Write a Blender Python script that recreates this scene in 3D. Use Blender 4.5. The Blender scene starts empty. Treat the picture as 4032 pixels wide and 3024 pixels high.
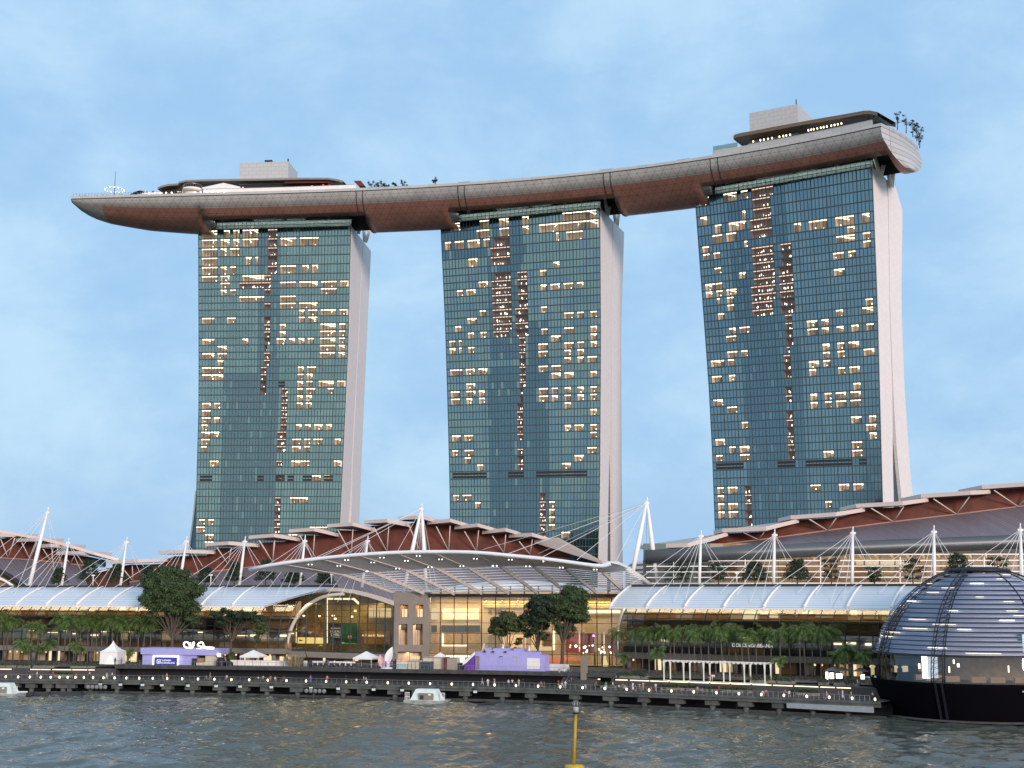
import bpy, bmesh, math, random
from mathutils import Vector as V, Matrix, Euler
import numpy as np
random.seed(7)
C = bpy.context.scene
COL = C.collection
R = math.radians

# ---------------------------------------------------------------- camera, sky, sun, exposure
CZ = 24.0                      # eye height above the water (a roof terrace across the bay)
PITCH = R(8.80)
FPX = 5286.0                   # focal length in pixels of the 4032 px wide photograph
cam_d = bpy.data.cameras.new('camera'); cam = bpy.data.objects.new('camera', cam_d); COL.objects.link(cam)
cam.location = (0, 0, CZ); cam.rotation_euler = (R(90) + PITCH, 0, 0)
cam_d.sensor_width = 36; cam_d.lens = 36 * FPX / 4032; cam_d.clip_start = 1; cam_d.clip_end = 20000
C.camera = cam
C.view_settings.view_transform = 'Standard'; C.view_settings.look = 'None'
C.view_settings.exposure = 0.35; C.view_settings.gamma = 1.0
C.cycles.max_bounces = 6; C.cycles.diffuse_bounces = 3; C.cycles.glossy_bounces = 3
C.cycles.transparent_max_bounces = 12; C.cycles.sample_clamp_indirect = 3.0
C.cycles.use_denoising = True
SUN_EL, SUN_AZ = R(14), R(207)    # low evening light from behind the camera, right of it

W = bpy.data.worlds.new('World'); C.world = W; W.use_nodes = True
nt = W.node_tree; nt.nodes.clear()
def N(t, ty, **kw):
    n = t.nodes.new(ty)
    for k, v in kw.items(): setattr(n, k, v)
    return n
tc = N(nt, 'ShaderNodeTexCoord')
sky = N(nt, 'ShaderNodeTexSky', sky_type='NISHITA'); sky.sun_disc = False
sky.sun_elevation = SUN_EL; sky.sun_rotation = SUN_AZ; sky.air_density = 1.5; sky.dust_density = 1.0
bg0 = N(nt, 'ShaderNodeBackground'); bg0.inputs[1].default_value = 0.10
nt.links.new(sky.outputs[0], bg0.inputs[0])
# overcast veil: streaky cloud layer over the whole dome
mp = N(nt, 'ShaderNodeMapping'); mp.inputs['Scale'].default_value = (3.2, 3.2, 5.5); mp.inputs['Rotation'].default_value = (0, R(7), 0)
mp.inputs['Location'].default_value = (0.55, 0.2, 0.35)
nt.links.new(tc.outputs['Generated'], mp.inputs[0])
n1 = N(nt, 'ShaderNodeTexNoise'); n1.inputs['Scale'].default_value = 1.7; n1.inputs['Detail'].default_value = 9; n1.inputs['Roughness'].default_value = 0.60
n1.inputs['Distortion'].default_value = 0.15
nt.links.new(mp.outputs[0], n1.inputs[0])
cr = N(nt, 'ShaderNodeValToRGB'); cr.color_ramp.interpolation = 'EASE'
cr.color_ramp.elements[0].position = 0.34; cr.color_ramp.elements[0].color = (0.282, 0.478, 0.722, 1)
cr.color_ramp.elements[1].position = 0.70; cr.color_ramp.elements[1].color = (0.418, 0.610, 0.792, 1)
nt.links.new(n1.outputs[0], cr.inputs[0])
# brighter, warmer western half behind the camera (where the sun has just gone)
sp = N(nt, 'ShaderNodeSeparateXYZ'); nt.links.new(tc.outputs['Generated'], sp.inputs[0])
mr = N(nt, 'ShaderNodeMapRange'); mr.inputs[1].default_value = 0.15; mr.inputs[2].default_value = -1.0
nt.links.new(sp.outputs[1], mr.inputs[0])
mx = N(nt, 'ShaderNodeMixRGB'); mx.blend_type = 'MIX'; mx.inputs[2].default_value = (0.86, 0.82, 0.80, 1)
nt.links.new(mr.outputs[0], mx.inputs[0]); nt.links.new(cr.outputs[0], mx.inputs[1])
bg1 = N(nt, 'ShaderNodeBackground'); bg1.inputs[1].default_value = 1.0
nt.links.new(mx.outputs[0], bg1.inputs[0])
ms = N(nt, 'ShaderNodeMixShader'); ms.inputs[0].default_value = 0.92
nt.links.new(bg0.outputs[0], ms.inputs[1]); nt.links.new(bg1.outputs[0], ms.inputs[2])
wo = N(nt, 'ShaderNodeOutputWorld'); nt.links.new(ms.outputs[0], wo.inputs[0])

sd = bpy.data.lights.new('sun', 'SUN'); sd.energy = 2.0; sd.angle = R(14); sd.color = (1.0, 0.80, 0.74)
sun = bpy.data.objects.new('sun', sd); COL.objects.link(sun)
_sdir = V((math.sin(SUN_AZ) * math.cos(SUN_EL), math.cos(SUN_AZ) * math.cos(SUN_EL), math.sin(SUN_EL)))
_sdir.x = -_sdir.x   # towards the right of the camera
sun.rotation_euler = _sdir.to_track_quat('Z', 'Y').to_euler()
sky.sun_rotation = math.atan2(_sdir.x, _sdir.y)

# ---------------------------------------------------------------- surveying: photograph pixel <-> world
CP, SP = math.cos(PITCH), math.sin(PITCH)
def ray(px, py):
    dx = (px - 2016) / FPX; up = (1512 - py) / FPX
    return V((dx, CP - SP * up, SP + CP * up))
def P(px, py, Y):              # point seen at (px, py) that stands at distance Y
    r = ray(px, py); return V((0, 0, CZ)) + r * (Y / r.y)
def PZ(px, py, z):             # point seen at (px, py) that lies at height z
    r = ray(px, py); return V((0, 0, CZ)) + r * ((z - CZ) / r.z)
def proj(p):
    x, y, z = p[0], p[1], p[2] - CZ
    d = y * CP + z * SP; u = -y * SP + z * CP
    return 2016 + FPX * x / d, 1512 - FPX * u / d
def ip(x, pts):                # piecewise linear interpolation, extrapolating
    pts = list(pts)
    for i in range(len(pts) - 1):
        if x <= pts[i + 1][0] or i == len(pts) - 2:
            a, b = pts[i], pts[i + 1]; t = (x - a[0]) / (b[0] - a[0])
            if isinstance(a[1], (int, float)): return a[1] + (b[1] - a[1]) * t
            return a[1].lerp(b[1], t) if 0 <= t <= 1 else a[1] + (b[1] - a[1]) * t
def smooth(pts, n):            # Catmull-Rom through V points
    out = []
    for i in range(len(pts) - 1):
        p0, p1, p2, p3 = pts[max(i - 1, 0)], pts[i], pts[i + 1], pts[min(i + 2, len(pts) - 1)]
        for k in range(n):
            t = k / n
            out.append(0.5 * ((2 * p1) + (p2 - p0) * t + (2 * p0 - 5 * p1 + 4 * p2 - p3) * t * t + (3 * p1 - p0 - 3 * p2 + p3) * t ** 3))
    out.append(pts[-1].copy()); return out

# ---------------------------------------------------------------- mesh builder and scene tree
class MB:
    def __init__(s): s.v = []; s.f = []; s.m = []; s.s = []
    def poly(s, pts, m=0, sm=False):
        i = len(s.v); s.v += [V(p) for p in pts]; s.f.append(tuple(range(i, i + len(pts)))); s.m.append(m); s.s.append(sm)
        return s
    def box(s, c, size, m=0, ax=None):
        c = V(c); hx, hy, hz = [d / 2 for d in size]
        X, Y, Z = ax if ax else (V((1, 0, 0)), V((0, 1, 0)), V((0, 0, 1)))
        i = len(s.v)
        for sx in (-1, 1):
            for sy in (-1, 1):
                for sz in (-1, 1): s.v.append(c + X * (hx * sx) + Y * (hy * sy) + Z * (hz * sz))
        for q in ((0, 1, 3, 2), (4, 6, 7, 5), (0, 4, 5, 1), (2, 3, 7, 6), (0, 2, 6, 4), (1, 5, 7, 3)):
            s.f.append(tuple(i + k for k in q)); s.m.append(m); s.s.append(False)
        return s
    def prism(s, poly, d, m=0, mside=None):     # polygon extruded along d
        d = V(d); n = len(poly); i = len(s.v); mside = m if mside is None else mside
        s.v += [V(p) for p in poly] + [V(p) + d for p in poly]
        s.f += [tuple(range(i, i + n)), tuple(range(i + 2 * n - 1, i + n - 1, -1))]; s.m += [m, m]; s.s += [False] * 2
        for k in range(n):
            s.f.append((i + k, i + (k + 1) % n, i + n + (k + 1) % n, i + n + k)); s.m.append(mside); s.s.append(False)
        return s
    def tube(s, pts, r, n=8, m=0, cap=True, sm=True):
        pts = [V(p) for p in pts]; rs = r if isinstance(r, (list, tuple)) else [r] * len(pts)
        base = len(s.v); up = None
        for k, p in enumerate(pts):
            t = (pts[min(k + 1, len(pts) - 1)] - pts[max(k - 1, 0)]).normalized()
            if up is None: up = V((0, 0, 1)) if abs(t.z) < .9 else V((1, 0, 0))
            a = t.cross(up).normalized(); b = a.cross(t).normalized(); up = b
            for q in range(n):
                w = 2 * math.pi * q / n; s.v.append(p + (a * math.cos(w) + b * math.sin(w)) * rs[k])
        for k in range(len(pts) - 1):
            for q in range(n):
                s.f.append((base + k * n + q, base + k * n + (q + 1) % n, base + (k + 1) * n + (q + 1) % n, base + (k + 1) * n + q))
                s.m.append(m); s.s.append(sm)
        if cap:
            s.f.append(tuple(base + q for q in range(n))[::-1]); s.m.append(m); s.s.append(False)
            e = base + (len(pts) - 1) * n; s.f.append(tuple(e + q for q in range(n))); s.m.append(m); s.s.append(False)
        return s
    def bar(s, a, b, w, h, m=0, up=V((0, 0, 1))):   # straight rectangular bar
        a, b = V(a), V(b); t = (b - a); L = t.length; t = t / L
        x = t.cross(up)
        if x.length < 1e-4: x = t.cross(V((1, 0, 0)))
        x.normalize(); y = x.cross(t)
        return s.box((a + b) / 2, (L, w, h), m, (t, x, y))
    def grid(s, rows, m=0, sm=False, mf=None):      # rows of points -> quads
        i = len(s.v); nr, nc = len(rows), len(rows[0])
        for r_ in rows: s.v += [V(p) for p in r_]
        for a in range(nr - 1):
            for b in range(nc - 1):
                if (V(rows[a][b]) - V(rows[a + 1][b])).length < 1e-5 and (V(rows[a][b + 1]) - V(rows[a + 1][b + 1])).length < 1e-5: continue
                s.f.append((i + a * nc + b, i + a * nc + b + 1, i + (a + 1) * nc + b + 1, i + (a + 1) * nc + b))
                mi = mf(a, b) if mf else m
                s.m.append(mi % 10); s.s.append(sm and mi < 10)
        return s
    def lathe(s, prof, c=(0, 0, 0), n=16, m=0, sm=True, a0=0, a1=2 * math.pi, sx=1, sy=1):
        c = V(c); full = abs(a1 - a0 - 2 * math.pi) < 1e-6
        rows = []
        for r, z in prof:
            rows.append([c + V((sx * r * math.cos(a0 + (a1 - a0) * k / n), sy * r * math.sin(a0 + (a1 - a0) * k / n), z)) for k in range(n + 1)])
        return s.grid(rows, m, sm)
    def sphere(s, c, r, n=10, m=0, sq=(1, 1, 1)):
        c = V(c); rows = []
        for a in range(n // 2 + 1):
            th = -math.pi / 2 + math.pi * a / (n // 2)
            rows.append([c + V((sq[0] * r * math.cos(th) * math.cos(2 * math.pi * k / n), sq[1] * r * math.cos(th) * math.sin(2 * math.pi * k / n), sq[2] * r * math.sin(th))) for k in range(n + 1)])
        return s.grid(rows, m, True)
    def mesh(s, name, mats, off=V((0, 0, 0))):
        me = bpy.data.meshes.new(name)
        me.from_pydata([tuple(p - off) for p in s.v], [], s.f)
        for x in (mats if isinstance(mats, (list, tuple)) else [mats]): me.materials.append(x)
        me.polygons.foreach_set('material_index', s.m); me.polygons.foreach_set('use_smooth', s.s)
        me.update(); return me
    def build(s, name, mats, parent=None, kind=None, fix=False):
        # vertices are in world space; the object sits at its parent's base
        off = V((0, 0, 0)) if parent is None else wloc(parent)
        me = s.mesh(name, mats, off)
        if fix:
            b = bmesh.new(); b.from_mesh(me); bmesh.ops.remove_doubles(b, verts=b.verts, dist=1e-4)
            bmesh.ops.recalc_face_normals(b, faces=b.faces); b.to_mesh(me); b.free()
        o = bpy.data.objects.new(name, me); COL.objects.link(o)
        if parent is not None: o.parent = parent
        if kind: o['kind'] = kind
        return o
def wloc(o):
    v = V((0, 0, 0))
    while o is not None: v += o.location; o = o.parent
    return v
def tag(o, label, cat, group=None):
    o['label'] = label; o['category'] = cat
    if group: o['group'] = group
    return o
def thing(name, label, cat, loc=(0, 0, 0), group=None):
    o = bpy.data.objects.new(name, None); COL.objects.link(o); o.location = loc; o.empty_display_size = .5
    return tag(o, label, cat, group)
def struct(o): o['kind'] = 'structure'; return o
def dup(root, loc, rz=0, sc=1, label=None, group=None):
    r = root.copy(); COL.objects.link(r); r.location = loc; r.rotation_euler = (0, 0, rz); r.scale = (sc, sc, sc) if isinstance(sc, (int, float)) else sc
    if label: r['label'] = label
    if group: r['group'] = group
    for ch in list(root.children):
        c = ch.copy(); COL.objects.link(c); c.parent = r
        for g in ch.children:
            d = g.copy(); COL.objects.link(d); d.parent = c
    return r
def text(s, size, name, m, parent, origin, xdir, zdir, ext=0.03, align='CENTER', spacing=1.0):
    cu = bpy.data.curves.new(name, 'FONT'); cu.body = s; cu.size = size; cu.extrude = ext; cu.align_x = align; cu.align_y = 'CENTER'
    cu.space_character = spacing
    tmp = bpy.data.objects.new('lettering_curve', cu); COL.objects.link(tmp); bpy.context.view_layer.update()
    me = bpy.data.meshes.new_from_object(tmp.evaluated_get(bpy.context.evaluated_depsgraph_get())); me.name = name
    bpy.data.objects.remove(tmp); me.materials.clear(); me.materials.append(m)
    o = bpy.data.objects.new(name, me); COL.objects.link(o)
    x = V(xdir).normalized(); z = V(zdir).normalized(); n = x.cross(z)
    M = Matrix((x, z, n)).transposed().to_4x4()
    if parent is not None: o.parent = parent
    o.matrix_local = Matrix.Translation(V(origin) - (wloc(parent) if parent is not None else V((0, 0, 0)))) @ M
    return o
ORD = 'first second third fourth fifth sixth seventh eighth ninth tenth eleventh twelfth thirteenth fourteenth fifteenth sixteenth seventeenth eighteenth nineteenth twentieth'.split()
def nth(i):                    # 0-based ordinal word
    if i < 20: return ORD[i]
    t, u = divmod(i + 1, 10); tens = {2: 'twent', 3: 'thirt', 4: 'fort', 5: 'fift', 6: 'sixt'}[t]
    return tens + 'ieth' if u == 0 else tens + 'y-' + ORD[u - 1]
# ---------------------------------------------------------------- materials
def mat(name, col, rough=0.6, metal=0.0, spec=0.5, emit=None, es=0.0, noise=None, bump=None, nscale=1.0):
    m = bpy.data.materials.new(name); m.use_nodes = True; t = m.node_tree; b = t.nodes['Principled BSDF']
    b.inputs['Base Color'].default_value = (*col, 1); b.inputs['Roughness'].default_value = rough
    b.inputs['Metallic'].default_value = metal; b.inputs['Specular IOR Level'].default_value = spec
    if emit: b.inputs['Emission Color'].default_value = (*emit, 1); b.inputs['Emission Strength'].default_value = es
    if noise or bump:
        tcn = N(t, 'ShaderNodeTexCoord'); nz = N(t, 'ShaderNodeTexNoise'); nz.inputs['Scale'].default_value = nscale; nz.inputs['Detail'].default_value = 6
        t.links.new(tcn.outputs['Object'], nz.inputs[0])
        if noise:
            r = N(t, 'ShaderNodeValToRGB'); r.color_ramp.elements[0].position = .3; r.color_ramp.elements[1].position = .72
            r.color_ramp.elements[0].color = (*[c * (1 - noise) for c in col], 1); r.color_ramp.elements[1].color = (*[min(1, c * (1 + noise)) for c in col], 1)
            t.links.new(nz.outputs[0], r.inputs[0]); t.links.new(r.outputs[0], b.inputs['Base Color'])
        if bump:
            bp = N(t, 'ShaderNodeBump'); bp.inputs['Strength'].default_value = bump; bp.inputs['Distance'].default_value = .1
            t.links.new(nz.outputs[0], bp.inputs['Height']); t.links.new(bp.outputs[0], b.inputs['Normal'])
    return m
def emis(name, col, s):
    m = bpy.data.materials.new(name); m.use_nodes = True; t = m.node_tree; t.nodes.clear()
    e = N(t, 'ShaderNodeEmission'); e.inputs[0].default_value = (*col, 1); e.inputs[1].default_value = s
    o = N(t, 'ShaderNodeOutputMaterial'); t.links.new(e.outputs[0], o.inputs[0]); return m
def coated(name, body, refl, fac, rough=0.06, bump=0.0, bscale=.3):
    # coated curtain-wall glass: a dark body seen through a mirror film of weight fac
    m = bpy.data.materials.new(name); m.use_nodes = True; t = m.node_tree; t.nodes.clear()
    d = N(t, 'ShaderNodeBsdfDiffuse'); d.inputs[0].default_value = (*body, 1)
    g = N(t, 'ShaderNodeBsdfGlossy'); g.inputs[0].default_value = (*refl, 1); g.inputs[1].default_value = rough
    x = N(t, 'ShaderNodeMixShader'); x.inputs[0].default_value = fac
    o = N(t, 'ShaderNodeOutputMaterial')
    tcn = N(t, 'ShaderNodeTexCoord'); nz = N(t, 'ShaderNodeTexNoise'); nz.inputs['Scale'].default_value = .06; nz.inputs['Detail'].default_value = 4
    t.links.new(tcn.outputs['Object'], nz.inputs[0])
    r = N(t, 'ShaderNodeValToRGB'); r.color_ramp.elements[0].position = .3; r.color_ramp.elements[1].position = .7
    r.color_ramp.elements[0].color = (*[c * .92 for c in refl], 1); r.color_ramp.elements[1].color = (*[min(1, c * 1.07) for c in refl], 1)
    t.links.new(nz.outputs[0], r.inputs[0]); t.links.new(r.outputs[0], g.inputs[0])
    if bump:
        n2 = N(t, 'ShaderNodeTexNoise'); n2.inputs['Scale'].default_value = bscale; t.links.new(tcn.outputs['Object'], n2.inputs[0])
        bp = N(t, 'ShaderNodeBump'); bp.inputs['Strength'].default_value = bump; t.links.new(n2.outputs[0], bp.inputs['Height']); t.links.new(bp.outputs[0], g.inputs['Normal'])
    t.links.new(d.outputs[0], x.inputs[1]); t.links.new(g.outputs[0], x.inputs[2]); t.links.new(x.outputs[0], o.inputs[0]); return m
def clear(name, tint, refl, fac, rough=0.03):
    # see-through pane: tinted transparency with a fixed share of reflection
    m = bpy.data.materials.new(name); m.use_nodes = True; t = m.node_tree; t.nodes.clear()
    d = N(t, 'ShaderNodeBsdfTransparent'); d.inputs[0].default_value = (*tint, 1)
    g = N(t, 'ShaderNodeBsdfGlossy'); g.inputs[0].default_value = (*refl, 1); g.inputs[1].default_value = rough
    x = N(t, 'ShaderNodeMixShader'); x.inputs[0].default_value = fac
    o = N(t, 'ShaderNodeOutputMaterial')
    t.links.new(d.outputs[0], x.inputs[1]); t.links.new(g.outputs[0], x.inputs[2]); t.links.new(x.outputs[0], o.inputs[0]); return m
def panelled(name, col, line, sx, sy, w=.06, rough=.6, rot=0, off=.5, metal=0, noise=.08):
    # cladding sheets with joints: Brick texture on object coordinates (u along the face, v up)
    m = mat(name, col, rough, metal); t = m.node_tree; b = t.nodes['Principled BSDF']
    uv = N(t, 'ShaderNodeUVMap'); uv.uv_map = 'face'
    mpn = N(t, 'ShaderNodeMapping'); mpn.inputs['Rotation'].default_value = (0, 0, rot)
    br = N(t, 'ShaderNodeTexBrick'); br.inputs['Scale'].default_value = 1; br.inputs['Brick Width'].default_value = sx; br.inputs['Row Height'].default_value = sy
    br.inputs['Mortar Size'].default_value = w; br.offset = off
    br.inputs['Color1'].default_value = (*[c * (1 - noise) for c in col], 1); br.inputs['Color2'].default_value = (*[min(1, c * (1 + noise)) for c in col], 1); br.inputs['Mortar'].default_value = (*line, 1)
    t.links.new(uv.outputs[0], mpn.inputs[0]); t.links.new(mpn.outputs[0], br.inputs[0]); t.links.new(br.outputs[0], b.inputs['Base Color']); return m
def face_uv(o, u=None):
    # per-face planar coordinates in metres: u along the horizontal of the face, v up it
    me = o.data; uv = me.uv_layers.new(name='face')
    for p in me.polygons:
        n = p.normal; h = V((0, 0, 1)).cross(n)
        h = h.normalized() if h.length > .05 else V((1, 0, 0))
        w = n.cross(h)
        for li in p.loop_indices:
            c = me.vertices[me.loops[li].vertex_index].co; uv.data[li].uv = (c.dot(h), c.dot(w))
    return o
M = {}
M['white'] = mat('white_paint', (.78, .79, .78), .45, noise=.05, nscale=.4)
M['mast'] = mat('mast_paint', (.80, .82, .80), .4)
M['cable'] = mat('cable_steel', (.72, .74, .74), .45)
M['roofwhite'] = mat('canopy_white', (.72, .78, .82), .35, noise=.06, nscale=.25)
M['ribwhite'] = mat('rib_white', (.82, .84, .84), .4)
M['endwall'] = panelled('end_wall_panel', (.80, .76, .74), (.68, .65, .63), 3.2, 1.6, .07, .55, R(24), .5, 0, .025)
M['core'] = panelled('core_panel', (.45, .48, .50), (.34, .37, .38), 3.6, 1.8, .09, .55, 0, .5, 0, .02)
M['mull'] = mat('mullion_dark', (.035, .065, .075), .5)
M['louvre'] = mat('louvre_black', (.012, .014, .018), .7)
M['concrete'] = mat('concrete', (.33, .33, .32), .85, noise=.28, nscale=.8)
M['concrete_dark'] = mat('concrete_dark', (.055, .058, .06), .9, noise=.35, nscale=.7)
M['stone'] = mat('stone_grey', (.215, .205, .19), .8, noise=.1, nscale=.5)
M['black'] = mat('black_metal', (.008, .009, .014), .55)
M['dark'] = mat('dark_grey', (.03, .033, .037), .7)
M['rail'] = mat('rail_steel', (.25, .28, .29), .4, .6)
M['redwall'] = mat('red_brown_cladding', (.105, .024, .012), .7, noise=.35, nscale=.35)
M['soffit'] = mat('roof_soffit', (.32, .19, .16), .7, noise=.1)
M['fascia'] = mat('roof_fascia', (.64, .55, .51), .5)
M['rooftop'] = mat('roof_membrane', (.40, .44, .42), .7, noise=.1)
M['leaf'] = mat('leaf_green', (.028, .068, .022), .7, noise=.45, nscale=.6)
M['leaf2'] = mat('leaf_olive', (.060, .078, .024), .7, noise=.4, nscale=.6)
M['leafdark'] = mat('leaf_dark', (.014, .030, .018), .75, noise=.4, nscale=.8)
M['palm'] = mat('palm_frond', (.080, .155, .030), .65, noise=.45, nscale=.35)
M['bark'] = mat('bark', (.085, .070, .055), .9, noise=.3, nscale=2)
M['palmtrunk'] = mat('palm_trunk', (.11, .10, .09), .9, noise=.3, nscale=1.5)
M['hedge'] = mat('hedge_leaf', (.028, .055, .022), .8, noise=.5, nscale=.9)
M['lamp'] = emis('lamp_glow', (1.0, .80, .52), 3.2)
M['lampwhite'] = emis('lamp_white', (1.0, .97, .92), 3.0)
M['strip'] = emis('strip_warm', (1.0, .84, .58), 1.8)
M['shop'] = emis('shop_window_glow', (1.0, .78, .46), .85)
M['shopdim'] = emis('shop_window_dim', (1.0, .68, .34), .26)
M['purple'] = mat('lilac_paint', (.36, .37, .74), .6, noise=.05, nscale=.5)
# lit rooms read off the photograph: left edge, right edge, height in the photograph, corridor lobby or not
LIT1 = [(796,856,923,0),(878,907,923,0),(924,939,923,0),(961,992,923,0),(995,1018,923,0),(1059,1091,923,1),(796,856,960,0),(875,902,960,0),(917,939,960,0),(959,992,960,0),(995,1018,960,0),(1059,1089,960,1),(1103,1172,960,0),(1186,1214,960,0),(1223,1255,960,0),(796,855,999,0),(875,895,999,0),(912,939,999,0),(1057,1088,999,1),(796,855,1036,0),(971,992,1036,0),(1005,1017,1036,0),(1057,1088,1036,1),(796,851,1073,0),(872,897,1073,0),(905,926,1073,0),(1057,1088,1073,1),(1108,1167,1073,0),(1186,1211,1073,0),(1223,1250,1073,0),(796,850,1105,0),(867,899,1105,0),(956,1044,1105,0),(1046,1068,1105,1),(1267,1326,1105,0),(1343,1370,1105,0),(867,899,1132,0),(949,1040,1132,1),(1046,1068,1132,1),(1108,1164,1132,0),(1182,1211,1132,0),(1221,1248,1132,0),(1267,1324,1132,0),(865,890,1162,0),(905,931,1162,0),(1044,1066,1162,1),(1103,1167,1162,0),(939,1037,1191,0),(1040,1066,1191,1),(1103,1167,1191,0),(1179,1209,1191,0),(1219,1248,1191,0),(1040,1064,1218,1),(1179,1204,1218,0),(1218,1246,1218,0),(1262,1326,1218,0),(1339,1368,1218,0),(796,845,1250,0),(900,927,1250,0),(1040,1062,1250,1),(1179,1202,1250,0),(1216,1246,1250,0),(1039,1061,1279,1),(1098,1127,1279,0),(1263,1322,1279,0),(1338,1365,1279,0),(1039,1061,1308,1),(1098,1127,1308,0),(1260,1322,1308,0),(1338,1363,1308,0),(801,838,1338,0),(956,981,1338,0),(1039,1059,1338,1),(1096,1125,1338,0),(1137,1162,1338,0),(1174,1201,1338,0),(1213,1241,1338,0),(1260,1322,1338,0),(1334,1363,1338,0),(856,888,1367,0),(1037,1057,1367,1),(1258,1319,1367,0),(1334,1363,1367,0),(796,840,1394,0),(856,888,1394,0),(1037,1057,1394,1),(1258,1317,1394,0),(1334,1361,1394,0),(855,880,1424,0),(1034,1056,1424,1),(794,838,1456,0),(851,885,1456,0),(1032,1054,1456,1),(1170,1196,1456,0),(1208,1238,1456,0),(794,838,1485,0),(851,884,1485,0),(1030,1054,1485,1),(1170,1194,1485,0),(1206,1236,1485,0),(1029,1052,1514,1),(1167,1192,1514,0),(1206,1235,1514,0),(1253,1314,1514,0),(1329,1358,1514,0),(1027,1051,1542,1),(1106,1130,1542,1),(1165,1196,1542,0),(1204,1235,1542,0),(1289,1314,1542,0),(1106,1130,1571,1),(1165,1194,1571,0),(1202,1233,1571,0),(792,830,1601,0),(841,872,1601,0),(1105,1128,1601,1),(1164,1192,1601,0),(1202,1231,1601,0),(792,828,1634,0),(1103,1127,1634,1),(792,826,1662,0),(841,870,1662,0),(1101,1125,1662,1),(794,818,1691,0),(1100,1123,1691,1),(1160,1187,1691,0),(1198,1228,1691,0),(1241,1270,1691,0),(1280,1309,1691,0),(791,823,1721,0),(834,868,1721,0),(1098,1122,1721,1),(791,821,1750,0),(1096,1122,1750,1),(1157,1184,1750,0),(1196,1224,1750,0),(1240,1267,1750,0),(1319,1346,1750,0),(792,816,1780,0),(1094,1120,1780,1),(1155,1182,1780,0),(1194,1224,1780,0),(1093,1116,1811,1),(1317,1344,1811,0),(830,860,1839,0),(1091,1116,1839,1),(1152,1182,1839,0),(1189,1221,1839,0),(1089,1115,1870,1),(1233,1260,1870,0),(1272,1299,1870,0),(1085,1110,1961,1),(1146,1175,1961,0),(1183,1212,1961,0),(1083,1108,1991,1),(1081,1106,2021,1),(782,805,2049,0),(815,844,2049,0),(1080,1103,2049,1),(778,804,2076,0),(1222,1248,2076,0),(1260,1289,2076,0),(1080,1103,2076,1),(809,837,2108,0),(1076,1100,2108,1),(1142,1165,2108,0),(807,837,2138,0)]
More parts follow.
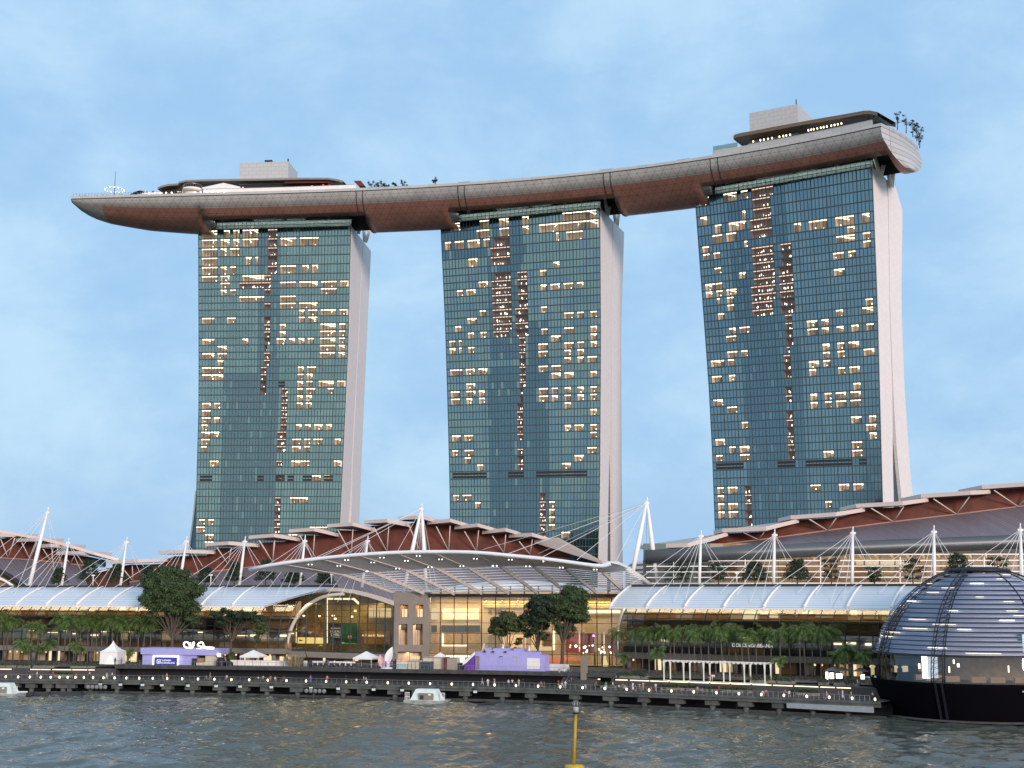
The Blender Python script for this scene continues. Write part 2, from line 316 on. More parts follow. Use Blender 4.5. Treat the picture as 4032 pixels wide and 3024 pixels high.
LIT2 = [(1774,1816,902,0),(1884,1923,895,0),(1972,2007,885,0),(2061,2078,880,0),(2216,2307,859,0),(2314,2354,853,0),(1884,1923,937,0),(1972,2007,925,0),(2061,2078,922,0),(2118,2209,909,0),(2216,2307,899,0),(2314,2356,892,0),(2187,2208,942,0),(2229,2295,937,0),(1757,1781,979,0),(1797,1825,974,0),(1844,1888,969,0),(1904,1923,967,0),(1938,2012,962,1),(1938,2012,997,1),(1938,2012,1037,1),(1848,1886,1047,0),(2127,2157,1060,0),(2173,2202,1054,0),(1942,2012,1075,1),(2036,2075,1070,1),(1890,1918,1107,0),(1942,2012,1105,1),(2036,2075,1098,1),(2127,2157,1119,0),(2173,2202,1117,0),(2223,2255,1112,0),(2270,2300,1110,0),(1795,1823,1144,0),(1842,1872,1138,0),(1942,2012,1135,1),(2036,2075,1130,1),(1942,2012,1164,1),(2036,2076,1159,1),(1942,2012,1194,1),(2036,2076,1189,1),(2127,2157,1210,0),(1888,1916,1227,0),(1944,2010,1226,1),(2035,2076,1219,1),(2225,2255,1236,0),(2269,2300,1231,0),(2323,2351,1227,0),(1842,1872,1259,0),(1944,2010,1255,1),(2031,2076,1248,1),(1795,1821,1294,0),(1944,2010,1287,1),(2031,2076,1278,1),(2127,2157,1302,0),(2225,2255,1296,0),(2321,2351,1290,0),(1842,1870,1320,0),(1888,1914,1316,0),(1944,2010,1316,1),(2031,2076,1308,1),(2171,2202,1329,0),(2321,2351,1320,0),(1767,1792,1354,0),(1805,1823,1352,0),(2044,2067,1340,1),(2123,2156,1365,0),(2221,2254,1356,0),(2272,2302,1354,0),(2322,2353,1352,0),(1767,1792,1383,0),(1805,1823,1381,0),(1841,1870,1381,0),(2044,2066,1369,1),(2123,2156,1396,0),(2223,2252,1387,0),(2272,2301,1385,0),(2044,2066,1400,1),(2223,2252,1418,0),(2272,2301,1416,0),(2320,2353,1414,0),(2044,2066,1430,1),(1776,1816,1475,0),(1839,1866,1472,0),(1883,1915,1468,0),(2044,2066,1461,1),(2125,2154,1456,0),(2172,2203,1456,0),(2042,2066,1490,1),(2172,2203,1483,0),(2221,2254,1481,0),(2320,2351,1474,0),(1838,1866,1532,0),(2042,2066,1521,1),(1778,1816,1564,0),(1839,1866,1560,0),(1883,1914,1557,0),(2042,2064,1550,1),(2123,2154,1546,0),(2172,2199,1542,0),(2221,2252,1542,0),(2270,2301,1539,0),(2320,2355,1537,0),(1778,1814,1595,0),(1838,1865,1593,0),(1883,1914,1589,0),(2042,2064,1582,1),(2123,2154,1578,0),(2172,2199,1577,0),(2221,2252,1575,0),(2270,2301,1573,0),(2320,2351,1570,0),(2042,2062,1613,1),(2221,2252,1606,0),(2040,2062,1644,1),(2320,2349,1633,0),(2040,2062,1674,1),(1780,1812,1714,0),(1834,1863,1711,0),(2040,2062,1703,1),(2219,2252,1698,0),(2268,2299,1696,0),(2320,2349,1694,0),(2038,2060,1734,1),(2320,2349,1727,0),(1785,1809,1776,0),(1832,1859,1774,0),(2038,2060,1767,1),(2319,2349,1758,0),(1832,1859,1803,0),(2038,2060,1799,1),(2268,2295,1790,0),(1876,1903,1834,0),(2036,2060,1830,1),(2219,2246,1823,0),(2130,2152,1952,1),(2130,2150,1984,1),(2160,2190,1981,0),(2130,2150,2014,1),(2160,2190,2011,0),(2130,2150,2044,1),(2160,2190,2044,0),(2130,2150,2074,1),(2160,2188,2076,0),(2130,2150,2106,1),(2212,2242,2106,0),(1784,1806,1960,0),(1825,1855,1960,0),(1871,1898,1990,0)]
LIT3 = [(2756,2790,803,0),(2855,2901,781,0),(2915,2939,779,0),(2959,3038,767,1),(2959,3038,809,1),(2762,2788,886,0),(2921,2941,859,0),(2959,3038,851,1),(2810,2839,914,0),(2865,2905,906,0),(2919,2939,898,0),(2959,3040,894,1),(2762,2794,968,0),(2810,2841,954,0),(2865,2905,948,0),(2929,2943,946,0),(2961,3040,932,1),(3130,3154,912,0),(3188,3223,900,0),(3237,3263,896,0),(3287,3362,885,0),(3388,3426,873,0),(2764,2796,1004,0),(2810,2839,996,0),(2965,3046,976,1),(3072,3118,960,1),(3281,3315,928,0),(3335,3368,918,0),(2963,3050,1004,1),(3072,3118,992,1),(3289,3362,954,0),(3394,3426,944,0),(2810,2839,1058,0),(2963,3050,1038,1),(3072,3118,1026,1),(3283,3319,992,0),(3337,3370,984,0),(3396,3428,976,0),(2913,2943,1078,0),(2963,3050,1070,1),(3070,3120,1058,1),(3289,3321,1058,0),(2774,2802,1127,0),(2812,2841,1123,0),(2963,3050,1103,1),(3070,3122,1089,1),(2774,2802,1161,0),(2818,2843,1153,0),(2865,2895,1149,0),(2963,3050,1137,1),(3070,3122,1125,1),(2825,2841,1189,0),(2865,2895,1181,0),(2963,3050,1171,1),(3070,3126,1157,1),(3402,3436,1181,0),(2865,2895,1213,0),(2963,3050,1205,1),(3070,3126,1189,1),(3291,3325,1229,0),(3402,3438,1217,0),(2827,2847,1249,0),(2963,3050,1235,1),(3070,3126,1221,1),(3180,3216,1273,0),(3235,3269,1269,0),(3092,3115,1253,1),(2866,2899,1310,0),(2915,2950,1304,0),(3092,3115,1288,1),(3182,3216,1308,0),(3235,3269,1302,0),(3292,3328,1296,0),(3347,3383,1290,0),(3406,3442,1283,0),(2866,2899,1342,0),(3092,3117,1320,1),(3092,3117,1355,1),(3237,3271,1367,0),(3294,3330,1363,0),(3347,3385,1357,0),(3408,3444,1385,0),(2868,2899,1408,0),(2919,2950,1401,0),(3092,3117,1389,1),(3237,3273,1403,0),(3294,3330,1397,0),(2801,2846,1444,0),(2868,2899,1438,0),(3092,3117,1422,1),(3186,3220,1440,0),(3239,3273,1436,0),(2803,2846,1477,0),(3094,3119,1452,1),(3186,3220,1475,0),(3298,3332,1464,0),(3349,3387,1460,0),(2868,2901,1503,0),(3094,3119,1487,1),(3096,3121,1521,1),(3355,3389,1530,0),(2808,2846,1574,0),(3096,3121,1554,1),(3192,3218,1574,0),(3243,3277,1572,0),(3298,3334,1566,0),(3355,3389,1562,0),(2870,2903,1603,0),(3096,3121,1584,1),(3188,3222,1609,0),(3245,3273,1605,0),(3298,3336,1601,0),(3355,3391,1597,0),(2919,2952,1662,0),(3098,3121,1621,1),(3098,3121,1652,1),(3355,3391,1664,0),(3416,3452,1660,0),(3416,3452,1696,0),(3098,3123,1686,1),(2820,2850,1735,0),(2873,2903,1766,0),(2917,2952,1762,0),(3098,3123,1721,1),(3098,3123,1753,1),(3357,3393,1735,0),(3418,3454,1731,0),(2822,2850,1802,0),(2919,2952,1796,0),(3100,3123,1786,1),(3245,3279,1776,0),(3359,3393,1770,0),(2826,2850,1932,0),(2868,2903,1930,0),(2936,2960,1926,1),(3192,3229,1916,0),(3306,3340,1910,0),(3361,3397,1910,0),(2826,2850,1964,0),(2936,2960,1960,1),(3249,3282,1983,0),(2828,2850,1999,0),(2870,2903,1997,0),(2936,2960,1993,1),(2828,2850,2032,0),(2870,2903,2030,0),(2936,2960,2026,1),(2936,2960,2058,1)]
# ---------------------------------------------------------------- hotel towers
M['glassA'] = coated('tower_glass_teal', (.012, .042, .042), (.24, .41, .455), .62, .08, .03)
M['glassD'] = coated('tower_glass_blue', (.010, .028, .042), (.17, .33, .45), .62, .08, .03)
M['glassF'] = coated('tower_glass_blue_curtain', (.05, .11, .15), (.185, .345, .45), .58, .12, .03)
M['glassG'] = coated('tower_glass_blue_deep', (.006, .015, .030), (.13, .265, .37), .60, .08, .03)
M['glassB'] = coated('tower_glass_curtain', (.07, .15, .15), (.25, .42, .46), .58, .12, .03)
M['glassC'] = coated('tower_glass_deep', (.008, .020, .030), (.175, .31, .385), .60, .08, .03)
M['glassE'] = coated('tower_glass_side', (.02, .03, .035), (.20, .28, .33), .5, .08)
M['crown'] = clear('crown_glass', (.58, .68, .66), (.35, .48, .50), .35)
M['room'] = mat('room_wall_glow', (.55, .45, .36), .9, emit=(1.0, .82, .58), es=.075)  # walls glow faintly in place of lamplight spreading through the room
M['roomdim'] = mat('room_wall_glow_dim', (.17, .15, .16), .9, emit=(1.0, .58, .44), es=.035)  # same stand-in wall glow, dimmer, for the lobbies
M['cove'] = emis('cove_light', (1.0, .90, .66), 2.6)
M['covered'] = emis('lobby_light', (1.0, .68, .52), 1.0)
M['bulb'] = emis('table_lamp', (1.0, .90, .72), 3.0)
M['gapglass'] = coated('atrium_glass', (.03, .05, .06), (.30, .40, .46), .5, .1)
NCOL = 48
ZT = 194.0
zs = [ZT]
for k in range(5): zs.append(zs[-1] - 4.45)
while zs[-1] > 16: zs.append(zs[-1] - 3.37)
NROW = len(zs) - 1
rng = random.Random(11)
def tower(label, eL, eR, yL, yR, gapL, gapR, eE, lit, cores, louvres, tint, crown, wedge=None, zbot=16):
    YT = [PZ(eL[0][0], eL[0][1], ZT).y, PZ(eR[0][0], eR[0][1], ZT).y]
    def edge(e, y0, y1, z):                       # facade corner at height z
        Y = y0 + (y1 - y0) * (ZT - z) / (ZT - 20)
        px, py = proj((0, Y, z)); px = ip(py, [(b, a) for a, b in e])
        d = Y * CP + (z - CZ) * SP
        return V(((px - 2016) / FPX * d, Y, z))
    Lz = lambda z: edge(eL, YT[0], yL, z)
    Rz = lambda z: edge(eR, YT[1], yR, z)
    def behind(z, pxs):                           # point behind the right corner, on the end wall, seen at column pxs(py)
        e = Rz(z); a = Rz(ZT) - Lz(ZT); a.z = 0; a.normalize(); b = V((-a.y, a.x, 0))
        py = proj(e)[1]
        t = 20
        for _ in range(6):
            q = e + b * t; py = proj(q)[1]; k = (ip(py, pxs) - 2016) / FPX
            # (e.x + t bx) = k ((e.y + t by) CP + dz SP)
            t = (k * (e.y * CP + (z - CZ) * SP) - e.x) / (b.x - k * b.y * CP)
        return e + b * t
    base = (Lz(zbot) + Rz(zbot)) / 2; base.z = 5.6
    root = thing('hotel_tower', label, 'tower', base, 'three linked hotel towers')
    zlev = [z for z in zs if z >= zbot]; zlev[-1] = zlev[-1]
    rows = []
    for z in zlev:
        l, r = Lz(z), Rz(z); rows.append([l.lerp(r, c / NCOL) for c in range(NCOL + 1)])
    nr = len(zlev) - 1
    # which panels are lit rooms
    cen = {}
    for r in range(nr):
        for c in range(NCOL):
            cen[(r, c)] = proj((rows[r][c] + rows[r + 1][c + 1]) / 2)
    rooms = {}
    for (x0, x1, y, cor) in lit:
        xm = (x0 + x1) / 2
        r, c = min(cen, key=lambda k: abs(cen[k][1] - y) * 3 + abs(cen[k][0] - xm))
        cs = [k for k in range(NCOL) if x0 - 1 <= cen[(r, k)][0] <= x1 + 1] or [c]
        rooms[(r, cs[0], cs[-1])] = cor
    keys = sorted(rooms, key=lambda k: (-(k[2] - k[1]), k)); used = set(); good = {}
    for k in keys:
        cells = {(k[0], c) for c in range(k[1], k[2] + 1)}
        if cells & used: continue
        used |= cells; good[k] = rooms[k]
    rooms = good
    # glazing
    tone = {}
    for r in range(nr):
        c = 0
        while c < NCOL:
            w = rng.choice((2, 3, 3, 4)); t = 1 if rng.random() < .42 else 0
            for k in range(c, min(c + w, NCOL)): tone[(r, k)] = t
            c += w
    g = MB()
    for r in range(nr):
        for c in range(NCOL):
            if (r, c) in used: continue
            u = (c + .5) / NCOL; v = r / nr; m = tone[(r, c)]
            for (u0, u1, v0, v1, mm) in cores:
                if u0 <= u <= u1 and v0 <= v <= v1: m = mm if rng.random() < .93 else 0
            g.poly([rows[r][c], rows[r + 1][c], rows[r + 1][c + 1], rows[r][c + 1]], m)
    a = (Rz(ZT) - Lz(ZT)); a.z = 0; a.normalize(); nrm = V((a.y, -a.x, 0)); inn = -nrm
    fg = g.build('facade_glass', ([M['glassA'], M['glassB'], M['glassC']], [M['glassA'], M['glassF'], M['glassG']], [M['glassD'], M['glassF'], M['glassG']])[tint], root)
    # mullion grid, proud of the glass
    mb = MB()
    for r in range(nr + 1):
        h = .42
        mb.bar(rows[r][0] + nrm * .12, rows[r][-1] + nrm * .12, .24, h)
    for c in range(NCOL + 1):
        w = .34 if c % 4 == 0 else .15
        step = 4
        for r in range(0, nr, step):
            r2 = min(r + step, nr)
            mb.bar(rows[r][c] + nrm * .16, rows[r2][c] + nrm * .16, .32 if c % 4 == 0 else .2, w, 0, nrm)
    mb.build('mullion_grid', M['mull'], fg)
    # lit rooms: real recesses with ceiling coves
    order = sorted(rooms, key=lambda k: (-(k[2] - k[1] + 1), k[0]))
    rest = MB()
    for i, k in enumerate(order):
        r, c0, c1 = k; cor = rooms[k]
        b = MB() if i < 99 else rest; cv = MB() if i < 99 else rest
        A, B, Cc, D = rows[r][c0], rows[r][c1 + 1], rows[r + 1][c1 + 1], rows[r + 1][c0]   # tl tr br bl
        dep = 5.0 if not cor else 3.2
        q = [p + inn * dep for p in (A, B, Cc, D)]
        w = 0 if not cor else 1
        b.poly([q[0], q[1], q[2], q[3]], w); b.poly([A, q[0], q[3], D], w); b.poly([B, Cc, q[2], q[1]], w); b.poly([D, q[3], q[2], Cc], w); b.poly([A, B, q[1], q[0]], w)
        hgt = (A - D).length; up = V((0, 0, 1))
        cm = 2 if not cor else 3
        lo = A - up * .62 + inn * .35; hi = B - up * .62 + inn * .35
        if not (cor and rng.random() < .3 and (c1 - c0) < 5): cv.bar(lo, hi, .25, .34, cm)
        if not cor:
            kind = rng.random(); mid = A.lerp(B, .5)
            if kind < .62:
                s0 = A.lerp(B, rng.choice((.2, .75))) - up * .6 + inn * .5; s1 = A.lerp(B, .55) - up * .72 + inn * (dep - .3)
                cv.bar(s0, s1, .22, .30, 2)
                if kind < .35: cv.bar(s1, B - up * .72 + inn * (dep - .3), .22, .30, 2)
            if kind > .4:
                p = D.lerp(Cc, rng.uniform(.2, .8)) + up * rng.uniform(.8, 1.4) + inn * rng.uniform(1, 4); b.sphere(p, rng.uniform(.22, .34), 6, 4)
            if rng.random() < .5:                 # half-drawn curtain
                u0 = rng.choice((0, .68)); b.poly([A.lerp(B, u0) + inn * .5, A.lerp(B, u0 + .3) + inn * .5, D.lerp(Cc, u0 + .3) + inn * .5, D.lerp(Cc, u0) + inn * .5], 5)
            b.box(D.lerp(Cc, .5) + up * .5 + inn * 3, ((c1 - c0 + .6) * .9, 1.6, .8), 5, (a, inn, up))
        else:
            for _ in range(1 + (c1 - c0)):
                p = D.lerp(Cc, rng.uniform(.1, .9)) + up * rng.uniform(.5, 1.5) + inn * rng.uniform(.8, 2.8)
                b.box(p, (.22, .22, .8), 4, (a, inn, up))
        if i < 99:
            RM = [M['room'], M['roomdim'], M['cove'], M['covered'], M['bulb'], M['stone']]; lwn = b.build('lit_window', RM, root)
            if cv.f: cv.build('ceiling_light', RM, lwn)
    if rest.f: rest.build('lit_window', [M['room'], M['roomdim'], M['cove'], M['covered'], M['bulb'], M['stone']], root, 'stuff')
    for (x0, x1, y) in louvres:
        zc = min(range(nr), key=lambda r: abs(cen[(r, NCOL // 2)][1] + (cen[(r, NCOL - 1)][1] - cen[(r, 0)][1]) * (((x0 + x1) / 2 - cen[(r, 0)][0]) / (cen[(r, NCOL - 1)][0] - cen[(r, 0)][0]) - .5) - y))
        cs = [k for k in range(NCOL) if x0 - 4 <= cen[(zc, k)][0] <= x1 + 4] or [min(range(NCOL), key=lambda k: abs(cen[(zc, k)][0] - (x0 + x1) / 2))]
        A, B, D = rows[zc][cs[0]], rows[zc][cs[-1] + 1], rows[zc + 1][cs[0]]
        lb = MB(); up = V((0, 0, 1)); H = zlev[zc] - zlev[zc + 1]
        for f in (.3, .74): lb.box((A + B) / 2 - up * H * f + nrm * .2, ((B - A).length, .5, H * .28), 0, ((B - A).normalized(), nrm, up))
        lb.build('louvre_band', M['louvre'], root)
    # end walls: the front slab, the glazed slot and the leaning rear slab
    zz = [ZT] + [z for z in np.linspace(ZT - 8, zbot, 16)]
    E0 = [Rz(z) for z in zz]; GL = [behind(z, gapL) for z in zz]; GR = [behind(z, gapR) for z in zz]; EE = [behind(z, eE) for z in zz]
    def slab(f, bk, w=.0):
        s = MB()
        s.grid([[p + a * .35, q + a * .35] for p, q in zip(f, bk)][::-1])
        s.grid([[p - a * 1.2, p + a * .35] for p in f][::-1]); s.grid([[q + a * .35, q - a * 1.2] for q in bk][::-1])
        s.poly([f[0] + a * .35, f[0] - a * 1.2, bk[0] - a * 1.2, bk[0] + a * .35][::-1])
        return s
    face_uv(slab(E0, GL).build('end_wall', M['endwall'], root))
    face_uv(slab(GR, EE).build('end_wall', M['endwall'], root))
    s = MB(); s.grid([[p - a * 1.0, q - a * 1.0] for p, q in zip(GL, GR)][::-1]); s.build('atrium_slot', M['gapglass'] if gapL is not gapR else M['dark'], root)
    # rear body (east glass, roofs)
    bk = MB(); bvec = (EE[0] - E0[0])
    EL = [Lz(z) + (EE[i] - E0[i]) for i, z in enumerate(zz)]
    if wedge:
        for i, z in enumerate(zz):
            py = proj(EL[i])[1]
            if py > wedge[0][1]:
                px = ip(py, [(y, x) for x, y in wedge]); d = EL[i].y * CP + (z - CZ) * SP; EL[i].x = (px - 2016) / FPX * d
    bk.grid([[p, q] for p, q in zip(EE, EL)][::-1]); bk.grid([[q, Lz(z)] for q, z in zip(EL, zz)][::-1])
    bk.poly([Lz(ZT) - V((0, 0, .05)), Rz(ZT) - V((0, 0, .05)), EE[0] - V((0, 0, .05)), EL[0] - V((0, 0, .05))])
    bk.build('rear_body', M['glassE'], root)
    if wedge:
        ed = MB(); pts = [p for p in EL if proj(p)[1] > wedge[0][1] - 30]
        for p, q in zip(pts, pts[1:]): ed.bar(p, q, 1.0, 1.0)
        ed.build('edge_trim', M['white'], root)
    # set-back crown storey under the roof garden
    (cx0, cy0), (cx1, cy1) = crown
    tl, tr = Lz(ZT), Rz(ZT); L = (tr - tl).length
    f0 = (cx0 - proj(tl)[0]) / (proj(tr)[0] - proj(tl)[0]); f1 = (cx1 - proj(tl)[0]) / (proj(tr)[0] - proj(tl)[0])
    c0 = tl.lerp(tr, f0 + .02) + inn * 4; c1 = tl.lerp(tr, f1 + .02) + inn * 4
    HC = 5.6
    cb = MB(); n = 34
    for k in range(n):
        p, q = c0.lerp(c1, k / n), c0.lerp(c1, (k + 1) / n); cb.poly([p, q, q + V((0, 0, HC)), p + V((0, 0, HC))])
    cb.poly([c1, c1 + inn * 14, c1 + inn * 14 + V((0, 0, HC)), c1 + V((0, 0, HC))])
    cr_ = cb.build('crown_glazing', M['crown'], root)
    fb = MB()
    for k in range(n + 1): p = c0.lerp(c1, k / n) + nrm * .08; fb.bar(p, p + V((0, 0, HC)), .16, .14, 0, nrm)
    for z in (.15, 2.8, HC): fb.bar(c0 + nrm * .1 + V((0, 0, z)), c1 + nrm * .1 + V((0, 0, z)), .16, .22)
    fb.build('crown_frame', M['mull'], cr_)
    ib = MB(); ib.poly([c0 + inn * 3, c1 + inn * 3, c1 + inn * 3 + V((0, 0, HC)), c0 + inn * 3 + V((0, 0, HC))], 0)
    for k in range(26):
        if rng.random() < .55:
            u = rng.uniform(.02, .9); w = rng.uniform(.01, .05); p = c0.lerp(c1, u) + inn * 2.6; q = c0.lerp(c1, u + w) + inn * 2.6; z0 = rng.uniform(.3, 2)
            ib.box((p + q) / 2 + V((0, 0, z0 + .6)), ((q - p).length, .1, rng.uniform(.4, 1.4)), rng.choice((1, 1, 2, 3)), (a, inn, V((0, 0, 1))))
    ib.build('crown_interior', [mat('crown_interior', (.36, .40, .40), .8), M['shopdim'], M['shop'], mat('crown_pale', (.4, .6, .52), .6)], root)
    cl_ = bpy.data.lights.new('crown_lamps', 'AREA'); cl_.shape = 'RECTANGLE'; cl_.size = (c1 - c0).length; cl_.size_y = 1.6; cl_.energy = 2200; cl_.color = (1, 1, .95)
    co = bpy.data.objects.new('crown_lamps', cl_); COL.objects.link(co); co.location = (c0 + c1) / 2 + inn * 1.4 + V((0, 0, HC - .1)); co.rotation_euler = (0, 0, math.atan2(a.y, a.x))
    pb = MB()
    for (u0, u1) in ((.28, .5), (.53, .66)):
        p, q = c0.lerp(c1, u0) + inn * 2, c0.lerp(c1, u1) + inn * 2
        pb.box((p + q) / 2 + V((0, 0, HC + .9)), ((q - p).length, 5, 1.7), 0, (a, inn, V((0, 0, 1))))
    pb.build('plant_room', M['white'], root)
    return dict(root=root, L=Lz, R=Rz, a=a, inn=inn, E0=E0, EE=EE, GL=GL)
T1 = tower('teal hotel tower furthest from the dome, under the pointed bow of the roof deck',
    [(782, 906), (784, 1360), (784, 1590), (776.5, 1867), (770, 2171)], [(1381.5, 891), (1371, 1360), (1363, 1529), (1348, 1867), (1338, 2064)], 616, 619,
    [(889, 1381), (931, 1427), (1360, 1406.5), (1867, 1380), (1940, 1378), (2067, 1368)], [(889, 1383), (931, 1428.5), (1360, 1408.5), (1867, 1384), (1940, 1384), (2067, 1379)],
    [(889, 1400), (975, 1459), (1360, 1441), (1867, 1418.6), (2067, 1411)], LIT1,
    [(.17, .55, .36, 1, 2), (.40, .55, 0, .4, 2)],
    [(789, 832, 1895), (1018, 1034, 1895), (1086, 1101, 1895), (1141, 1155, 1895), (1195, 1222, 1895), (1276, 1305, 1895), (1107, 1119, 1513)], 0, ((823, 865), (1359, 855)),
    wedge=[(780, 1860), (777, 1900), (770, 1985), (757, 2090), (746, 2165), (725, 2330)])
T2 = tower('middle hotel tower, above the arched mall canopy',
    [(1736, 880), (1755.5, 1300), (1766, 1660), (1772, 1900), (1776, 2190)], [(2362, 821), (2365, 1300), (2362, 1879), (2354, 2215)], 601, 593,
    [(800, 2360), (870, 2410), (1300, 2403), (1640, 2402), (1800, 2396), (2215, 2389)], [(800, 2362), (870, 2411.5), (1300, 2405.5), (1640, 2406), (1800, 2408), (1900, 2410), (2215, 2412)],
    [(800, 2380), (911, 2455), (1300, 2443), (1842, 2445), (2215, 2449)], LIT2,
    [(.27, .58, .36, 1, 2), (.29, .53, 0, .34, 2), (0, .55, 0, .06, 2), (.55, .66, .24, 1, 2)],
    [(1785, 1912, 1864), (2007, 2057, 1858), (2121, 2305, 1853)], 1, ((1777, 842), (2337, 790)))
T3 = tower('tallest-looking hotel tower, in front of the blunt stern of the roof deck',
    [(2738, 779), (2772, 1240), (2793, 1525), (2807, 1800), (2817, 2080)], [(3433, 660), (3454, 1200), (3471, 1851), (3475, 1981), (3480, 2130)], 555, 539,
    [(640, 3433), (712, 3492), (1200, 3499), (1566, 3511), (1802, 3512), (1981, 3516), (2100, 3519)], [(640, 3436), (712, 3494), (1200, 3501.5), (1566, 3515), (1802, 3530), (1981, 3549), (2100, 3560)],
    [(640, 3450), (770, 3551), (1200, 3546), (1525, 3558), (1851, 3580.5), (1977, 3593), (2100, 3604)], LIT3,
    [(.20, .56, .34, 1, 2), (.19, .53, 0, .36, 2)],
    [(2825, 2928, 1831), (3070, 3124, 1818), (3179, 3347, 1806), (3385, 3405, 1802)], 2, ((2780, 745), (3404, 635)))
# ---------------------------------------------------------------- the boat-shaped roof garden
def hull_panels(name, c0, line):
    m = mat(name, c0, .42, .35); t = m.node_tree; b = t.nodes['Principled BSDF']
    uv = N(t, 'ShaderNodeUVMap'); uv.uv_map = 'hull'
    acc = None
    for ang in (0, 60, 120):               # triangulated panel joints
        mpn = N(t, 'ShaderNodeMapping'); mpn.inputs['Rotation'].default_value = (0, 0, R(ang)); t.links.new(uv.outputs[0], mpn.inputs[0])
        s = N(t, 'ShaderNodeSeparateXYZ'); t.links.new(mpn.outputs[0], s.inputs[0])
        a = N(t, 'ShaderNodeMath', operation='PINGPONG'); a.inputs[1].default_value = 1.7; t.links.new(s.outputs[1], a.inputs[0])
        l = N(t, 'ShaderNodeMath', operation='LESS_THAN'); l.inputs[1].default_value = .075; t.links.new(a.outputs[0], l.inputs[0])
        if acc is None: acc = l
        else:
            mxx = N(t, 'ShaderNodeMath', operation='MAXIMUM'); t.links.new(acc.outputs[0], mxx.inputs[0]); t.links.new(l.outputs[0], mxx.inputs[1]); acc = mxx
    nz = N(t, 'ShaderNodeTexNoise'); nz.inputs['Scale'].default_value = .12; nz.inputs['Detail'].default_value = 5; t.links.new(uv.outputs[0], nz.inputs[0])
    rr = N(t, 'ShaderNodeValToRGB'); rr.color_ramp.elements[0].position = .3; rr.color_ramp.elements[1].position = .7
    rr.color_ramp.elements[0].color = (*[c * .85 for c in c0], 1); rr.color_ramp.elements[1].color = (*[min(1, c * 1.15) for c in c0], 1); t.links.new(nz.outputs[0], rr.inputs[0])
    mm = N(t, 'ShaderNodeMixRGB'); mm.inputs[2].default_value = (*line, 1); t.links.new(acc.outputs[0], mm.inputs[0]); t.links.new(rr.outputs[0], mm.inputs[1]); t.links.new(mm.outputs[0], b.inputs['Base Color'])
    return m
M['belly'] = hull_panels('hull_warm_glow', (.36, .185, .138), (.14, .08, .06))  # reddish tone is warm dusk light from below, painted onto silver panels
M['side'] = hull_panels('hull_silver', (.33, .33, .315), (.14, .14, .135))
M['recess'] = mat('hull_recess_shade', (.085, .075, .075), .5, .2, noise=.3, nscale=.2)  # dark tone carries the shade in the hull above the towers
M['parapet'] = panelled('parapet_panel', (.43, .45, .45), (.30, .31, .31), 4, 3, .06, .5, 0, 0)
M['stern'] = panelled('stern_panel', (.44, .46, .47), (.20, .21, .22), 60, 2.3, .16, .5, 0, 0)
DZ = 205.0; BEAM = 38.0
edge_px = [(286, 790), (330, 784.5), (395, 778), (575, 769.5), (792, 766), (950, 765), (1275, 759.5), (1565, 749), (1746, 741), (2080, 711), (2376, 677), (2600, 650), (2804, 622.5), (3127, 565.5), (3465, 502)]
epts = [PZ(x, y, DZ) for x, y in edge_px]
# fair the curve: fit a smooth polynomial Y(X)
xs = np.array([p.x for p in epts]); ys = np.array([p.y for p in epts])
wts = np.ones(len(xs)); cf = np.polyfit(xs, ys, 3, w=wts)
X0, X1 = xs[0], xs[-1]
def ed(x): return V((x, float(np.polyval(cf, x)), DZ))
NS = 120
X0 += 0
stn = []
for i in range(NS + 1):
    t = i / NS; x = X0 + (X1 - X0) * t; p = ed(x); tt = (ed(x + 1) - ed(x - 1)).normalized(); nb = V((-tt.y, tt.x, 0)); stn.append((p, tt, nb))
arc = [0]
for i in range(NS): arc.append(arc[-1] + (stn[i + 1][0] - stn[i][0]).length)
LEN = arc[-1]
def bowf(s):                   # widening and deepening from the bow
    w = min(1, (s / 78.0)) ; w = math.sqrt(max(0, 1 - (1 - w) ** 2.2))
    d = ip(s, [(0, .10), (1.5, .22), (4, .36), (8, .50), (14, .62), (32, .80), (60, .93), (110, 1), (400, 1)])
    return max(w, .10), d
prof = [(0, 1.4), (0, 0), (0, -.6), (.10, -2.6), (.55, -4.2), (1.7, -5.6), (3.9, -8.0), (6.2, -9.9), (7.6, -10.8), (12, -12.8), (16, -13.9), (19, -14.2)]
prof = prof + [(BEAM - a, b) for a, b in prof[-2::-1]]
def spanx(px, k=0):            # hull arc position under a photograph column, along the front edge
    best = min(range(NS + 1), key=lambda i: abs(proj(stn[i][0])[0] - px)); return arc[best]
REC = []                       # arc ranges where the belly is cut back above a tower
for a_, b_ in ((795, 1398), (1760, 2385), (2728, 3440)): REC.append((spanx(a_), spanx(b_)))
def inrec(s): return any(a <= s <= b for a, b in REC)
def ring(i, shallow):
    p, tt, nb = stn[i]; w, d = bowf(arc[i]); out = []
    for k, (a, b) in enumerate(prof):
        z = b if b >= 0 else b * d
        aa = BEAM / 2 + (a - BEAM / 2) * w
        if shallow and k >= 5 and k <= len(prof) - 6:
            m_ = min(a, BEAM - a); z = b if m_ < 7 else -3.4; a = a if m_ < 7 or m_ > 8 else (6.3 if a < 19 else BEAM - 6.3)
        # the bow is drawn back towards the axis but keeps the curve of the front edge
        q = p + nb * (a * w); q.z = DZ + z
        out.append(q)
    return out
deck = thing('roof_deck', 'long silver boat-shaped roof deck with a warm glow on its belly, across three towers', 'sky deck', V((stn[60][0].x, stn[60][0].y, DZ)))
rings = []
i = 0
seg = []
for i in range(NS + 1):
    sh = inrec(arc[i])
    if rings and sh != rings[-1][1]: rings.append((ring(i, rings[-1][1]), rings[-1][1], arc[i]))
    rings.append((ring(i, sh), sh, arc[i]))
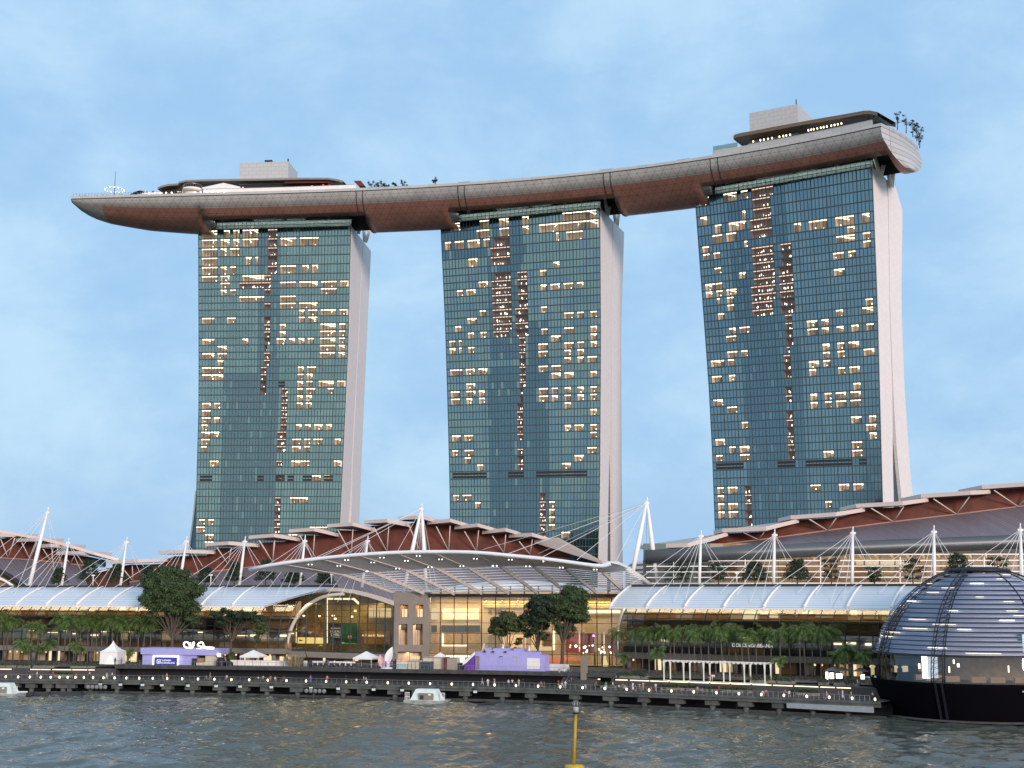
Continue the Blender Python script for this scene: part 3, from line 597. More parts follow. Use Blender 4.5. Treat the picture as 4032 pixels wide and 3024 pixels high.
# bulge the stern cap outwards
def uvgrid(o, us, vs):
    me = o.data; uv = me.uv_layers.new(name='hull'); nc = len(vs)
    for p in me.polygons:
        for li in p.loop_indices:
            vi = me.loops[li].vertex_index; uv.data[li].uv = (us[vi // nc], vs[vi % nc])
pl = [0]
for k in range(len(prof) - 1): pl.append(pl[-1] + math.hypot(prof[k + 1][0] - prof[k][0], prof[k + 1][1] - prof[k][1]))
last = rings[-1][0]; tend = stn[-1][1]
rake = [3.6 * (1 - ((a - BEAM * .6) / (BEAM * .6)) ** 2) if True else 0 for a, b in prof]
rk = [max(0, r) * min(1, max(0, -b) / 6 + .15) for r, (a, b) in zip(rake, prof)]
endr = [q + tend * r for q, r in zip(last, rk)]
rings.append((endr, False, arc[-1] + 8))
us = [r[2] for r in rings]
def part_cols(name, m, c0, c1, uvn=True):
    b = MB(); b.grid([r[0][c0:c1 + 1] for r in rings], 0, True)
    o = b.build(name, m, deck)
    if uvn: uvgrid(o, us, pl[c0:c1 + 1])
    return o
n = len(prof)
b = MB(); b.grid([[r[0][0], r[0][1]] for r in rings]); b.grid([[r[0][n - 2], r[0][n - 1]] for r in rings]); face_uv(b.build('parapet', M['parapet'], deck))
part_cols('silver_side', M['side'], 1, 5); part_cols('silver_side', M['side'], n - 6, n - 2)
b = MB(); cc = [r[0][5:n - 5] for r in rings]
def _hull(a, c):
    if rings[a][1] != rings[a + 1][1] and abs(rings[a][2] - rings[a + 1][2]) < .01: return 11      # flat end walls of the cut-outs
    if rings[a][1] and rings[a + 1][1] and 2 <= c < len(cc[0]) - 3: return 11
    return 2 if rings[a][2] < 13 else 0  # bow tip gets the silver tone to paint in its shading
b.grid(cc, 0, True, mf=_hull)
o = b.build('glow_tinted_belly', [M['belly'], M['recess'], M['side']], deck); uvgrid(o, us, pl[5:n - 5])
b = MB(); b.grid([[r[0][0] - V((0, 0, 1.2)), r[0][n - 1] - V((0, 0, 1.2))] for r in rings]); b.build('deck_floor', M['concrete'], deck)
b = MB(); cen = sum((q for q in endr), V((0, 0, 0))) / n
cap = [(endr[k], endr[n - 1 - k]) for k in range(n // 2 + 1)]
b.grid([[p.lerp(q, t / 8) + tend * (1.6 * math.sin(math.pi * t / 8)) for t in range(9)] for p, q in cap], 0, True)
o = b.build('stern_cap', M['stern'], deck); 
uvl = o.data.uv_layers.new(name='face')
for p in o.data.polygons:
    for li in p.loop_indices:
        c = o.data.vertices[o.data.loops[li].vertex_index].co; uvl.data[li].uv = (c.x, c.z)
# dark seam rings at the movement joints
for px in (1405, 1420, 1800, 1822, 2372, 2392, 2806, 2826):
    s = spanx(px); i = min(range(NS + 1), key=lambda k: abs(arc[k] - s)); f = ring(i, inrec(arc[i]))
    off = V((0, 0, 0)); mbx = MB(); mbx.tube([q + (V((0, 0, -.05))) + stn[i][1] * (0) for q in f[1:n - 1]], .22, 5); mbx.build('joint_ring', M['dark'], deck)
# black shadow gap line below the parapet
b = MB()
for k in range(0, len(rings) - 1): b.bar(rings[k][0][1] - stn[min(k, NS)][2] * .08, rings[k + 1][0][1] - stn[min(k, NS)][2] * .08 if (rings[k + 1][0][1] - rings[k][0][1]).length > .05 else rings[k][0][1] + V((.2, 0, 0)), .22, .30)
b.build('shadow_gap', M['black'], deck)
# leaning columns that carry the deck
def columns(T, pairs, fronts):
    for (px0, py0, px1, py1, off) in pairs:
        pass
strut = mat('strut_white', (.90, .87, .82), .5)
for T, pts in ((T1, (( .12,), (.43,), (.83,))), (T2, ((.14,), (.76,))), (T3, ((.15,), (.78,)))):
    for (u,) in pts:
        p = T['L'](ZT).lerp(T['R'](ZT), u) + T['inn'] * 9; q = p + V((0, 0, 7.5)) - T['inn'] * 1.0
        MB().tube([p, q], [.9, .9], 10).build('column', strut, deck)
for T, vs_ in ((T1, ((1393, 836, 1411, 915, .38), (1418, 886, 1412, 918, .40), (1431, 897, 1436, 948, .74), (1453, 912, 1440, 952, .78))),
               (T2, ((2381, 782, 2391, 845, .32), (2399, 817, 2392, 850, .36), (2417, 832, 2426, 886, .72), (2435, 847, 2429, 892, .76))),
               (T3, ((3445, 621, 3464, 692, .27), (3478, 655, 3467, 698, .33), (3495, 676, 3510, 730, .68), (3517, 688, 3512, 735, .72)))):
    e = T['R'](ZT); d = T['EE'][0] - e
    for (tx, ty, bx, by, u) in vs_:
        Yb_ = (e + d * u).y; q = P(bx, by, Yb_); p = P(tx, ty, Yb_ - 2)
        MB().tube([q - (p - q) * .06, p + (p - q) * .12], [.85, .85], 10).build('column', strut, deck)
# ---------------------------------------------------------------- water, land, quay
def water_mat():
    m = mat('bay_water', (.075, .088, .076), .05, spec=.5); t = m.node_tree; b = t.nodes['Principled BSDF']; b.inputs['IOR'].default_value = 1.33
    tcn = N(t, 'ShaderNodeTexCoord'); prev = None
    for sc, st, di, dist in (((1.1, 2.0, 1), .7, 3, .12),):
        mpn = N(t, 'ShaderNodeMapping'); mpn.inputs['Scale'].default_value = sc; mpn.inputs['Rotation'].default_value = (0, 0, R(12)); t.links.new(tcn.outputs['Object'], mpn.inputs[0])
        nz = N(t, 'ShaderNodeTexNoise'); nz.inputs['Scale'].default_value = 1; nz.inputs['Detail'].default_value = di; nz.inputs['Distortion'].default_value = .4; t.links.new(mpn.outputs[0], nz.inputs[0])
        bp = N(t, 'ShaderNodeBump'); bp.inputs['Strength'].default_value = st; bp.inputs['Distance'].default_value = dist
        t.links.new(nz.outputs[0], bp.inputs['Height'])
        if prev: t.links.new(prev.outputs[0], bp.inputs['Normal'])
        prev = bp
    t.links.new(prev.outputs[0], b.inputs['Normal']); return m
def water():
    # wind chop as real geometry where the picture shows it, a plain sheet beyond
    g = np.random.default_rng(5); x0, x1, y0, y1, st = -175.0, 175.0, 150.0, 345.0, .55
    X, Y = np.meshgrid(np.arange(x0, x1 + st, st), np.arange(y0, y1 + st, st)); Z = np.zeros_like(X)
    for _ in range(70):
        lam = float(np.exp(g.uniform(np.log(1.6), np.log(16)))); th = g.normal(1.35, .62); k = 2 * np.pi / lam; am = .0070 * lam ** .80
        Z += am * np.sin(k * (X * np.cos(th) + Y * np.sin(th)) + g.uniform(0, 6.28) + .5 * np.sin(.05 * X + .07 * Y + g.uniform(0, 6)))
    e = np.minimum(np.minimum(X - x0, X.max() - X), np.minimum(Y - y0, Y.max() - Y)); Z *= np.clip(e / 6, 0, 1)
    ny, nx = X.shape; v = np.stack([X, Y, Z], -1).reshape(-1, 3)
    i = (np.arange(ny - 1)[:, None] * nx + np.arange(nx - 1)[None, :]).ravel(); f = np.stack([i, i + 1, i + nx + 1, i + nx], -1)
    X1, Y1 = float(X.max()), float(Y.max()); o = len(v); B = 4000.0
    ex = np.array([(-B, -B, 0), (B, -B, 0), (B, B, 0), (-B, B, 0), (x0, y0, 0), (X1, y0, 0), (X1, Y1, 0), (x0, Y1, 0)])
    f = f.tolist() + [[o, o + 1, o + 5, o + 4], [o + 1, o + 2, o + 6, o + 5], [o + 2, o + 3, o + 7, o + 6], [o + 3, o, o + 4, o + 7]]
    me = bpy.data.meshes.new('water'); me.from_pydata(np.concatenate([v, ex]).tolist(), [], f); me.materials.append(water_mat()); me.polygons.foreach_set('use_smooth', [True] * len(f))
    w = bpy.data.objects.new('water', me); COL.objects.link(w); return struct(w)
water()
DKPX = [(-400, 2669), (0, 2673), (560, 2679), (1050, 2687), (1550, 2698), (2050, 2709), (2550, 2727), (3050, 2747), (3457, 2765), (3900, 2788)]
_dk = smooth([PZ(x, y, 3.1) for x, y in DKPX], 10)
DKX = [proj(p)[0] for p in _dk]
def DK(px, off=0.0, z=3.1):       # point on the quay, off metres behind its edge
    i = max(0, min(len(_dk) - 2, next((k for k in range(len(_dk) - 1) if DKX[k + 1] >= px), len(_dk) - 2)))
    t = (px - DKX[i]) / (DKX[i + 1] - DKX[i]); p = _dk[i].lerp(_dk[i + 1], t)
    d = (_dk[min(i + 2, len(_dk) - 1)] - _dk[max(i - 1, 0)]).normalized(); n = V((-d.y, d.x, 0))
    q = p + n * off; q.z = z; return q
def DKt(px): d = (DK(px + 30) - DK(px - 30)); d.z = 0; return d.normalized()
def DKc(px, off, z):               # quay point at given set-back that is seen at column px
    x = px
    for _ in range(8):
        q = DK(x, off, z); x += (px - proj(q)[0])
    return DK(x, off, z)
PXS = list(range(-380, 3470, 40)) + [3470]
struct(MB().grid([[DK(x, 12.5, 5.4), DK(x, 12.5, 5.4) + V((0, 2500, 0))] for x in PXS]).build('ground', mat('paving', (.09, .088, .085), .9, noise=.2, nscale=.3)))
bw = thing('boardwalk', 'long concrete waterfront boardwalk on short piers along the water', 'boardwalk', DK(1700))
b = MB()
b.grid([[DK(x, 0), DK(x, 12.6)] for x in PXS]); b.build('deck', mat('deck_boards', (.032, .032, .031), .85, noise=.25, nscale=.6), bw)
M['fasciac'] = mat('edge_concrete', (.085, .10, .097), .9, noise=.38, nscale=.5)
b = MB(); b.grid([[DK(x, -.15, 2.1), DK(x, -.15, 2.72), DK(x, -.35, 2.72), DK(x, -.35, 3.14), DK(x, .3, 3.14)] for x in PXS]); b.build('edge_beam', M['fasciac'], bw)
b = MB(); b.grid([[DK(x, 6, -.5), DK(x, 6, 2.5)] for x in PXS]); b.grid([[DK(x, 0, 2.11), DK(x, 6, 2.11)] for x in PXS]); b.build('undercroft', M['black'], bw)  # black sheets paint in the shade of the void below the deck
b = MB()
for x0, x1 in zip(range(320, 3480, 40), range(360, 3520, 40)): b.bar(DK(x0, .9, .16), DK(x1, .9, .16), .5, .5)
b.build('fender_beam', M['concrete_dark'], bw)
for px in (54, 118, 185, 243, 268, 352, 455, 572, 655, 752, 860, 952, 1045, 1166, 1345, 1425, 1550, 1645, 1827, 1972, 2084, 2258, 2398, 2529, 2660, 2798, 2930, 3060, 3192, 3330):
    p = DK(px, 1.0, 1.6); t = DKt(px); nn = V((-t.y, t.x, 0)); b = MB()
    w = rng.uniform(2.2, 3.4)
    b.box(p + V((0, 0, -.05)), (w, 1.6, 1.0), 0, (t, nn, V((0, 0, 1)))); b.tube([p - V((0, 0, .5)), p - V((0, 0, 2.2))], [.62, .55], 10)
    b.build('pier', M['fasciac'], bw)
b = MB(); b.prism([DK(3100, -.5, 2.2), DK(3440, -.5, 2.2), DK(3440, -.5, 1.1), DK(3100, -.5, 1.25)], DK(3100, .2, 0) - DK(3100, -.4, 0)); b.build('edge_plate', mat('plate_blue_grey', (.27, .32, .35), .6, noise=.1), bw)
b = MB(); rail0 = list(range(-380, 3440, 40))
for x0, x1 in zip(rail0, rail0[1:]): b.bar(DK(x0, .7, 4.2), DK(x1, .7, 4.2), .07, .07)
for x in range(-380, 3440, 20): b.bar(DK(x, .7, 3.1), DK(x, .7, 4.2), .05, .05)
for zz_ in (3.45, 3.8):
    for x0, x1 in zip(rail0, rail0[1:]): b.bar(DK(x0, .7, zz_), DK(x1, .7, zz_), .025, .025)
b.build('railing', M['rail'], bw)
# the event plaza a storey above the boardwalk
PZT = 6.1
pxs = list(range(385, 2340, 30))
b = MB(); b.grid([[DK(x, 9.0, PZT), DK(x, 30, PZT)] for x in pxs]); b.grid([[DK(x, 9.0, 5.3), DK(x, 9.0, PZT)] for x in pxs]); b.grid([[DK(x, 9.0, 5.3), DK(x, 12.0, 5.3)] for x in pxs])
b.poly([DK(385, 9, 5.3), DK(385, 30, 5.3), DK(385, 30, PZT), DK(385, 9, PZT)]); b.poly([DK(2335, 9, 5.3), DK(2335, 30, 5.3), DK(2335, 30, PZT), DK(2335, 9, PZT)])
for x_ in (385, 2335): b.poly([DK(x_, 9.6, 3.1), DK(x_, 13, 3.1), DK(x_, 13, 5.45), DK(x_, 9.6, 5.45)])
struct(b.build('plaza', M['concrete_dark']))
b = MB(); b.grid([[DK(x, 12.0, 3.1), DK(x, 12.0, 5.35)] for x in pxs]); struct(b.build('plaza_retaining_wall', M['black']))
b = MB(); pr = list(range(390, 2140, 30))
for x0, x1 in zip(pr, pr[1:]): b.bar(DK(x0, 9.3, PZT + 1.1), DK(x1, 9.3, PZT + 1.1), .06, .06)
for x in range(390, 2140, 18): b.bar(DK(x, 9.3, PZT), DK(x, 9.3, PZT + 1.1), .05, .04)
tag(b.build('plaza_railing', M['rail']), 'slim grey railing along the edge of the raised event plaza', 'railing')
# lower terraces either side of the plaza, with a riser and lit nosing
for (x0, x1) in ((-380, 385), (2335, 3500)):
    xs_ = list(range(x0, x1, 35)) + [x1]
    b = MB(); b.grid([[DK(x, 9.6, 5.0), DK(x, 30, 5.6)] for x in xs_]); b.grid([[DK(x, 9.6, 3.1), DK(x, 9.6, 5.0)] for x in xs_])
    struct(b.build('terrace', mat('terrace_stone', (.060, .062, .066), .85, noise=.2, nscale=.4)))
SEGL = [(0, 45), (120, 157), (160, 198), (206, 280), (285, 343), (348, 372)]
SEGR = [(2326, 2363), (2424, 2471), (2481, 2556), (2561, 2631), (2638, 2710), (2717, 2792), (2798, 2873), (2880, 2954), (2962, 3037), (3044, 3121), (3129, 3222), (3230, 3287), (3295, 3350)]
for i, (x0, x1) in enumerate(SEGL + SEGR):
    p, q = DKc(x0, 9.5, 4.85), DKc(x1, 9.5, 4.85)
    o = thing('light_strip', '%s lit step nosing from the left on the %s terrace' % (nth(i) if i < 6 else nth(i - 6), 'left' if i < 6 else 'right'), 'light strip', (p + q) / 2, 'lit step nosings')
    MB().bar(p, q, .14, .17).build('tube', M['strip'], o); MB().bar(p + V((0, 0, .2)), q + V((0, 0, .2)), .5, .14).build('nosing', M['dark'], o)
# bollard lamps
LAMPX = [20, 69, 115, 158, 197, 232, 264, 295, 328, 364, 405, 449, 495, 546, 599, 656, 715, 777, 842, 909, 979, 1052, 1126, 1203, 1282, 1361, 1442, 1525, 1608, 1692, 1777, 1861, 1946, 2030, 2117, 2204, 2292, 2379, 2466, 2554, 2642, 2730, 2819, 2908, 2996, 3085, 3175, 3264, 3354, 3444]
lb = None
for i, x in enumerate(LAMPX):
    p = DK(x, .25); lab = '%s glowing bollard lamp from the left along the boardwalk edge' % nth(i)
    if lb is None:
        lb = thing('bollard_lamp', lab, 'lamp', p, 'glowing bollard lamps along the boardwalk edge')
        b = MB(); b.lathe([(0, 0), (.22, 0), (.20, .18), (.13, .22), (0, .22)], p, 12); b.build('base', M['dark'], lb)
        b = MB(); b.lathe([(.10, .22), (.18, .34), (.20, .52), (.15, .72), (0, .80)], p, 12); b.build('globe', M['lamp'], lb)
    else: dup(lb, p, label=lab)
# floodlights hung under the edge
fl = None
FLX = [401, 480, 567, 643, 746, 857, 951, 1074, 1230, 1337, 1476, 1588, 1729, 1875]
for i, x in enumerate(FLX):
    p = DK(x, -.7, 1.75); lab = '%s white box floodlight from the left, hung below the boardwalk edge' % nth(i)
    t = DKt(x)
    if fl is None:
        fl = thing('floodlight', lab, 'floodlight', p, 'floodlights under the boardwalk edge')
        MB().box(p + V((0, 0, .35)), (.75, .3, .5), 0).build('lamp_box', emis('flood_face', (.92, .97, 1), .55), fl)
        b = MB(); b.sphere(p + V((0, .1, .95)), .48, 10); b.build('hood', M['dark'], fl)
        MB().box(p + V((0, .35, .5)), (.3, .4, .9)).build('bracket', M['rail'], fl)
    else: dup(fl, p, math.atan2(t.y, t.x), label=lab)
for (x0, x1, lab, n_) in ((355, 422, 'five grey fender balls in a row under the boardwalk near the white pagoda tent', 5), (1214, 1283, 'five grey fender balls in a row under the boardwalk, below the glazed arch', 5)):
    o = thing('fender_row', lab, 'fender', DK(x0, -.8, 1.0))
    for k in range(n_):
        p = DK(x0 + (x1 - x0) * k / (n_ - 1), -.9, 1.45); b = MB(); b.sphere(p, .52, 10); b.build('ball', mat('fender_grey', (.19, .21, .22), .8) if 'fender' not in M else M['fender'], o)
    MB().bar(DK(x0, -.9, 2.0), DK(x1, -.9, 2.0), .1, .1).build('hanger', M['dark'], o)
# low black pontoon moored at the left
po = thing('pontoon', 'low black mooring pontoon on the water beside the left raft', 'pontoon', DK(200, -6, 0))
b = MB()
for k, (x0, x1, o_) in enumerate(((70, 200, -9), (150, 250, -7.5), (220, 360, -5.5))): b.bar(DK(x0, o_, .25), DK(x1, o_ + 1, .25), 1.8, .7)
b.build('float', M['dark'], po); MB().bar(DK(72, -10.2, .8), DK(185, -9.2, .8), .3, .28).build('edge_rail', M['white'], po)
# rafts with a white canvas shelter
def raft(x, off, label):
    c = DKc(x, off, 0); t = DKt(x); nn = V((-t.y, t.x, 0)); up = V((0, 0, 1)); ax = (t, nn, up)
    o = thing('raft', label, 'raft', c)
    MB().box(c + up * .25, (9.2, 5, .8), 0, ax).build('float', mat('raft_float', (.30, .34, .31), .8, noise=.3), o)
    b = MB()
    def tz(x_, y_, z_): return c + t * x_ + nn * y_ + up * z_
    q0 = [tz(-3.4, -1.7, .65), tz(3.4, -1.7, .65), tz(3.4, 1.7, .65), tz(-3.4, 1.7, .65)]; q1 = [tz(-2.3, -1.1, 3.0), tz(2.3, -1.1, 3.0), tz(2.3, 1.1, 3.0), tz(-2.3, 1.1, 3.0)]
    for k in range(4): b.poly([q0[k], q0[(k + 1) % 4], q1[(k + 1) % 4], q1[k]])
    b.poly(q1); b.build('canvas', mat('raft_canvas', (.60, .72, .72), .7, noise=.08), o)
    MB().box(tz(.3, -1.75, 1.5), (3.4, .25, 1.4), 0, ax).build('panel', M['stone'], o)
    MB().box(tz(1.2, -1.9, 1.9), (.55, .1, .35), 0, ax).build('notice', M['white'], o); MB().box(tz(-.6, -1.93, 1.3), (.8, .1, .9), 0, ax).build('opening', M['dark'], o)
    for s in (-1, 1):
        b = MB()
        for k in range(4): b.bar(tz(s * (3.6 + .35 * k * .9), -1.6, .6), tz(s * (3.6 + .35 * k * .9), -1.6, 2.3), .09, .09)
        for z_ in (1.4, 2.3): b.bar(tz(s * 3.5, -1.6, z_), tz(s * 4.6, -1.6, z_), .09, .09)
        b.build('handrail', M['white'], o)
raft(1682, -7.5, 'white canvas raft moored below the grey corner block of the mall')
raft(8, -12, 'white canvas raft cut by the left edge, beside the black pontoon')
# buoys
c = PZ(2262, 3028, 0); bu = thing('buoy', 'yellow pole buoy with a small white lantern in the near water', 'buoy', c)
b = MB(); b.lathe([(0, -.4), (1.35, -.4), (1.35, .32), (1.22, .52), (.3, .62), (0, .62)], c, 24); b.build('float', mat('buoy_yellow', (.50, .33, .02), .5, noise=.15, nscale=2), bu)
b = MB(); b.tube([c + V((-.1, 0, .6)), c + V((.25, 0, 7.4))], [.24, .20], 12); b.build('pole', mat('buoy_pole', (.42, .29, .02), .55, noise=.2, nscale=2), bu)
b = MB(); b.tube([c + V((.26, 0, 7.4)), c + V((.27, 0, 7.6))], .5, 12, 1); b.tube([c + V((.27, 0, 7.6)), c + V((.28, 0, 8.3))], [.38, .33], 12, 0)
for k in range(6): b.bar(c + V((.28 + .35 * math.cos(k), .35 * math.sin(k), 8.5)), c + V((.28 + .6 * math.cos(k), .6 * math.sin(k), 9.0)), .04, .04)
b.build('lantern', [mat('lantern_white', (.34, .40, .43), .5), M['black']], bu)
for (x, y, lab) in ((1232, 2768, 'small pale buoy with a thin perch pole off the boardwalk, below the fender balls'), (2901, 2800, 'small marker float with bent arms close to the boardwalk below the pergola')):
    c = PZ(x, y, 0); o = thing('marker_buoy', lab, 'buoy', c)
    b = MB(); b.sphere(c + V((0, 0, .15)), .42, 10, 0, (1, 1, .6)); b.build('float', mat('marker_float', (.62, .58, .40), .6), o)
    b = MB(); b.tube([c + V((0, 0, .3)), c + V((.05, 0, 2.2))], .06, 6); b.tube([c + V((0, 0, 1.1)), c + V((.3, 0, 1.6)), c + V((.1, 0, 2.0))], .08, 6); b.build('perch', M['bark'], o)
# ---------------------------------------------------------------- the waterfront mall
M['pane'] = clear('mall_glass', (.74, .74, .70), (.52, .58, .62), .14)
M['panedark'] = clear('gable_glass', (.62, .58, .46), (.5, .55, .58), .08)
M['brown'] = mat('interior_wood', (.32, .19, .085), .75, noise=.25, nscale=.5)
M['beige'] = mat('interior_beige', (.56, .46, .33), .8, noise=.06)
M['greypanel'] = mat('retail_panel', (.34, .35, .33), .7, noise=.12)
M['bluepanel'] = mat('retail_panel_blue', (.26, .32, .33), .5, noise=.1)
M['slats'] = panelled('canopy_slats', (.60, .67, .73), (.34, .43, .52), 300, 1.05, .13, .35, 0, 0, .0, .03)
M['floorslab'] = mat('floor_slab', (.20, .18, .16), .8)
class Wing:
    def __init__(s, p0, ang): s.o = V(p0); s.a = V((math.cos(R(ang)), math.sin(R(ang)), 0)); s.n = V((-s.a.y, s.a.x, 0))
    def p(s, u, d, z): q = s.o + s.a * u + s.n * d; q.z = z; return q
    def u(s, px, d=0, z=20.4):      # run along the facade that is seen at column px
        k = (px - 2016) / FPX; b = s.o + s.n * d
        # b.x + u a.x = k((b.y + u a.y) CP + (z-CZ) SP)
        return (k * (b.y * CP + (z - CZ) * SP) - b.x) / (s.a.x - k * s.a.y * CP)
LW = Wing((-139.6, 366, 0), -16.2); RW = Wing((66.5, 297, 0), -30)
CPROF = [(0, 20.4), (1.6, 21.35), (3.4, 22.3), (5.4, 23.2), (7.6, 24.0), (9.8, 24.7), (12, 25.2)]
GPROF = [(11, 9.5), (10.55, 11.3), (10.6, 13.2), (11.1, 15.2), (12.0, 17.0), (13.3, 18.7), (15.0, 20.3), (17.2, 21.8), (20, 23.0)]
def area(name, c, sx, sy, rot, power, col):
    l = bpy.data.lights.new(name, 'AREA'); l.shape = 'RECTANGLE'; l.size = sx; l.size_y = sy; l.energy = power; l.color = col
    o = bpy.data.objects.new(name, l); COL.objects.link(o); o.location = c; o.rotation_euler = rot; return o
def wing(W, u0, u1, ribs, label, seed, gu0, gu1, eave_cut=None, top_cut=None):
    rr = random.Random(seed)
    mid = W.p((u0 + u1) / 2, 8, 5.4); root = thing('mall_wing', label, 'shopping mall', mid)
    b = MB(); us_ = list(np.linspace(u0, u1, 14))
    # canopy: curved sheet, underside, ribs
    def uu(u, k):                    # diagonal cut at the end of the canopy
        if eave_cut is None or u < us_[-2]: return u
        f = k / (len(CPROF) - 1); return u + (top_cut - eave_cut) * f if u == us_[-1] else u
    rows_ = [[W.p(uu(u, k), d, z) for k, (d, z) in enumerate(CPROF)] for u in us_]
    b.grid(rows_); face_uv(b.build('canopy_roof', M['slats'], root))
    b = MB(); b.grid([[p - V((0, 0, .35)) for p in r_] for r_ in rows_]); b.build('canopy_soffit', M['roofwhite'], root)
    b = MB(); b.bar(W.p(u0, 0, 20.25), W.p(u1, 0, 20.25), .35, .35); b.build('eave_beam', M['ribwhite'], root)
    b = MB(); b.bar(W.p(u0, 12.5, 25.45), W.p(u1 if top_cut is None else top_cut, 12.5, 25.45), .8, .62); b.build('gutter', M['dark'], root)
    for u in ribs:
        b = MB(); b.tube([W.p(u, d - .1, z + .22) for d, z in CPROF], [.34, .32, .30, .28, .26, .24, .2], 6); b.tube([W.p(u, -.1, 20.6), W.p(u, -.1, 19.6)], .16, 6); b.build('canopy_rib', M['ribwhite'], root)
    # curved glazing and its frame
    b = MB(); gus = list(np.arange(gu0, gu1, 3.1)) + [gu1]
    b.grid([[W.p(u, d, z) for d, z in GPROF] for u in gus], 0, True); cgl = b.build('curved_glazing', M['pane'], root)
    b = MB()
    for u in gus: b.tube([W.p(u, d - .12, z) for d, z in GPROF], .13, 4)
    for k in range(0, len(GPROF)):
        d, z = GPROF[k]; b.bar(W.p(gu0, d - .14, z), W.p(gu1, d - .14, z), .14, .16)
    b.build('glazing_frame', M['mull'], cgl)
    # floors and shop fronts inside
    b = MB()
    for z, d in ((9.45, 11.2), (14.0, 11.6), (17.4, 13.4)): b.box((W.p(gu0, d, z) + W.p(gu1, d, z)) / 2 + W.n * 8 - V((0, 0, .2)), (gu1 - gu0, 16, .4), 0, (W.a, W.n, V((0, 0, 1))))
    b.build('floor_slab', M['floorslab'], root)
    mats = [M['brown'], M['greypanel'], M['beige'], M['shop'], M['shopdim'], M['bluepanel'], M['strip'], M['dark']]
    b = MB(); u = gu0
    while u < gu1 - .5:
        w = min(rr.choice((2.4, 3.1, 3.1, 4.6)), gu1 - u)
        right = seed == 2
        for (z0, z1, d, ch) in ((9.5, 10.9, 13.2, (0, 0, 0, 2) if not right else (7, 7, 0, 7)), (10.9, 14.0, 15.5, (1, 1, 1, 2, 4, 0) if not right else (5, 5, 5, 5, 1)),
                                (14.4, 17.2, 16.0, (0, 0, 0, 7, 0)), (17.6, 21.5, 18.5, (0, 0, 2, 0, 4, 0))):
            b.poly([W.p(u, d, z0), W.p(u + w, d, z0), W.p(u + w, d, z1), W.p(u, d, z1)], rr.choice(ch))
        if rr.random() < .42: b.box(W.p(u + w / 2, 15.0, 13.2 + rr.uniform(-1, .4)), (w * rr.uniform(.3, .8), .15, rr.uniform(.18, .6)), 6, (W.a, W.n, V((0, 0, 1))))
        if rr.random() < .40: b.box(W.p(u + w / 2, 18.1, 19.0 + rr.uniform(-.6, .6)), (w * rr.uniform(.3, .9), .2, rr.uniform(.5, 1.7)), rr.choice((3, 3, 4)), (W.a, W.n, V((0, 0, 1))))
        if rr.random() < .5: b.box(W.p(u + w / 2, 13.6, 20.2), (w * .85, .3, .2), 6, (W.a, W.n, V((0, 0, 1))))
        u += w
    b.poly([W.p(gu0, 22, 9), W.p(gu1, 22, 9), W.p(gu1, 22, 23), W.p(gu0, 22, 23)], 0)
    b.build('shop_front', mats, root)
    # ground floor: slab edge, columns, lit shops
    b = MB(); c0 = (W.p(gu0, 9, 0) + W.p(gu1, 9, 0)) / 2
    b.box(c0 + W.n * 4 + V((0, 0, 8.85)), (gu1 - gu0, 9, 1.3), 0, (W.a, W.n, V((0, 0, 1)))); b.build('podium_slab', M['stone'], root)
    b = MB(); u = gu0
    while u < gu1 - .5:
        w = min(rr.choice((.8, 1.2, 1.6, 2.2)), gu1 - u); ch = rr.choice((7, 7, 7, 2, 3, 3, 4, 0, 7))
        b.poly([W.p(u, 13, 5.4), W.p(u + w, 13, 5.4), W.p(u + w, 13, 8.2), W.p(u, 13, 8.2)], ch)
        if rr.random() < .35: b.sphere(W.p(u + .4, 11.5, 7.7), .28, 6, 3)
        u += w
    b.build('arcade_shop', mats, root)
    u = gu0 + 3
    while u < gu1:
        MB().tube([W.p(u, 10, 5.4), W.p(u, 10, 8.2)], .55, 10).build('arcade_column', M['stone'], root); u += 9.0
    # terrace on top
    b = MB(); b.box((W.p(u0, 13, 0) + W.p(u1, 13, 0)) / 2 + W.n * 14 + V((0, 0, 24.8)), (u1 - u0, 28, .3), 0, (W.a, W.n, V((0, 0, 1)))); b.build('roof_terrace', M['concrete'], root)
    for k in range(2):               # warm lighting inside: one run of lamps per gallery
        c = (W.p(gu0, 14.5, 0) + W.p(gu1, 14.5, 0)) / 2; z = (20.9, 13.7)[k]; c.z = z
        area('gallery_lamps', c, gu1 - gu0, 2.0, (0, 0, math.atan2(W.a.y, W.a.x)), (gu1 - gu0) * (52, 60)[k], (1.0, .74, .44))
    return root
uR = lambda px: RW.u(px); uL = lambda px: LW.u(px)
cutE, cutT = uL(1040), LW.u(1325, 12, 25.2)
left_wing = wing(LW, uL(-420), cutE, [uL(x) for x in (-305, -183, -60, 64, 182, 302, 425, 546, 669, 792, 915)], 'left mall wing under a long white ribbed canopy, ending in the glazed arch', 1, LW.u(-420, 11), LW.u(1133, 11, 9.5), cutE, cutT)
right_wing = wing(RW, uR(2398), uR(4330), [uR(x) for x in (2402, 2546, 2696, 2850, 3007, 3167, 3335, 3510, 3690, 3870, 4060)], 'right mall wing under a white ribbed canopy, running behind the glass dome', 2, RW.u(2440, 11, 9.5), RW.u(4330, 11))
b = MB(); b.tube([RW.p(RW.u(2440, 11, 9.5) - .2, d - .3, z) for d, z in GPROF], .30, 8); b.build('edge_arch', M['ribwhite'], right_wing)
u_ = RW.u(2440, 11, 9.5)
b = MB(); b.poly([RW.p(u_, d, z) for d, z in GPROF] + [RW.p(u_, 22, 23), RW.p(u_, 22, 9.5)]); b.build('end_glazing', M['pane'], right_wing)
text('DOLCE&GABBANA', 1.15, 'shop_sign', emis('sign_white', (1, .97, .9), .55), right_wing, RW.p(RW.u(2970, 11, 12), 9.6, 11.75), RW.a, (0, 0, 1), .05)

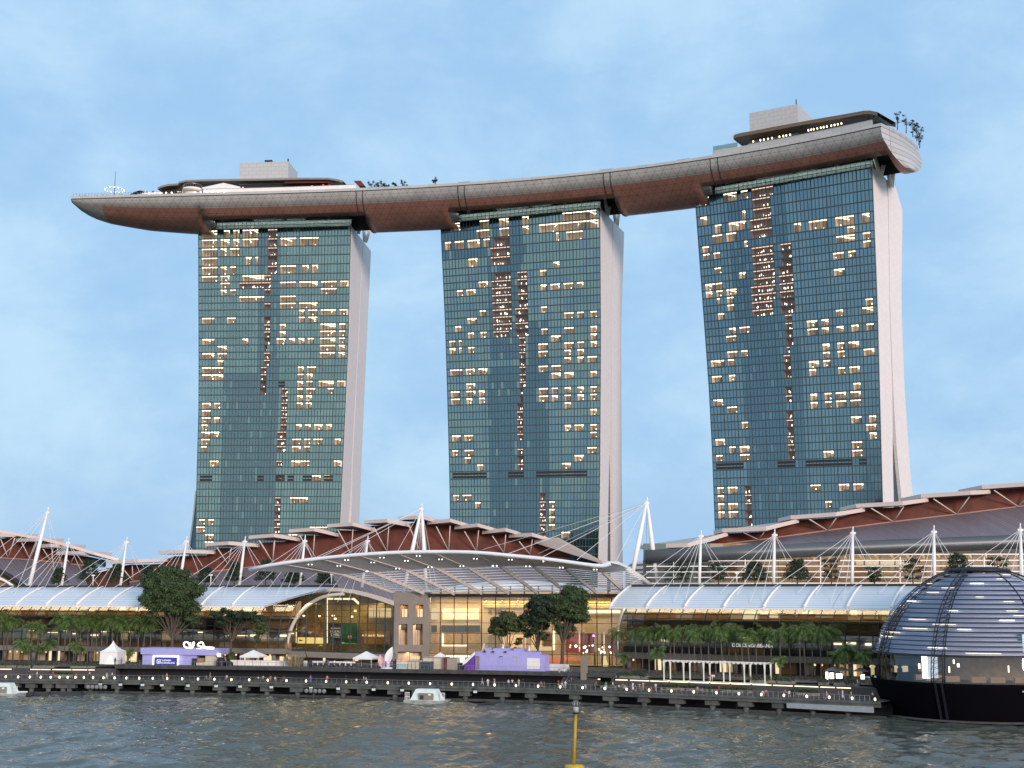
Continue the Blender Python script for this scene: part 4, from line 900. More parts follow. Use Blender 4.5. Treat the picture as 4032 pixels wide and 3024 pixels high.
# the glazed gable that closes the left wing
def gY(px): return ip(px, [(1040, 358), (1130, 357), (1330, 350), (1550, 345)])
def G(px, py, o=0): return P(px, py, gY(px) + o)
gab = thing('glazed_gable', 'arched glass gable with posters inside, at the end of the left mall wing', 'glass facade', (G(1130, 2560) + G(1550, 2573)) / 2)
arch_in = [(1130, 2557), (1133, 2520), (1145, 2478), (1163, 2440), (1188, 2408), (1220, 2378), (1255, 2357), (1292, 2346), (1330, 2341), (1355, 2338)]
beam_top = [(1040, 2384), (1080, 2362), (1130, 2340), (1190, 2325), (1260, 2316), (1330, 2315), (1390, 2321), (1450, 2334), (1505, 2350), (1551, 2366)]
beam_bot = [(1044, 2388), (1088, 2370), (1140, 2351), (1200, 2337), (1265, 2328), (1330, 2328), (1388, 2336), (1446, 2350), (1502, 2368), (1551, 2385)]
b = MB(); b.grid([[G(*p, -1.2) for p in beam_top], [G(*q, -1.2) for q in beam_bot]]); b.grid([[G(*p, -1.2) for p in beam_top], [G(*p, 6) for p in beam_top]]); b.grid([[G(*p, -1.2) for p in beam_bot], [G(*p, 3) for p in beam_bot]])
b.build('roof_edge_beam', mat('beam_cream', (.56, .54, .50), .6, noise=.05), gab)
b = MB(); b.tube([G(*p, -.5) for p in smooth([V((x, y, 0)) for x, y in arch_in], 3) for p in [(p.x, p.y)]], .48, 8); b.build('inner_arch', mat('arch_white', (.68, .67, .62), .5), gab)
outline = arch_in[:-1] + [(1355, 2336), (1390, 2338), (1446, 2351), (1502, 2369), (1551, 2385), (1551, 2574), (1340, 2566)]
b = MB(); b.poly([G(*p) for p in outline]); gpn = b.build('pane', M['panedark'], gab)
b = MB()
def inside_top(px): return ip(px, arch_in) if px < 1355 else ip(px, [(1355, 2336), (1390, 2338), (1446, 2351), (1502, 2369), (1551, 2385)])
bot = lambda px: 2557 + (px - 1130) / 421 * 17
for x in (1172, 1207, 1243, 1280, 1313, 1346, 1380, 1415, 1448, 1482, 1516, 1549): b.bar(G(x - 4, bot(x), -.15), G(x + 2, inside_top(x), -.15), .22, .22)
for y in (2352, 2378, 2402, 2426, 2452, 2480, 2508, 2534, 2556):
    x0 = next((x for x in range(1132, 1400, 2) if inside_top(x) < y), 1400); x1 = 1549 if y > 2392 else next((x for x in range(1548, 1380, -2) if inside_top(x) < y), 1380)
    if x1 > x0 + 8: b.bar(G(x0, y, -.1), G(x1, y + (x1 - x0) * .012, -.1), .12, .12)
b.bar(G(1130, 2560, -.2), G(1551, 2575, -.2), .5, .45)
b.build('glazing_frame', M['mull'], gpn)
b = MB(); b.poly([G(1120, 2552, 9), G(1560, 2572, 9), G(1560, 2370, 9), G(1400, 2325, 9), G(1250, 2335, 9), G(1120, 2420, 9)], 0); b.poly([G(1120, 2565), G(1560, 2580), G(1560, 2572, 9), G(1120, 2552, 9)], 1)
b.build('interior_wall', [mat('gable_wall', (.22, .16, .075), .8, noise=.15), M['floorslab']], gab)
def GB(x0, y0, x1, y1, m, name, o=8.4, parent=gab): bb = MB(); bb.prism([G(x0, y1, o), G(x1, y1 + (x1 - x0) * .01, o), G(x1, y0 + (x1 - x0) * .01, o), G(x0, y0, o)], (0, .15, 0)); return bb.build(name, m, parent)
M['posterA'] = mat('poster_brown', (.15, .07, .035), .7, noise=.9, nscale=.9); M['posterY'] = emis('poster_yellow', (1, .80, .30), 1.15); M['posterG'] = mat('poster_green', (.008, .075, .03), .7, noise=.8, nscale=.35)
po1 = GB(1174, 2452, 1272, 2510, mat('poster_mottled', (.30, .17, .09), .7, noise=.95, nscale=.55), 'poster'); GB(1170, 2508, 1272, 2534, M['posterY'], 'lit_poster_base')
bb = MB(); bb.prism([G(1176, 2521, 8.1), G(1183, 2516, 8.1), G(1183, 2519.5, 8.1), G(1192, 2519.5, 8.1), G(1192, 2523, 8.1), G(1183, 2523, 8.1), G(1183, 2527, 8.1)], (0, .1, 0)); bb.build('arrow', M['black'], gab)
GB(1165, 2448, 1168, 2532, M['strip'], 'light_column'); GB(1287, 2350, 1290.5, 2532, M['strip'], 'light_column')
pdk = GB(1291, 2453, 1346, 2533, mat('poster_dark', (.012, .014, .012), .7), 'poster'); GB(1346, 2455, 1406, 2533, M['posterG'], 'poster'); GB(1346, 2529, 1400, 2534, emis('poster_green_light', (.45, .9, .25), .8), 'lit_poster_base')
bb = MB(); bb.sphere(G(1377, 2509, 8.2), .55, 12, 0, (1, .2, 1)); bb.build('poster_moon', mat('poster_pale', (.55, .36, .28), .8), gab)
tw = emis('poster_lettering', (.95, .92, .75), .75); gx = G(1346, 2490, 8.2) - G(1291, 2490, 8.2)
for s_, y_, sz in (('THE WORLD OF', 2474, .42), ('STUDIO', 2486, .98), ('GHIBLI', 2499, .98), ('THE EXHIBITION', 2509, .38)): text(s_, sz, 'lettering', tw, pdk, G(1321, y_, 8.0), gx, (0, 0, 1), .02)
pwd = GB(1434, 2482, 1536, 2535, mat('sign_wood', (.42, .22, .07), .7, noise=.15), 'sign_panel')
text('A. Muse by Rome', .95, 'lettering', emis('sign_glow', (1, .95, .55), 1.3), pwd, G(1470, 2502, 8.0), gx, (0, 0, 1), .03)
GB(1452, 2394, 1540, 2432, M['shop'], 'lit_window', 8.0); 
for x in (1470, 1492, 1515): GB(x, 2393, x + 3, 2434, M['brown'], 'window_post', 7.8)
GB(1290, 2354, 1392, 2361, M['strip'], 'cove_light', 7.0)
bb = MB(); bb.bar(G(1392, 2357, 7), G(1414, 2378, 2), .35, .5); bb.build('cove_light', M['strip'], gab)
for x, y in ((1196, 2425), (1258, 2426), (1312, 2424), (1320, 2436), (1386, 2428), (1399, 2405)): bb = MB(); bb.sphere(G(x, y, 6), .33, 8, 0, (1.3, 1, .8)); bb.build('ceiling_lamp', M['lamp'], gab)
# podium below the gable
b = MB(); b.prism([G(1030, 2560, -.4), G(1556, 2578, -.4), G(1556, 2600, -.4), G(1030, 2582, -.4)], (0, 8, 0)); b.build('podium_slab', M['stone'], gab)
b = MB(); b.poly([G(1030, 2640, 4), G(1560, 2660, 4), G(1560, 2596, 4), G(1030, 2580, 4)], 0)
for (x0, x1, y0, y1, mm) in ((1020, 1037, 2578, 2602, 1), (1141, 1160, 2576, 2602, 1), (1044, 1060, 2583, 2606, 2), (1078, 1094, 2592, 2608, 2), (1272, 1281, 2581, 2610, 1), (1330, 1392, 2583, 2598, 2), (1396, 1411, 2586, 2602, 1), (1462, 1510, 2587, 2604, 2), (1165, 1265, 2586, 2608, 3), (1353, 1376, 2606, 2612, 4)):
    b.prism([G(x0, y1, 3.8), G(x1, y1, 3.8), G(x1, y0, 3.8), G(x0, y0, 3.8)], (0, .1, 0), mm)
b.build('podium_shop', [M['stone'], M['shop'], M['dark'], M['beige'], M['strip']], gab)
text('SARAHO', 1.15, 'shop_sign', M['lampwhite'], gab, G(1362, 2587, 3.3), gx, (0, 0, 1), .05); text('TORIDOLL', .9, 'shop_sign', M['lampwhite'], gab, G(1486, 2590, 3.3), gx, (0, 0, 1), .05)
area('gable_lamps', G(1340, 2375, 4), 22, 3, (0, 0, 0), 2000, (1, .78, .34))

# the grey corner block
def BY(px): return ip(px, [(1548, 345.2), (1690, 350.5)])
def BP(px, py, o=0): return P(px, py, BY(px) + o)
blk = thing('corner_block', 'plain grey corner block with three rows of warm windows beside the glass hall', 'building', BP(1620, 2640))
holes = [(1576, 1607, 2381, 2431), (1637, 1667, 2381, 2431), (1570, 1604, 2457, 2539), (1626, 1664, 2457, 2539), (1566, 1660, 2566, 2640)]
xs_ = sorted({1548, 1690} | {h[0] for h in holes} | {h[1] for h in holes}); ys_ = sorted({2332, 2665} | {h[2] for h in holes} | {h[3] for h in holes})
b = MB()
for x0, x1 in zip(xs_, xs_[1:]):
    for y0, y1 in zip(ys_, ys_[1:]):
        xm, ym = (x0 + x1) / 2, (y0 + y1) / 2
        if any(h[0] <= xm <= h[1] and h[2] <= ym <= h[3] for h in holes): continue
        b.poly([BP(x0, y1), BP(x1, y1), BP(x1, y0), BP(x0, y0)])
tl_, tr_ = BP(1548, 2332), BP(1690, 2332); b.poly([tl_, tr_, tr_ + V((0, 20, 0)), tl_ + V((0, 20, 0))]); e_ = BP(1690, 2665); b.poly([tr_, tr_ + V((0, 20, 0)), e_ + V((0, 20, 0)), e_])
b.build('wall', M['stone'], blk)
for (x0, x1, y0, y1) in holes:
    b = MB(); b.poly([BP(x0, y1, 2.2), BP(x1, y1, 2.2), BP(x1, y0, 2.2), BP(x0, y0, 2.2)], 0)
    for q0, q1 in (((x0, y0), (x1, y0)), ((x1, y0), (x1, y1)), ((x0, y0), (x0, y1)), ((x0, y1), (x1, y1))): b.poly([BP(*q0), BP(*q1), BP(*q1, 2.2), BP(*q0, 2.2)], 2)
    if y0 < 2400: b.box(BP((x0 + x1) / 2, (y0 + y1) / 2 + 8, 2.0), (1.6, .2, 2.0), 1)
    elif y0 < 2500: b.box(BP((x0 + x1) / 2, y0 + 12, 2.0), (2.0, .2, 1.4), 3)
    else:
        for k in range(6): b.box(BP(1615 + k * 7, 2590, 1.9), (.3, .2, .8), 1)
    w_ = b.build('window', [M['beige'] if y0 > 2400 else M['brown'], M['shop'], M['brown'], M['dark']], blk)
    f = MB(); f.bar(BP((x0 + x1) / 2, y0, .6), BP((x0 + x1) / 2, y1, .6), .12, .12); f.build('frame', M['mull'], w_)
    area('window_lamp', BP((x0 + x1) / 2, y0 + 3, 1.2), 1.5, 1.5, (0, 0, 0), 45, (1, .70, .38))

# the glass hall under the big canopy
H0, H1 = P(1687, 2351, 351), P(2482, 2357, 341); HA = (H1 - H0); HA.z = 0; HA.normalize(); HN = V((-HA.y, HA.x, 0))
def on(px, py, d=0.0):             # point on the hall front (or d metres behind it) seen at a pixel
    r = ray(px, py); o = H0 + HN * d; t = (o - V((0, 0, CZ))).dot(HN) / r.dot(HN); return V((0, 0, CZ)) + r * t
hall = thing('glass_hall', 'tall lit glass hall front in the middle of the mall, under the slatted canopy', 'glass facade', on(2080, 2650))
GZ0, GZ1 = 5.6, 22.7
def hp(px, z, d=0): q = on(px, 2400, d); q.z = z; return q
b = MB(); b.poly([hp(1687, GZ0), hp(2484, GZ0), hp(2484, GZ1), hp(1687, GZ1)]); hpn = b.build('pane', M['pane'], hall)
b = MB()
for x in (1689, 1734, 1788, 1841, 1896, 1951, 2007, 2063, 2119, 2174, 2232, 2290, 2350, 2408, 2470): b.bar(hp(x, GZ0, -.15), hp(x, GZ1, -.15), .20, .26, 0, HN)
for y in (2374, 2412, 2452, 2493, 2533, 2573): b.bar(on(1689, y, -.1), on(1689, y, -.1) + (hp(2484, 0) - hp(1687, 0)), .12, .12)
b.build('glazing_frame', mat('bronze_frame', (.10, .045, .022), .5), hpn)
b = MB(); b.bar(hp(1685, 23.1, -.3), hp(2490, 23.1, -.3), .9, .8); b.build('head_beam', M['dark'], hall)
for x in range(1735, 2480, 55): MB().bar(hp(x, 23.4, -1.2), hp(x, 25.6, -1.4), .4, .5).build('canopy_post', M['stone'], hall)
b = MB(); b.bar(hp(1690, 25.4, -1.5), hp(2480, 25.4, -1.5), .16, .16); b.bar(hp(1690, 24.5, -1.5), hp(2480, 24.5, -1.5), .16, .16); b.build('gutter_rail', M['rail'], hall)
D = 9.0
b = MB(); b.poly([on(1640, 2665, D), on(2530, 2675, D), on(2530, 2330, D), on(1640, 2330, D)]); b.build('interior_wall', M['beige'], hall)
b = MB(); b.poly([hp(1660, 5.7), hp(2500, 5.7), hp(2500, 5.7, D), hp(1660, 5.7, D)]); b.build('floor', M['floorslab'], hall)
b = MB(); b.box((hp(1687, 0, D / 2) + hp(2490, 0, D / 2)) / 2 + V((0, 0, 23.2)), ((H1 - H0).length + 2, D, .3), 0, (HA, HN, V((0, 0, 1)))); b.build('ceiling', M['beige'], hall)
def IB(x0, y0, x1, y1, m, name, d=D - .4):
    bb = MB(); bb.prism([on(x0, y1, d), on(x1, y1, d), on(x1, y0, d), on(x0, y0, d)], HN * .2); return bb.build(name, m, hall)
M['curtain'] = mat('curtain_gold', (.52, .36, .18), .8, noise=.2, nscale=.8); M['slate'] = mat('slate_window', (.05, .075, .095), .4)
IB(1693, 2394, 1722, 2440, M['shop'], 'lit_window'); IB(1742, 2396, 1886, 2440, mat('lit_showroom', (.7, .5, .3), .8, emit=(1, .72, .40), es=.75), 'lit_window')
for k in range(9): bb = MB(); bb.sphere(on(1748 + k * 16 + rng.uniform(-4, 4), 2405 + rng.uniform(0, 28), D - 1), rng.uniform(.2, .45), 8); bb.build('pendant_lamp', M['lamp'], hall)
for x0, x1 in ((1924, 1936), (1948, 1972)): IB(x0, 2398, x1, 2416, M['shopdim'], 'lit_window')
for x0, x1 in ((1691, 1720), (1738, 1784), (1790, 1838), (1843, 1890)): IB(x0, 2462, x1, 2488, M['slate'], 'dark_window')
IB(1690, 2494, 1720, 2541, M['curtain'], 'curtain'); IB(1744, 2494, 1888, 2541, M['curtain'], 'curtain')
for q in ((1740, 2492, 1746, 2545), (1740, 2539, 1838, 2545)): IB(*q, M['strip'], 'light_frame', D - .7)
IB(1818, 2494, 1821, 2545, M['dark'], 'curtain_post', D - .7)
IB(1924, 2500, 1965, 2550, M['shopdim'], 'lit_window'); IB(1980, 2500, 2070, 2552, mat('lit_lobby', (.6, .42, .24), .8, emit=(1, .68, .36), es=.5), 'lit_window')
IB(2092, 2486, 2134, 2562, mat('lit_alcove', (.6, .42, .24), .8, emit=(1, .72, .36), es=.55), 'lit_alcove'); IB(2090, 2546, 2174, 2562, M['shop'], 'lit_counter', D - 1)
bb = MB(); ar = [(2142, 2556)] + [(2157 + 15 * math.cos(math.pi - math.pi * k / 8), 2500 - 14 * math.sin(math.pi * k / 8)) for k in range(9)] + [(2172, 2556)]
bb.prism([on(x, y, D - .8) for x, y in ar], HN * .2); bb.build('arched_panel', mat('arched_panel', (.20, .12, .07), .7, noise=.6, nscale=1.2), hall); IB(2176, 2484, 2184, 2560, M['strip'], 'light_column')
IB(2228, 2490, 2300, 2570, mat('screen_rose', (.22, .055, .05), .7, noise=.5, nscale=.7, emit=(.9, .2, .16), es=.12), 'display_wall', D - 2); IB(2300, 2494, 2340, 2570, mat('screen_plum', (.16, .045, .05), .7, noise=.6, nscale=.8), 'display_wall', D - 2); IB(2366, 2500, 2432, 2570, mat('screen_rust', (.26, .09, .06), .7, noise=.6, nscale=.8), 'display_wall', D - 2)
for x in (2279, 2376): IB(x, 2490, x + 5, 2566, M['shop'], 'light_column', D - 2.4)
for k in range(22): bb = MB(); bb.sphere(on(rng.uniform(2235, 2430), rng.uniform(2540, 2572), D - 3), rng.uniform(.15, .42), 6); bb.build('shop_lamp', M['lamp'] if k % 3 else M['lampwhite'], hall)
bb = MB(); bb.sphere(on(2337, 2503, D - 3), .35, 8); bb.build('shop_lamp', emis('violet_lamp', (.7, .25, 1), 3), hall)
# ceiling trusses, warm hall light put into their gold colour
tb = MB()
for k in range(9):
    p = on(1930 + k * 60, 2352, 1.0); q = on(1900 + k * 64, 2384, D - .5); tb.bar(p, q, .22, .3)
for k in range(5): tb.bar(on(1900, 2352 + k * 9, 1 + k * 1.8), on(2480, 2354 + k * 9, 1 + k * 1.8), .2, .26)
tb.build('ceiling_truss', mat('truss_warm_light', (.70, .56, .30), .6), hall); IB(2310, 2402, 2442, 2416, M['strip'], 'cove_light', D - 1)
# ground floor shops of the hall
IB(1684, 2583, 1716, 2604, emis('red_display', (1, .22, .12), .9), 'red_display', D - 3.5)
bb = MB()
for k in range(24): bb.box(on(1722 + k * 7.6, 2584, D - 3.5), (.34, .2, .42), 0)
bb.build('lantern_row', M['lampwhite'], hall)
bb = MB()
for k in range(12):
    c = 1726 + k * 15
    for s_ in (-1, 1): bb.bar(on(c - 6, 2596 - s_ * 8, D - 3.4), on(c + 6, 2596 + s_ * 8, D - 3.4), .12, .14)
bb.build('lattice_screen', M['brown'], hall); IB(1720, 2582, 1905, 2625, M['curtain'], 'lit_backing', D - 2.9)
IB(1793, 2582, 1830, 2615, emis('bright_screen', (1, .93, .75), 1.7), 'bright_screen', D - 4)
IB(2150, 2588, 2290, 2620, mat('shop_red', (.4, .12, .07), .7, emit=(1, .35, .2), es=.35), 'red_display', D - 3.5); IB(2140, 2620, 2440, 2660, M['shopdim'], 'lit_backing', D - 3.2); IB(2225, 2600, 2290, 2632, M['curtain'], 'lit_backing', D - 3.7)
IB(2268, 2640, 2286, 2672, M['lampwhite'], 'bright_door', D - 5.5); IB(2305, 2632, 2345, 2650, emis('shop_rose', (1, .5, .42), 1.2), 'lit_window', D - 4)
bb = MB(); c = on(2382, 2634, D - 5); bb.lathe([(0, 0), (.75, 0), (.8, 1.3), (.35, 2.4), (.3, 3.2), (0, 3.3)], c, 12); bb.build('bottle_display', emis('bottle_glow', (1, .78, .38), 1.0), hall)
for (px, col) in ((2339, (.05, .16, .06)), (2368, (.05, .16, .24)), (2397, (.24, .04, .04))): IB(px, 2570, px + 6, 2625, mat('banner', col, .8), 'banner', D - 6)
for k, (px, z) in enumerate(((1740, 22.4), (1900, 22.4), (2060, 22.4), (2220, 22.4), (2380, 22.4))): area('hall_lamps', hp(px, z, 4.5), 10, 3, (0, 0, math.atan2(HA.y, HA.x)), 1350, (1, .74, .42))
for px in (1760, 1950, 2200, 2380): area('shop_lamps', hp(px, 8.9, 5.0), 8, 2, (0, 0, math.atan2(HA.y, HA.x)), 260, (1, .70, .38))
# the great slatted canopy
ra = lambda p, r: (900 + p[0] * .5424, 1900 + p[1] * .5424) if r == 2 else (1900 + p[0] * .5424, 1900 + p[1] * .5424)
RIBS = [((410, 590), (700, 655), (830, 668), 2, 2, 2), ((410, 590), (830, 665), (1210, 800), 2, 2, 2), ((690, 555), (1050, 650), (1420, 805), 2, 2, 2), ((960, 530), (1285, 632), (1640, 810), 2, 2, 2), ((1235, 515), (1510, 620), (1840, 806), 2, 2, 2),
        ((1500, 510), (1740, 615), (2035, 806), 2, 2, 2), ((1790, 515), (1975, 606), (400, 805), 2, 2, 3), ((230, 540), (370, 605), (610, 800), 3, 3, 3), ((520, 570), (600, 620), (825, 798), 3, 3, 3), ((840, 612), (870, 650), (1020, 786), 3, 3, 3), ((930, 596), (1060, 640), (1215, 768), 3, 3, 3)]
can = thing('slatted_canopy', 'great curved white canopy with a slatted lower half over the glass hall', 'canopy', P(1800, 2330, 335))
FR, MD, BK = [], [], []
for f, m_, k_, a_, b_, c_ in RIBS[1:]:
    fx, fy = ra(f, a_); mx_, my = ra(m_, b_); bx, by = ra(k_, c_)
    yf = ip(fx, [(981, 338), (2400, 318)]); yb = ip(bx, [(1500, 350), (2560, 336)])
    FR.append(P(fx, fy, yf)); MD.append(P(mx_, my, yf + (yb - yf) * .42)); BK.append(P(bx, by, yb))
tip = P(981, 2247, 340)
SF, SM, SB = smooth(FR, 6), smooth(MD, 6), smooth(BK, 6)
b = MB(); b.grid([[p, p.lerp(q, .5) + V((0, 0, .25)), q] for p, q in zip(SF, SM)], 0, True); b.poly([tip, FR[0], MD[0], P(1250, 2257, 343)]); b.build('solid_panel', mat('canopy_grey', (.58, .60, .63), .6, noise=.05), can)
b = MB(); up4 = V((0, 0, .45)); b.grid([[p + up4, p.lerp(q, .5) + up4 * 1.5, q + up4] for p, q in zip(SF, SM)], 0, True); b.poly([tip + up4, FR[0] + up4, MD[0] + up4, P(1250, 2257, 343) + up4]); b.build('top_sheet', M['roofwhite'], can)
b = MB(); b.tube([tip + up4 * .5, (tip + FR[0]) / 2 + up4 * .8] + [p + up4 * .5 for p in SF], .45, 8); b.build('edge_tube', M['roofwhite'], can)
for i in range(len(FR)):
    b = MB(); nseg = 9; lastp = None
    if i < len(FR) - 1:
        for k in range(nseg): b.bar(MD[i].lerp(BK[i], k / nseg), MD[i].lerp(BK[i], (k + .96) / nseg), .42, .75)
        b.bar(FR[i] - up4 * .3, MD[i] - up4 * .3, .16, .22); b.build('canopy_rib', mat('rib_beige', (.50, .46, .42), .6), can)
    else:
        b.tube([P(2362, 2236, 320), P(2392, 2221, 322), P(2430, 2221, 325), P(2475, 2243, 329), P(2520, 2272, 332), P(2568, 2310, 336)], [.6, .7, .75, .7, .65, .55], 8); b.build('end_rim', mat('rim_cream', (.62, .62, .58), .6), can)
for k in range(11):
    f = (k + .2) / 10.6; b = MB(); pts = [p.lerp(q, f) + V((0, 0, .42)) for p, q in zip(SM, SB)]; b.tube(pts, .12, 5); b.build('slat', M['ribwhite'], can)
dl = [((580, 595), (605, 595)), ((845, 563), (868, 563)), ((790, 605), (812, 605)), ((1035, 580), (1058, 580)), ((1000, 645), (1010, 645)), ((1100, 545), (1127, 545)), ((1280, 568), (1302, 568)), ((1215, 625), (1240, 625)), ((1365, 533), (1388, 533)), ((1450, 615), (1475, 615)), ((1527, 558), (1550, 558)), ((1682, 607), (1705, 607)), ((1780, 553), (1803, 553)), ((1922, 604), (1946, 604))]
dl3 = [((72, 605), (104, 605)), ((190, 560), (213, 560)), ((316, 608), (343, 608)), ((442, 573),), ((560, 617), (583, 617)), ((808, 632), (830, 632))]
for r_, L_ in ((2, dl), (3, dl3)):
    for grp in L_:
        for p in grp:
            x, y = ra(p, r_); bb = MB(); bb.sphere(P(x, y, ip(x, [(981, 337), (2400, 317)]) + 1), .15, 6); bb.build('downlight', M['lampwhite'], can)
# white sweep of the lower roof seen through the slats
b = MB(); sw = [P(1660, 2340, 364), P(1800, 2318, 366), P(1960, 2302, 367), P(2120, 2302, 367), P(2280, 2318, 366), P(2400, 2338, 364)]
b.grid([[p, p - V((0, 0, 1.5))] for p in smooth(sw, 4)]); b.grid([[p, p + V((0, 6, 1.0))] for p in smooth(sw, 4)]); b.build('lower_roof_edge', M['roofwhite'], can)
# ---------------------------------------------------------------- the stepped roofs behind the mall
r2 = lambda x, y: (900 + x * .5424, 1900 + y * .5424)
r1 = lambda x, y: (x * .5424, 1900 + y * .5424)
r3 = lambda x, y: (1900 + x * .5424, 1900 + y * .5424)
r4 = lambda x, y: (2932 + x * .5424, 1900 + y * .5424)
z4 = lambda x, y: (x / 2.54, 2050 + y / 2.54)
z5 = lambda x, y: (2500 + x / 2.117, 2080 + y / 2.117)
M['metalroof'] = panelled('metal_roof', (.20, .185, .22), (.13, .12, .145), .9, 60, .10, .55, R(35), 0, .3)
def hall_roof(label, Y0, slabs, wall_top, trim, low, vs, deep, loc, back=16, name='exhibition_hall'):
    root = thing(name, label, 'hall', loc)
    for s in slabs:                  # each slab: left tip, near corner, right tip in the picture
        l, c, r_ = s
        L_, C_, R_ = P(*l, Y0 - 2), P(*c, Y0 - 9), P(*r_, Y0 - 2)
        B1, B2 = R_ + V((1, back, .4)), L_ + V((1, back, .4))
        b = MB(); up = V((0, 0, .95)); pts = [L_, C_, R_, B1, B2]
        b.poly([p - up * .1 for p in pts][::-1], 1); b.poly([p + up for p in pts], 2)
        for p, q in zip(pts, pts[1:] + pts[:1]): b.poly([p - up * .1, q - up * .1, q + up, p + up], 0)
        b.build('roof_slab', [M['fascia'], M['soffit'], M['rooftop']], root)
    b = MB(); n_ = 40; x0, x1 = trim[0][0], trim[-1][0]; xs_ = [x0 + (x1 - x0) * k / n_ for k in range(n_ + 1)]
    b.grid([[P(x, ip(x, wall_top), Y0) for x in xs_], [P(x, ip(x, trim), Y0 - 1) for x in xs_]]); b.build('red_wall', M['redwall'], root)
    b = MB()
    for x, x_ in zip(xs_, xs_[1:]): b.bar(P(x, ip(x, trim), Y0 - 1.4), P(x_, ip(x_, trim), Y0 - 1.4), .35, .35)
    b.build('wall_trim', M['soffit'], root)
    b = MB(); b.grid([[P(x, ip(x, trim) + .5, Y0 - 1.0) for x in xs_], [P(x, ip(x, low), Y0 - deep) for x in xs_]]); face_uv(b.build('lower_roof', M['metalroof'], root))
    for ap, a_, c_ in vs:
        b = MB(); b.tube([P(*ap, Y0 - 1.6), P(*a_, Y0 - 5)], .17, 6); b.tube([P(*ap, Y0 - 1.6), P(*c_, Y0 - 5)], .17, 6); b.build('roof_brace', M['fascia'], root)
    return root
cs = [(r1(775, 590), r1(1000, 580), r1(1208, 572)), (r1(1150, 520), r1(1350, 510), r1(1555, 517)), (r1(1495, 460), r1(1660, 450), r1(1875, 467)),
      (r2(145, 408), r2(330, 394), r2(512, 424)), (r2(437, 362), r2(620, 350), r2(795, 392)), (r2(715, 325), r2(900, 312), r2(1060, 354)), (r2(980, 297), r2(1150, 287), r2(1320, 322)),
      (r2(1228, 270), r2(1400, 260), r2(1500, 287)), (r2(1440, 302), r2(1610, 285), r2(1720, 317)), (r2(1640, 337), r2(1810, 319), r2(1925, 352)), (r2(1840, 372), r2(2010, 352), r2(2100, 378)),
      (r3(190, 398), r3(360, 388), r3(480, 423))]
wt = [r1(775, 600), r1(1180, 592), r1(1185, 535), r1(1540, 530), r1(1560, 478), r1(1850, 470), r2(190, 440), r2(470, 425), r2(500, 382), r2(745, 385), r2(775, 345), r2(1020, 350), r2(1040, 312), r2(1280, 315), r2(1290, 285), r2(1500, 285), r2(1700, 318), r2(1900, 352), r3(280, 390), r3(420, 410), r3(560, 440), r3(640, 480)]
tr = [r1(940, 722), r1(1150, 692), r1(1570, 642), r1(1990, 592), r2(130, 606), r2(400, 566), r2(620, 546), r2(900, 521), r2(1200, 497), r2(1600, 497), r2(1800, 506), r2(2028, 517), r3(330, 530), r3(520, 545), r3(640, 552)]
lw_ = [(500, 2330), (1250, 2330), (1350, 2420), (2260, 2420)]
vs = [(r2(320, 578), r2(228, 425), r2(332, 418)), (r2(612, 547), r2(515, 380), r2(625, 376)), (r2(890, 522), r2(795, 348), r2(903, 338)), (r2(1150, 502), r2(1055, 325), r2(1163, 318)), (r2(1388, 493), r2(1300, 292), r2(1393, 286)),
      (r2(1598, 496), r2(1508, 320), r2(1608, 312)), (r2(1800, 502), r2(1713, 355), r2(1815, 346)), (r2(2000, 512), r2(1915, 388), r2(2012, 376)), (r3(345, 522), r3(265, 428), r3(362, 412)), (r1(1655, 592), r1(1575, 472), r1(1680, 470)),
      (r1(965, 715), r1(905, 640), r1(960, 600)), (r1(1980, 578), r1(1880, 420), r1(1995, 420))]
center_hall = hall_roof('red-walled hall in the middle with stepped pale roof slabs and white V braces', 410, cs, wt, tr, lw_, vs, 16, P(1400, 2335, 410), name='exhibition_hall')
# long falling roof plane and glazed end at the right of the middle hall
b = MB(); up = V((0, 0, .8)); pts = [P(*r3(375, 437), 408), P(*r3(550, 418), 401), P(*r3(870, 590), 390), P(*r3(860, 590), 410)]
b.prism(pts, up); b.build('roof_slab', M['fascia'], center_hall)
b = MB(); b.poly([P(*r3(655, 480), 407), P(*r3(850, 585), 406), P(*r3(655, 585), 406)]); b.build('end_glazing', M['gapglass'], center_hall)
ls = [(z4(-160, 160), z4(-30, 158), z4(165, 160)), (z4(157, 212), z4(300, 204), z4(430, 205)), (z4(365, 270), z4(500, 262), z4(660, 270)), (z4(560, 340), z4(780, 335), z4(930, 350))]
left_hall = hall_roof('red-walled hall cut by the left edge, its pale roof falling to the right', 415, ls,
    [z4(-160, 172), z4(160, 178), z4(230, 215), z4(430, 225), z4(440, 275), z4(640, 282), z4(650, 345), z4(850, 352), z4(900, 420)], [z4(-160, 362), z4(0, 372), z4(330, 392), z4(700, 432), z4(860, 450)], [(-60, 2312), (340, 2312)],
    [(z4(80, 372), z4(5, 180), z4(148, 176)), (z4(300, 388), z4(220, 222), z4(370, 212)), (z4(512, 406), z4(430, 282), z4(530, 272)), (z4(703, 432), z4(668, 388), z4(750, 342))], 14, P(100, 2335, 415))
b = MB(); b.prism([P(*z4(-160, 95), 413), P(*z4(400, 192), 411), P(*z4(700, 268), 409), P(*z4(950, 345), 409), P(*z4(1185, 408), 411), P(*z4(1185, 412), 431), P(*z4(-160, 130), 437)], V((0, 0, .9))); b.build('roof_slab', M['fascia'], left_hall)
b = MB(); b.poly([P(*z4(845, 352), 414), P(*z4(1060, 395), 414), P(*z4(1060, 470), 413), P(*z4(860, 460), 413)]); b.build('end_glazing', M['gapglass'], left_hall)
lk = thing('link_wall', 'low dark red wall between the left hall and the middle hall, behind terrace trees', 'wall', P(300, 2312, 411))
